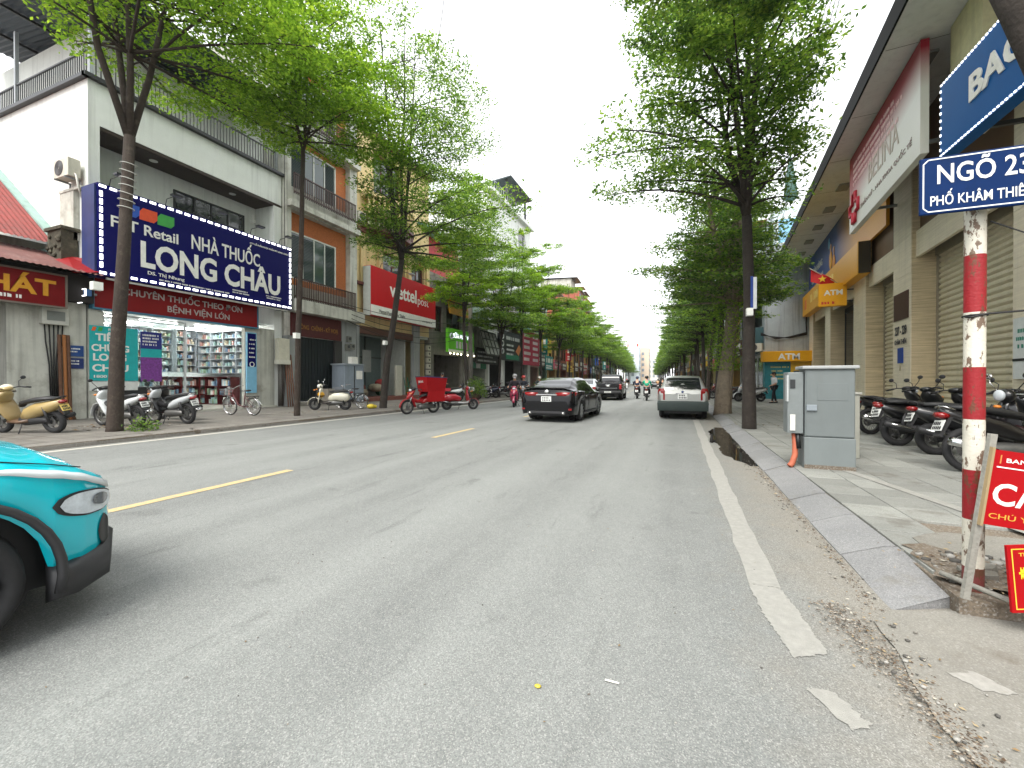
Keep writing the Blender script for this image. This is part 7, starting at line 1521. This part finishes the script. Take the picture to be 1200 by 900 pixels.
# ================================================================ PEOPLE
SKIN = mat('skin', srgb(196, 150, 122), .55, var=.06)
def skin_obj(name, joints, edges, m, parent, sub=1):
    """joints: list of ((x,y,z), radius); grown into one surface by the Skin modifier"""
    me = bpy.data.meshes.new(name); me.from_pydata([j[0] for j in joints], edges, []); me.materials.append(m)
    o = link(name, me, parent); md = o.modifiers.new('skin', 'SKIN'); md.use_smooth_shade = True
    if not me.skin_vertices: me.skin_vertices.new()
    for i, j in enumerate(joints):
        sv = me.skin_vertices[0].data[i]; r = j[1]; sv.radius = (r, r) if not isinstance(r, tuple) else r; sv.use_root = (i == 0)
    if sub: s = o.modifiers.new('sub', 'SUBSURF'); s.levels = sub; s.render_levels = sub
    return o
def person(label, loc, rz, P, top, bottom, shoes=(30, 30, 32), hair=None, helmet=None, sleeve=1., cat='person', mask=None, hair_long=False, scale=1., group=None, stripes=None):
    """P: dict of joint positions, x forward; limbs given for the left (y>0) and right (y<0)"""
    t = thing('person', label, cat, loc, rz, group); t.scale = (scale,)*3; V = lambda k: Vector(P[k])
    pel, ch, nk, hd = V('pelvis'), V('chest'), V('neck'), V('head')
    J = [(pel, .125), ((pel+ch)/2, .118), (ch, .135), (nk, .052), (nk+(hd-nk)*.45, .06), (hd+Vector((.015, 0, 0)), .092), (hd+Vector((0, 0, .075)), .066)]; E_ = [(0, 1), (1, 2), (2, 3), (3, 4), (4, 5), (5, 6)]
    def chain(start, pts):
        k = start
        for p, r in pts: J.append((p, r)); E_.append((k, len(J)-1)); k = len(J)-1
        return k
    for s in 'LR':
        sh, el, wr = V('shoulder'+s), V('elbow'+s), V('wrist'+s)
        k = chain(2, [(sh, .056), ((sh+el)/2, .047), (el, .040), ((el+wr)/2, .037), (wr, .026), (wr+(wr-el).normalized()*.055, .034)])
        d = (wr-el).normalized(); side = d.cross(Vector((0, 0, 1))); side = side.normalized() if side.length > .1 else Vector((0, 1, 0)); dn = d.cross(side).normalized()*(-1 if d.cross(side).z > 0 else 1); base = J[k][0]
        for i in range(4):
            o = side*(.026*(i-1.5)/1.5); L = (.072, .082, .078, .062)[i]
            chain(k, [(base+o+d*.035, .0095), (base+o+d*(.035+L*.55)+dn*.012, .0085), (base+o*1.1+d*(.03+L*.85)+dn*.036, .007)])
        sg = 1 if s == 'L' else -1; chain(k-1 if False else k, [(base+side*.034*sg-d*.01, .010), (base+side*.05*sg+d*.03+dn*.012, .008)])
        hp, kn, an, to = V('hip'+s), V('knee'+s), V('ankle'+s), V('toe'+s)
        chain(0, [(hp, .088), ((hp+kn)/2, .074), (kn, .055), ((kn+an)/2+Vector((-.01, 0, 0)), .053), (an, .036), (to, .034)])
    skin_obj('body', J, E_, SKIN, t)
    # shirt or jacket
    J = [((pel+ch)/2-Vector((0, 0, .10)), .145), ((pel+ch)/2, .14), (ch, .155), (nk-Vector((0, 0, .035)), .075)]; E_ = [(0, 1), (1, 2), (2, 3)]
    for s in 'LR':
        sh, el, wr = V('shoulder'+s), V('elbow'+s), V('wrist'+s); pts = [(sh, .074), ((sh+el)/2, .062)]
        if sleeve > .4: pts += [(el, .055)]
        if sleeve > .8: pts += [((el+wr)/2, .05), (el+(wr-el)*.92, .042)]
        chain(2, pts)
    tm = top if not isinstance(top, tuple) else pm(*top, .8); skin_obj('jacket' if sleeve > .8 else 'shirt', J, E_, tm, t)
    J = [(pel+Vector((0, 0, .03)), .14)]; E_ = []
    for s in 'LR':
        hp, kn, an = V('hip'+s), V('knee'+s), V('ankle'+s); chain(0, [(hp, .1), ((hp+kn)/2, .087), (kn, .07), ((kn+an)/2, .064), (kn+(an-kn)*.93, .056)])
    skin_obj('trousers', J, E_, pm(*bottom, .85), t)
    for s in 'LR':
        an, to = V('ankle'+s), V('toe'+s); f = (to-an); f.z = 0; f = f.normalized(); zb = min(an.z, to.z)-.03
        b = MB(); M = Matrix.Rotation(math.atan2(f.y, f.x), 4, 'Z'); b.blob([(-.08, .02, .035, .045), (0, .02, .042, .05), (.1, .0, .045, .035), (.17, -.01, .03, .02)], 10); b.v = [tuple(M @ Vector(v)+Vector((an.x, an.y, zb+.03))) for v in b.v]; b.build('shoe', pm(*shoes, .6), t)
    b = MB(); h0 = hd+Vector((.095, 0, 0)); b.ell(h0+Vector((.012, 0, -.01)), (.02, .014, .022), 8, 6, 0)
    for s in (-1, 1): b.ell(h0+Vector((-.006, s*.034, .018)), (.010, .016, .008), 8, 5, 1)
    b.ell(h0+Vector((-.004, 0, -.05)), (.009, .026, .007), 8, 5, 2)
    for s in (-1, 1): b.ell(hd+Vector((.01, s*.094, 0)), (.025, .012, .034), 8, 5, 0)
    b.build('face', [SKIN, pm(30, 24, 22, .4), pm(150, 84, 76, .5)], t)
    if mask: MB().ell(hd+Vector((.055, 0, -.045)), (.06, .075, .055), 12, 8).build('face_mask', pm(*mask, .8), t)
    if helmet: 
        MB().ell(hd+Vector((-.005, 0, .045)), (.135, .125, .115), 16, 10).build('helmet', pm(*helmet, .3), t)
    elif hair:
        b = MB(); b.ell(hd+Vector((-.02, 0, .035)), (.112, .105, .105), 14, 9)
        if hair_long: b.blob([(hd.x-.07, hd.z+.02, .085, .05), (hd.x-.09, hd.z-.10, .08, .05), (hd.x-.10, hd.z-.24, .07, .04)], 10)
        b.build('hair', pm(*hair, .5), t)
    if stripes:
        b = MB()
        for k in range(4): z = ch.z-.14+.07*k; b.torus((ch.x, ch.y, z), (0, 0, 1), .168, .012, 18, 5)
        b.build('shirt_stripe', pm(*stripes, .8), t)
    return t
def ride(lean=.0, foot=.30, seat=.86, back=0.):
    d = dict(pelvis=(-.28-back, 0, seat), chest=(-.20+lean-back, 0, seat+.36), neck=(-.15+lean-back, 0, seat+.52), head=(-.10+lean-back, 0, seat+.68))
    for s, y in (('L', 1), ('R', -1)):
        d['shoulder'+s] = (-.18+lean-back, y*.19, seat+.44); d['elbow'+s] = (.02+lean*.6-back*.8, y*.29, seat+.21); d['wrist'+s] = (.19-back, y*.31, seat+.18); d['hip'+s] = (-.24-back, y*.11, seat-.03); d['knee'+s] = (.14-back, y*.17, seat-.16); d['ankle'+s] = (.02-back, y*.18, foot+.06); d['toe'+s] = (.15-back, y*.19, foot+.03)
    return d
def stand(h=1.0, arms=None, step=.06):
    d = dict(pelvis=(0, 0, .90), chest=(0, 0, 1.24), neck=(.01, 0, 1.41), head=(.03, 0, 1.56))
    for s, y in (('L', 1), ('R', -1)):
        d['shoulder'+s] = (0, y*.18, 1.34); d['elbow'+s] = (-.03, y*.23, 1.08); d['wrist'+s] = (.05, y*.22, .86); d['hip'+s] = (0, y*.09, .87); d['knee'+s] = (.02+step*y*.5, y*.09, .47); d['ankle'+s] = (step*y, y*.09, .08); d['toe'+s] = (.13+step*y, y*.11, .04)
    if arms: d.update(arms)
    return d
w = person('woman in a red and white top standing at the kerb with a phone', (-12.3, 20.6, .12), R(-5), stand(arms=dict(elbowR=(.02, -.24, 1.08), wristR=(.27, -.14, 1.10), elbowL=(.02, .24, 1.08), wristL=(.25, .12, 1.08))), (176, 60, 64), (70, 72, 80), hair=(22, 18, 18), hair_long=True, sleeve=.6, stripes=(226, 210, 206), scale=.98)
t = thing('phone', 'small pale phone held up by the woman at the kerb', 'phone', (-12.0, 20.55, 1.20)); MB().bx(-.005, .005, -.035, .035, 0, .14).build('case', pm(200, 200, 200, .3), t)
person('guard in a white shirt and black trousers walking before the ATM booth', (4.72, 26.6, .125), R(195), stand(arms=dict(elbowL=(.0, .25, 1.08), wristL=(.22, .2, .98)), step=.14), (216, 220, 224), (24, 26, 34), hair=(20, 18, 18), sleeve=.6)
def rider(lab_b, lab_p, p, deg, st_, c, top, bot, helm, back=False, lean_=0, mask=None, **k):
    bike(lab_b, p, deg, st_, c, group='motorbikes being ridden', z=.004, lean=lean_); a = R(deg)
    return person(lab_p, (p[0]+.62*math.cos(a), p[1]+.62*math.sin(a), .004), a, ride(.05), top, bot, helmet=helm, mask=mask, group='riders on the road', **k)
rider('pink scooter coming towards the camera left of the black saloon', 'rider in a dark jacket and grey helmet on the pink scooter', (-8.15, 21.2), 287, 'scooter', (160, 34, 70), (44, 36, 44), (40, 40, 48), (150, 150, 150), mask=(190, 190, 196))
rider('dark scooter following behind the pink scooter', 'rider with a red helmet following the pink scooter', (-9.6, 26.6), 285, 'scooter', (40, 42, 46), (36, 40, 50), (40, 40, 48), (170, 50, 44))
rider('white scooter third in the oncoming line by the left kerb', 'rider with a pale helmet third in the oncoming line', (-10.1, 31.5), 285, 'cub', WH, (60, 64, 70), (36, 38, 44), (214, 210, 200))
rider('black motorbike ridden away in the middle of the right lane', 'rider in a bright green jacket going away on the black motorbike', (-2.1, 30.0), 92, 'cub', (24, 24, 26), (24, 152, 120), (34, 36, 42), (30, 34, 34))
rider('dark motorbike just ahead and left of the green-jacketed rider', 'rider in navy clothes just left of the green-jacketed rider', (-3.0, 33.0), 92, 'cub', (30, 32, 38), (36, 44, 66), (34, 36, 46), (44, 54, 84))
rider('motorbike farther ahead and right of the green-jacketed rider', 'rider in black farther ahead and right of the green jacket', (-1.6, 45.0), 93, 'scooter', (90, 30, 34), (30, 30, 34), (30, 32, 38), (32, 32, 34))
q = random.Random(44)
for i, (x, y, d, c, h) in enumerate(((-7.6, 58, 277, (160, 40, 44), 'white'), (-8.6, 63, 277, (40, 60, 110), 'yellow'), (-7.9, 70, 277, WH, 'red'), (-9.2, 76, 277, (40, 40, 44), 'grey'), (-4.2, 62, 93, (50, 50, 54), 'blue'), (-3.4, 74, 93, (150, 150, 154), 'black'))):
    hc = dict(white=(220, 220, 216), yellow=(220, 190, 70), red=(190, 40, 44), grey=(130, 132, 136), blue=(50, 90, 170), black=(30, 30, 32))[h]
    rider('far-off motorbike under the %s-helmeted rider' % h, 'far-off rider with a %s helmet, %s' % (h, 'coming towards the camera' if d > 180 else 'riding away'), (x, y), d, 'scooter', c, (q.randint(60, 200), q.randint(60, 160), q.randint(60, 160)), (50, 52, 60), hc)
# ================================================================ SMALLER STREET THINGS
# grey cabinet on the right pavement
CABG = mat('cabinet_grey_paint', srgb(104, 111, 111), .5, var=.08, scale=3, streak=.15, dirt=srgb(96, 100, 102), dirtamt=.3)
t = thing('street_cabinet', 'tall grey steel utility cabinet standing alone on the right pavement', 'cabinet', (1.86, 7.02, .126), R(-1.5))
CX = .285
MB().bx(-CX, CX, -.19, .21, .0, .42).build('plinth', mat('cabinet_grey_plinth', srgb(110, 117, 117), .55, var=.08, scale=3, streak=.35), t, bev=.008)
MB().bx(-CX+.008, CX-.008, -.18, .20, .425, 1.34).build('body', CABG, t, bev=.008); MB().bx(-CX-.03, CX+.03, -.22, .24, 1.34, 1.385).build('lid', pm(150, 153, 153, .5), t, bev=.012)
d = MB().bx(-CX+.02, CX-.02, -.188, -.181, .44, 1.32).build('door', CABG, t, bev=.003)
MB().bx(-CX+.02, -CX+.14, -.215, -.189, .78, .86).build('lock_cover', pm(126, 134, 140, .5), d, bev=.006); MB().bx(-.14, .20, -.192, -.189, .92, 1.15).build('raised_panel', CABG, d, bev=.002)
MB().bx(-CX, CX, -.196, -.19, -.002, .05).build('dirt_edge', DIRT, t)
t2 = thing('meter_cupboard', 'narrow grey meter cupboard fixed to the left side of the grey cabinet', 'meter box', (1.86, 7.02, .126), R(-1.5)); MB().bx(-CX-.19, -CX-.002, -.15, .15, .46, 1.30).build('box', pm(112, 118, 118, .5), t2, bev=.01); MB().bx(-CX-.20, -CX-.18, -.17, -.05, .90, 1.26).build('dial_panel', pm(170, 174, 174, .4), t2); MB().bx(-CX-.16, -CX-.1, -.158, -.15, 1.08, 1.2).build('meter_window', pm(40, 42, 44, .3), t2); MB().bx(-CX-.16, -CX-.1, -.165, -.15, .5, .72).build('white_box', pm(206, 206, 200, .5), t2)
t3 = thing('cable_hose', 'orange corrugated cable hose dropping from the meter cupboard to the paving', 'hose', (1.86, 7.02, .126), R(-1.5)); b = MB(); pts = [(-CX-.09, -.05, .46), (-CX-.085, -.08, .3), (-CX-.09, -.1, .16), (-CX-.13, -.13, .04), (-CX-.17, -.15, .0)]
fine = []
for i in range(len(pts)-1):
    for k in range(6): fine.append(tuple(pts[i][j]+(pts[i+1][j]-pts[i][j])*k/6 for j in range(3)))
b.tube(fine, [.034+.005*(k % 2) for k in range(len(fine))], 9); b.build('hose', pm(170, 92, 66, .7), t3); MB().tube([(-CX-.06, -.1, .46), (-CX-.05, -.12, .25)], .03, 7).build('black_cable', BLACKP, t3)
t = thing('grey_utility_box', 'low beige utility box just behind the grey cabinet', 'electrical box', (2.42, 8.1, .126)); MB().bx(-.2, .12, -.15, .15, 0, .98).build('body', pm(150, 150, 140, .6), t, bev=.01); MB().bx(-.22, .14, -.17, .17, .98, 1.01).build('lid', pm(160, 160, 152, .6), t)
# cabinet on the left
t = thing('street_cabinet', 'blue-grey steel cabinet with paper notices behind the ivory scooter', 'cabinet', (-16.6, 18.1, .12), R(-8)); MB().bx(-.5, .5, -.62, .62, .12, 2.05).build('body', mat('left_cabinet', srgb(124, 134, 144), .5, var=.08, streak=.2), t, bev=.015); MB().bx(-.55, .55, -.67, .67, 2.05, 2.12).build('lid', pm(140, 148, 154, .5), t); MB().bx(-.5, .5, -.62, .62, 0, .115).build('plinth', CONCW, t); MB().bx(.502, .512, -.02, .02, .15, 2.0).build('door_gap', BLACKP, t); MB().bx(.503, .512, .12, .52, 1.3, 1.75).build('notice', pm(214, 212, 204, .7), t); MB().bx(.0, .3, .0, .4, 2.125, 2.5).build('carton', pm(206, 204, 196, .7), t)
# leafy pot plant past the red moped
def shrub(label, loc, r, h, n, seed, mt=LEAF_C, name='shrub', ls=.13):
    q2 = np.random.default_rng(seed); t = thing(name, label, 'plant', loc); P = q2.normal(0, 1, (n, 3)); P = P/np.linalg.norm(P, axis=1)[:, None]*q2.uniform(.35, 1, (n, 1))**.5; P[:, 2] = np.abs(P[:, 2]*.9+.1); P = P*np.array([r, r, h])+np.array([0, 0, .3 if name == 'shrub' else 0])+q2.normal(0, .06, (n, 3))
    link('leaves', leaf_mesh('leaves', P, ls, q2, flat=.7, mt=mt), t); b = MB()
    for k in range(6): a = k*1.05; b.tube([(0, 0, .1), (.3*r*math.cos(a), .3*r*math.sin(a), h*.5), (.7*r*math.cos(a), .7*r*math.sin(a), h*.9)], [.02, .014, .006], 5)
    b.build('stem', BARK, t); 
    if name == 'shrub': MB().loft([[(r_*math.cos(a), r_*math.sin(a), z) for a in [k*math.pi/6 for k in range(12)]] for z, r_ in ((0, .22), (.34, .3), (.36, .3))]).build('pot', pm(90, 70, 60, .8), t)
    return t
shrub('leafy dark green pot plant at the left kerb past the red moped', (-11.9, 24.0, .12), .75, 1.2, 1500, 3)
shrub('small green pot plant at the left kerb under the charcoal sign', (-12.4, 38.5, .12), .7, 1.3, 900, 4)
shrub('weedy tuft at the foot of the thick trunk', (-12.0, 6.3, .10), .32, .3, 400, 9, LEAF_B, 'weed', .08)
t = thing('sandwich_board', 'lime green sandwich board at the green drinks shop', 'board', (-13.4, 20.9, .12), R(20)); MB().poly([(.18, -.4, 0), (.02, -.4, 1.15), (-.02, -.4, 1.15), (.14, -.4, 0)], (0, .8, 0)).build('front_panel', pm(130, 190, 40, .5), t); MB().poly([(-.18, -.4, 0), (-.02, -.4, 1.14), (.0, -.4, 1.12), (-.14, -.4, 0)], (0, .8, 0)).build('rear_panel', pm(120, 180, 40, .5), t); b = glyph_rows(MB(), (.16, -.3, .8), (0, 1, 0), (-.14, 0, 1), .6, 3, .1, .1, seed=2, t=.01); b.build('lettering', WHT, t)
t = thing('yellow_bag', 'crumpled yellow bag at the foot of the leaning trunk', 'bag', (-12.5, 15.0, .12)); b = MB(); b.ell((0, 0, .1), (.16, .2, .11), 10, 6); b.ell((.05, .18, .08), (.1, .1, .08), 8, 5); b.build('bag', mat('yellow_film', srgb(214, 190, 60), .5, var=.25, scale=20, bump=.6), t)
# striped pole with the lane sign
PX, PY = 1.575, 3.26
RW = mat('pole_white_paint', srgb(222, 218, 204), .6, var=.08, scale=5, bump=.15, bscale=80, dirt=srgb(112, 70, 34), dirtamt=0); 
def rusty(name, col, amt, lo=.58):
    m = mat(name, col, .6, var=.1, scale=6, bump=.2, bscale=70); n, l = m.node_tree.nodes, m.node_tree.links; p = n['Principled BSDF']; src = p.inputs['Base Color'].links[0].from_socket; g = n.new('ShaderNodeNewGeometry')
    mp = n.new('ShaderNodeMapping'); mp.inputs['Scale'].default_value = (1, 1, .45); l.new(g.outputs['Position'], mp.inputs[0]); t = n.new('ShaderNodeTexNoise'); t.inputs['Scale'].default_value = 26; t.inputs['Detail'].default_value = 6; t.inputs['Roughness'].default_value = .7; l.new(mp.outputs[0], t.inputs['Vector'])
    big = n.new('ShaderNodeTexNoise'); big.inputs['Scale'].default_value = 5; l.new(g.outputs['Position'], big.inputs['Vector']); ad = n.new('ShaderNodeMath'); ad.operation = 'MULTIPLY_ADD'; l.new(big.outputs['Fac'], ad.inputs[0]); ad.inputs[1].default_value = .35; l.new(t.outputs['Fac'], ad.inputs[2])
    r = n.new('ShaderNodeMapRange'); l.new(ad.outputs[0], r.inputs[0]); r.inputs[1].default_value = lo+.165; r.inputs[2].default_value = lo+.20; r.inputs[4].default_value = amt
    x = n.new('ShaderNodeMix'); x.data_type = 'RGBA'; l.new(r.outputs[0], x.inputs[0]); l.new(src, x.inputs[6]); x.inputs[7].default_value = (*srgb(86, 58, 36), 1); l.new(x.outputs[2], p.inputs['Base Color']); return m
PWH = rusty('chipped_white_paint', srgb(200, 196, 182), .9, .54); PRD = rusty('chipped_red_paint', srgb(136, 12, 22), .8, .56); PDK = rusty('worn_maroon_paint', srgb(112, 52, 50), .8, .5)
t = thing('striped_pole', 'rust-spotted red and white striped steel pole carrying the blue lane sign', 'pole', (PX, PY, .1))
dep = 2.43
def zpx(y): return 1.3+(447-y)/500*2.41-.1
bands = [(2.42, zpx(297), PWH), (zpx(297), zpx(365), PRD), (zpx(365), zpx(430), PWH), (zpx(430), zpx(492), PRD), (zpx(492), zpx(552), PWH), (zpx(552), zpx(611), PRD), (zpx(611), zpx(668), PWH), (zpx(668), -.05, PDK)]
for z1, z0, m in bands: 
    b = MB(); b.loft([[(.046*math.cos(a), .046*math.sin(a), z) for a in [k*math.pi/14 for k in range(28)]] for z in (z0, z1)]); b.build('painted_band', m, t).data.set_sharp_from_angle(angle=R(40))
q2 = MB().tube([(-.05, -.02, zpx(370)), (-.03, -.046, zpx(371)), (.03, -.05, zpx(368)), (.3, -.1, zpx(366)), (.7, .2, zpx(362))], .006, 5); 
t = thing('tied_wire', 'thin black wire tied round the striped pole and running off to the right', 'wire', (PX, PY, .1)); b = q2
b.torus((0, 0, zpx(369)), (0, .05, 1), .05, .005, 20, 5); b.torus((.25, -.09, zpx(378)), (.2, 1, 0), .035, .004, 14, 4); b.tube([(.3, -.1, zpx(368)), (.33, -.05, zpx(240)), (.34, .1, 3.3)], .005, 5); b.tube([(.03, -.07, zpx(262)), (.30, -.12, zpx(300)), (.6, -.2, zpx(330))], .004, 4); b.build('wire', BLACKP, t)
# lane name plate
SB = mat('street_sign_blue', srgb(5, 38, 84), .5, var=.12, scale=7, spec=.12, dirt=srgb(10, 34, 66), dirtamt=.6)
def ray_pt(px, d):
    """point d metres deep in front of the camera's image plane at 1200-px column px, eye height"""
    a = R(21.504); c = (px-600)/500*d; return Vector((c*math.cos(a)-d*math.sin(a), c*math.sin(a)+d*math.cos(a), 0))
A_ = ray_pt(1077, 2.45); B_ = ray_pt(1200, 2.29); al = (B_-A_).normalized(); wv = (B_-A_).length*1.16; up = Vector((0, 0, 1)); nn = al.cross(up)
t = thing('lane_sign', 'blue street name plate reading NGÕ 231 PHỐ KHÂM THIÊN on the striped pole', 'sign', A_+Vector((0, 0, 2.25)), math.atan2(al.y, al.x))
hs_ = .322; MB().bx(0, wv, 0, .022, 0, hs_).build('plate', SB, t, bev=.006)
b = MB(); c_ = .022; m_ = .014; pts = [(m_, m_+c_), (m_, hs_-m_-c_), (m_+c_, hs_-m_), (wv-m_-c_, hs_-m_), (wv-m_, hs_-m_-c_), (wv-m_, m_+c_), (wv-m_-c_, m_), (m_+c_, m_)]
for (p, q_) in zip(pts, pts[1:]+pts[:1]):
    P0, P1 = Vector((p[0], 0, p[1])), Vector((q_[0], 0, q_[1])); d_ = (P1-P0).normalized(); nrm = Vector((-d_.z, 0, d_.x))*.003; b.poly([P0-nrm, P1-nrm, P1+nrm, P0+nrm], (0, -.0015, 0))
b.build('border', WHT, t)
letters('NGÕ 231', WHT, (.075, -.0005, .165), (1, 0, 0), (0, 0, 1), .425, .135, .012, t, ext=.002); letters('PHỐ KHÂM THIÊN', WHT, (.045, -.0005, .045), (1, 0, 0), (0, 0, 1), .43, .088, .006, t, ext=.002)
MB().bx(.2, .34, .022, .05, .1, .2).build('clamp', STEEL, t)
# red notices on sticks
RN = mat('red_notice_face', srgb(156, 10, 18), .5, var=.08, scale=4, spec=.15)
t = thing('no_parking_board', 'slanted red board with white CẤM nailed to a grey stick by the striped pole', 'notice board', ray_pt(1135, 2.28)+Vector((0, 0, .15)), R(13)); 
M = Matrix.Rotation(R(8.0), 4, 'Y')
MB().bx(-.016, .016, .0, .022, -.02, .88, 0, M).build('stick', mat('grey_weathered_wood', srgb(136, 134, 126), .85, var=.2, scale=14, bump=.3), t)
o = MB().bx(.0, .52, -.016, -.001, .40, .80, 0, M).build('board', RN, t)
MB().bx(-.012, 0, -.02, .0, .39, .81, 0, M).build('board_edge', pm(150, 130, 96, .7), t)
M3 = M.to_3x3(); ax, az = M3 @ Vector((1, 0, 0)), M3 @ Vector((0, 0, 1)); pt = lambda x, z: M3 @ Vector((x, -.0165, z))
letters('BAN QUẢN LÝ', WHT, pt(.06, .735), ax, az, .34, .034, .006, t, ext=.001); letters('CẤM', WHT, pt(.022, .51), ax, az, .34, .185, .02, t, ext=.001); letters('CHÚ Ý: XE ĐẠP', pm(214, 160, 60, .5), pt(.02, .43), ax, az, .42, .042, .0, t, ext=.001)
MB().bx(.02, .5, -.018, -.0165, .708, .714, 0, M).build('rule_line', WHT, t); MB().bx(.03, .036, -.018, -.0165, .73, .775, 0, M).build('tick_mark', pm(200, 120, 60, .5), t)
t = thing('lower_notice', 'small red board with yellow rim and Đ lettering at the right frame edge', 'notice board', ray_pt(1186, 2.16)+Vector((0, 0, .11)), R(15)); M = Matrix.Rotation(R(-5), 4, 'Y')
MB().bx(.0, .34, -.012, 0, .02, .36, 0, M).build('board', RN, t); M3 = M.to_3x3(); ax, az = M3 @ Vector((1, 0, 0)), M3 @ Vector((0, 0, 1)); pt = lambda x, z: M3 @ Vector((x, -.0125, z))
YB = pm(236, 190, 60, .5); b = MB(); 
for (x0, x1, z0, z1) in ((.018, .322, .036, .041), (.018, .322, .339, .344), (.018, .023, .041, .339), (.317, .322, .041, .339)): b.bx(x0, x1, -.0135, -.0125, z0, z1, 0, M)
b.build('rim_line', YB, t); letters('ĐỖ XE', pm(250, 214, 40, .5), pt(.045, .19), ax, az, .24, .085, .03, t, ext=.001); letters('THÔNG BÁO', YB, pt(.05, .305), ax, az, .2, .022, .01, t, ext=.001)
MB().bx(.1, .125, .001, .02, -.13, .3, 0, M).build('stick', MATS['grey_weathered_wood'], t)
t = thing('fallen_stake', 'grey square stake lying on the broken ground by the striped pole', 'stake', (1.52, 3.10, .15)); d = Vector((.26, -.22, -.035)); MB().tube([(-.10, .14, .03), tuple(d)], .016, 4).build('stake', MATS['grey_weathered_wood'], t)
# broken paving lumps round the pole foot
q = random.Random(23); CH = None
for i in range(16):
    x, y = q.uniform(1.62, 2.55), q.uniform(3.18, 3.62)
    if abs(x-PX) < .1 and abs(y-PY) < .1: continue
    s_ = q.uniform(.03, .09); b = MB(); n = q.randint(5, 7); b.poly([(s_*q.uniform(.6, 1.1)*math.cos(2*math.pi*k/n), s_*q.uniform(.6, 1.1)*math.sin(2*math.pi*k/n), 0) for k in range(n)], (0, 0, s_*.45))
    b.build('rubble_piece', CONC, pav_r, (x, y, .125), (q.uniform(-.2, .2), q.uniform(-.2, .2), 0))
# black sack standing in the puddle
t = thing('drain_block', 'dark rag and stone heap at the head of the puddle', 'heap', (.62, 10.0, .0)); t.scale = (.4, .4, .6); b = MB(); b.blob([(0, 0, .14, .08), (.02, .1, .16, .1), (.03, .22, .10, .07), (.03, .3, .05, .03)], 10); b.ell((.1, .25, .04), (.14, .18, .06), 10, 6); b.build('heap', pm(28, 26, 24, .9), t)
# narrow banner on the tall right-hand trunk
t = thing('trunk_banner', 'narrow blue and white banner fixed along the tall right-hand trunk', 'banner', (1.60, 11.93, 3.1), R(12)); MB().bx(.0, .06, -.03, -.02, .0, .78).build('blue_strip', pm(36, 66, 140, .6), t); MB().bx(.06, .14, -.03, -.02, -.02, .76).build('white_strip', pm(214, 218, 220, .6), t)
# ================================================================ the air: one closed box of faint haze round everything
hm = bpy.data.materials.new('haze_air'); hm.use_nodes = True; hn, hl_ = hm.node_tree.nodes, hm.node_tree.links; hn.clear()
ho = hn.new('ShaderNodeOutputMaterial'); hv_ = hn.new('ShaderNodeVolumePrincipled'); hv_.inputs['Color'].default_value = (.95, .97, 1, 1); hv_.inputs['Density'].default_value = .00016; hl_.new(hv_.outputs[0], ho.inputs['Volume'])
hz = MB().bx(-950, 950, -450, 1450, -1.2, 60).build('haze', hm); hz['kind'] = 'stuff'
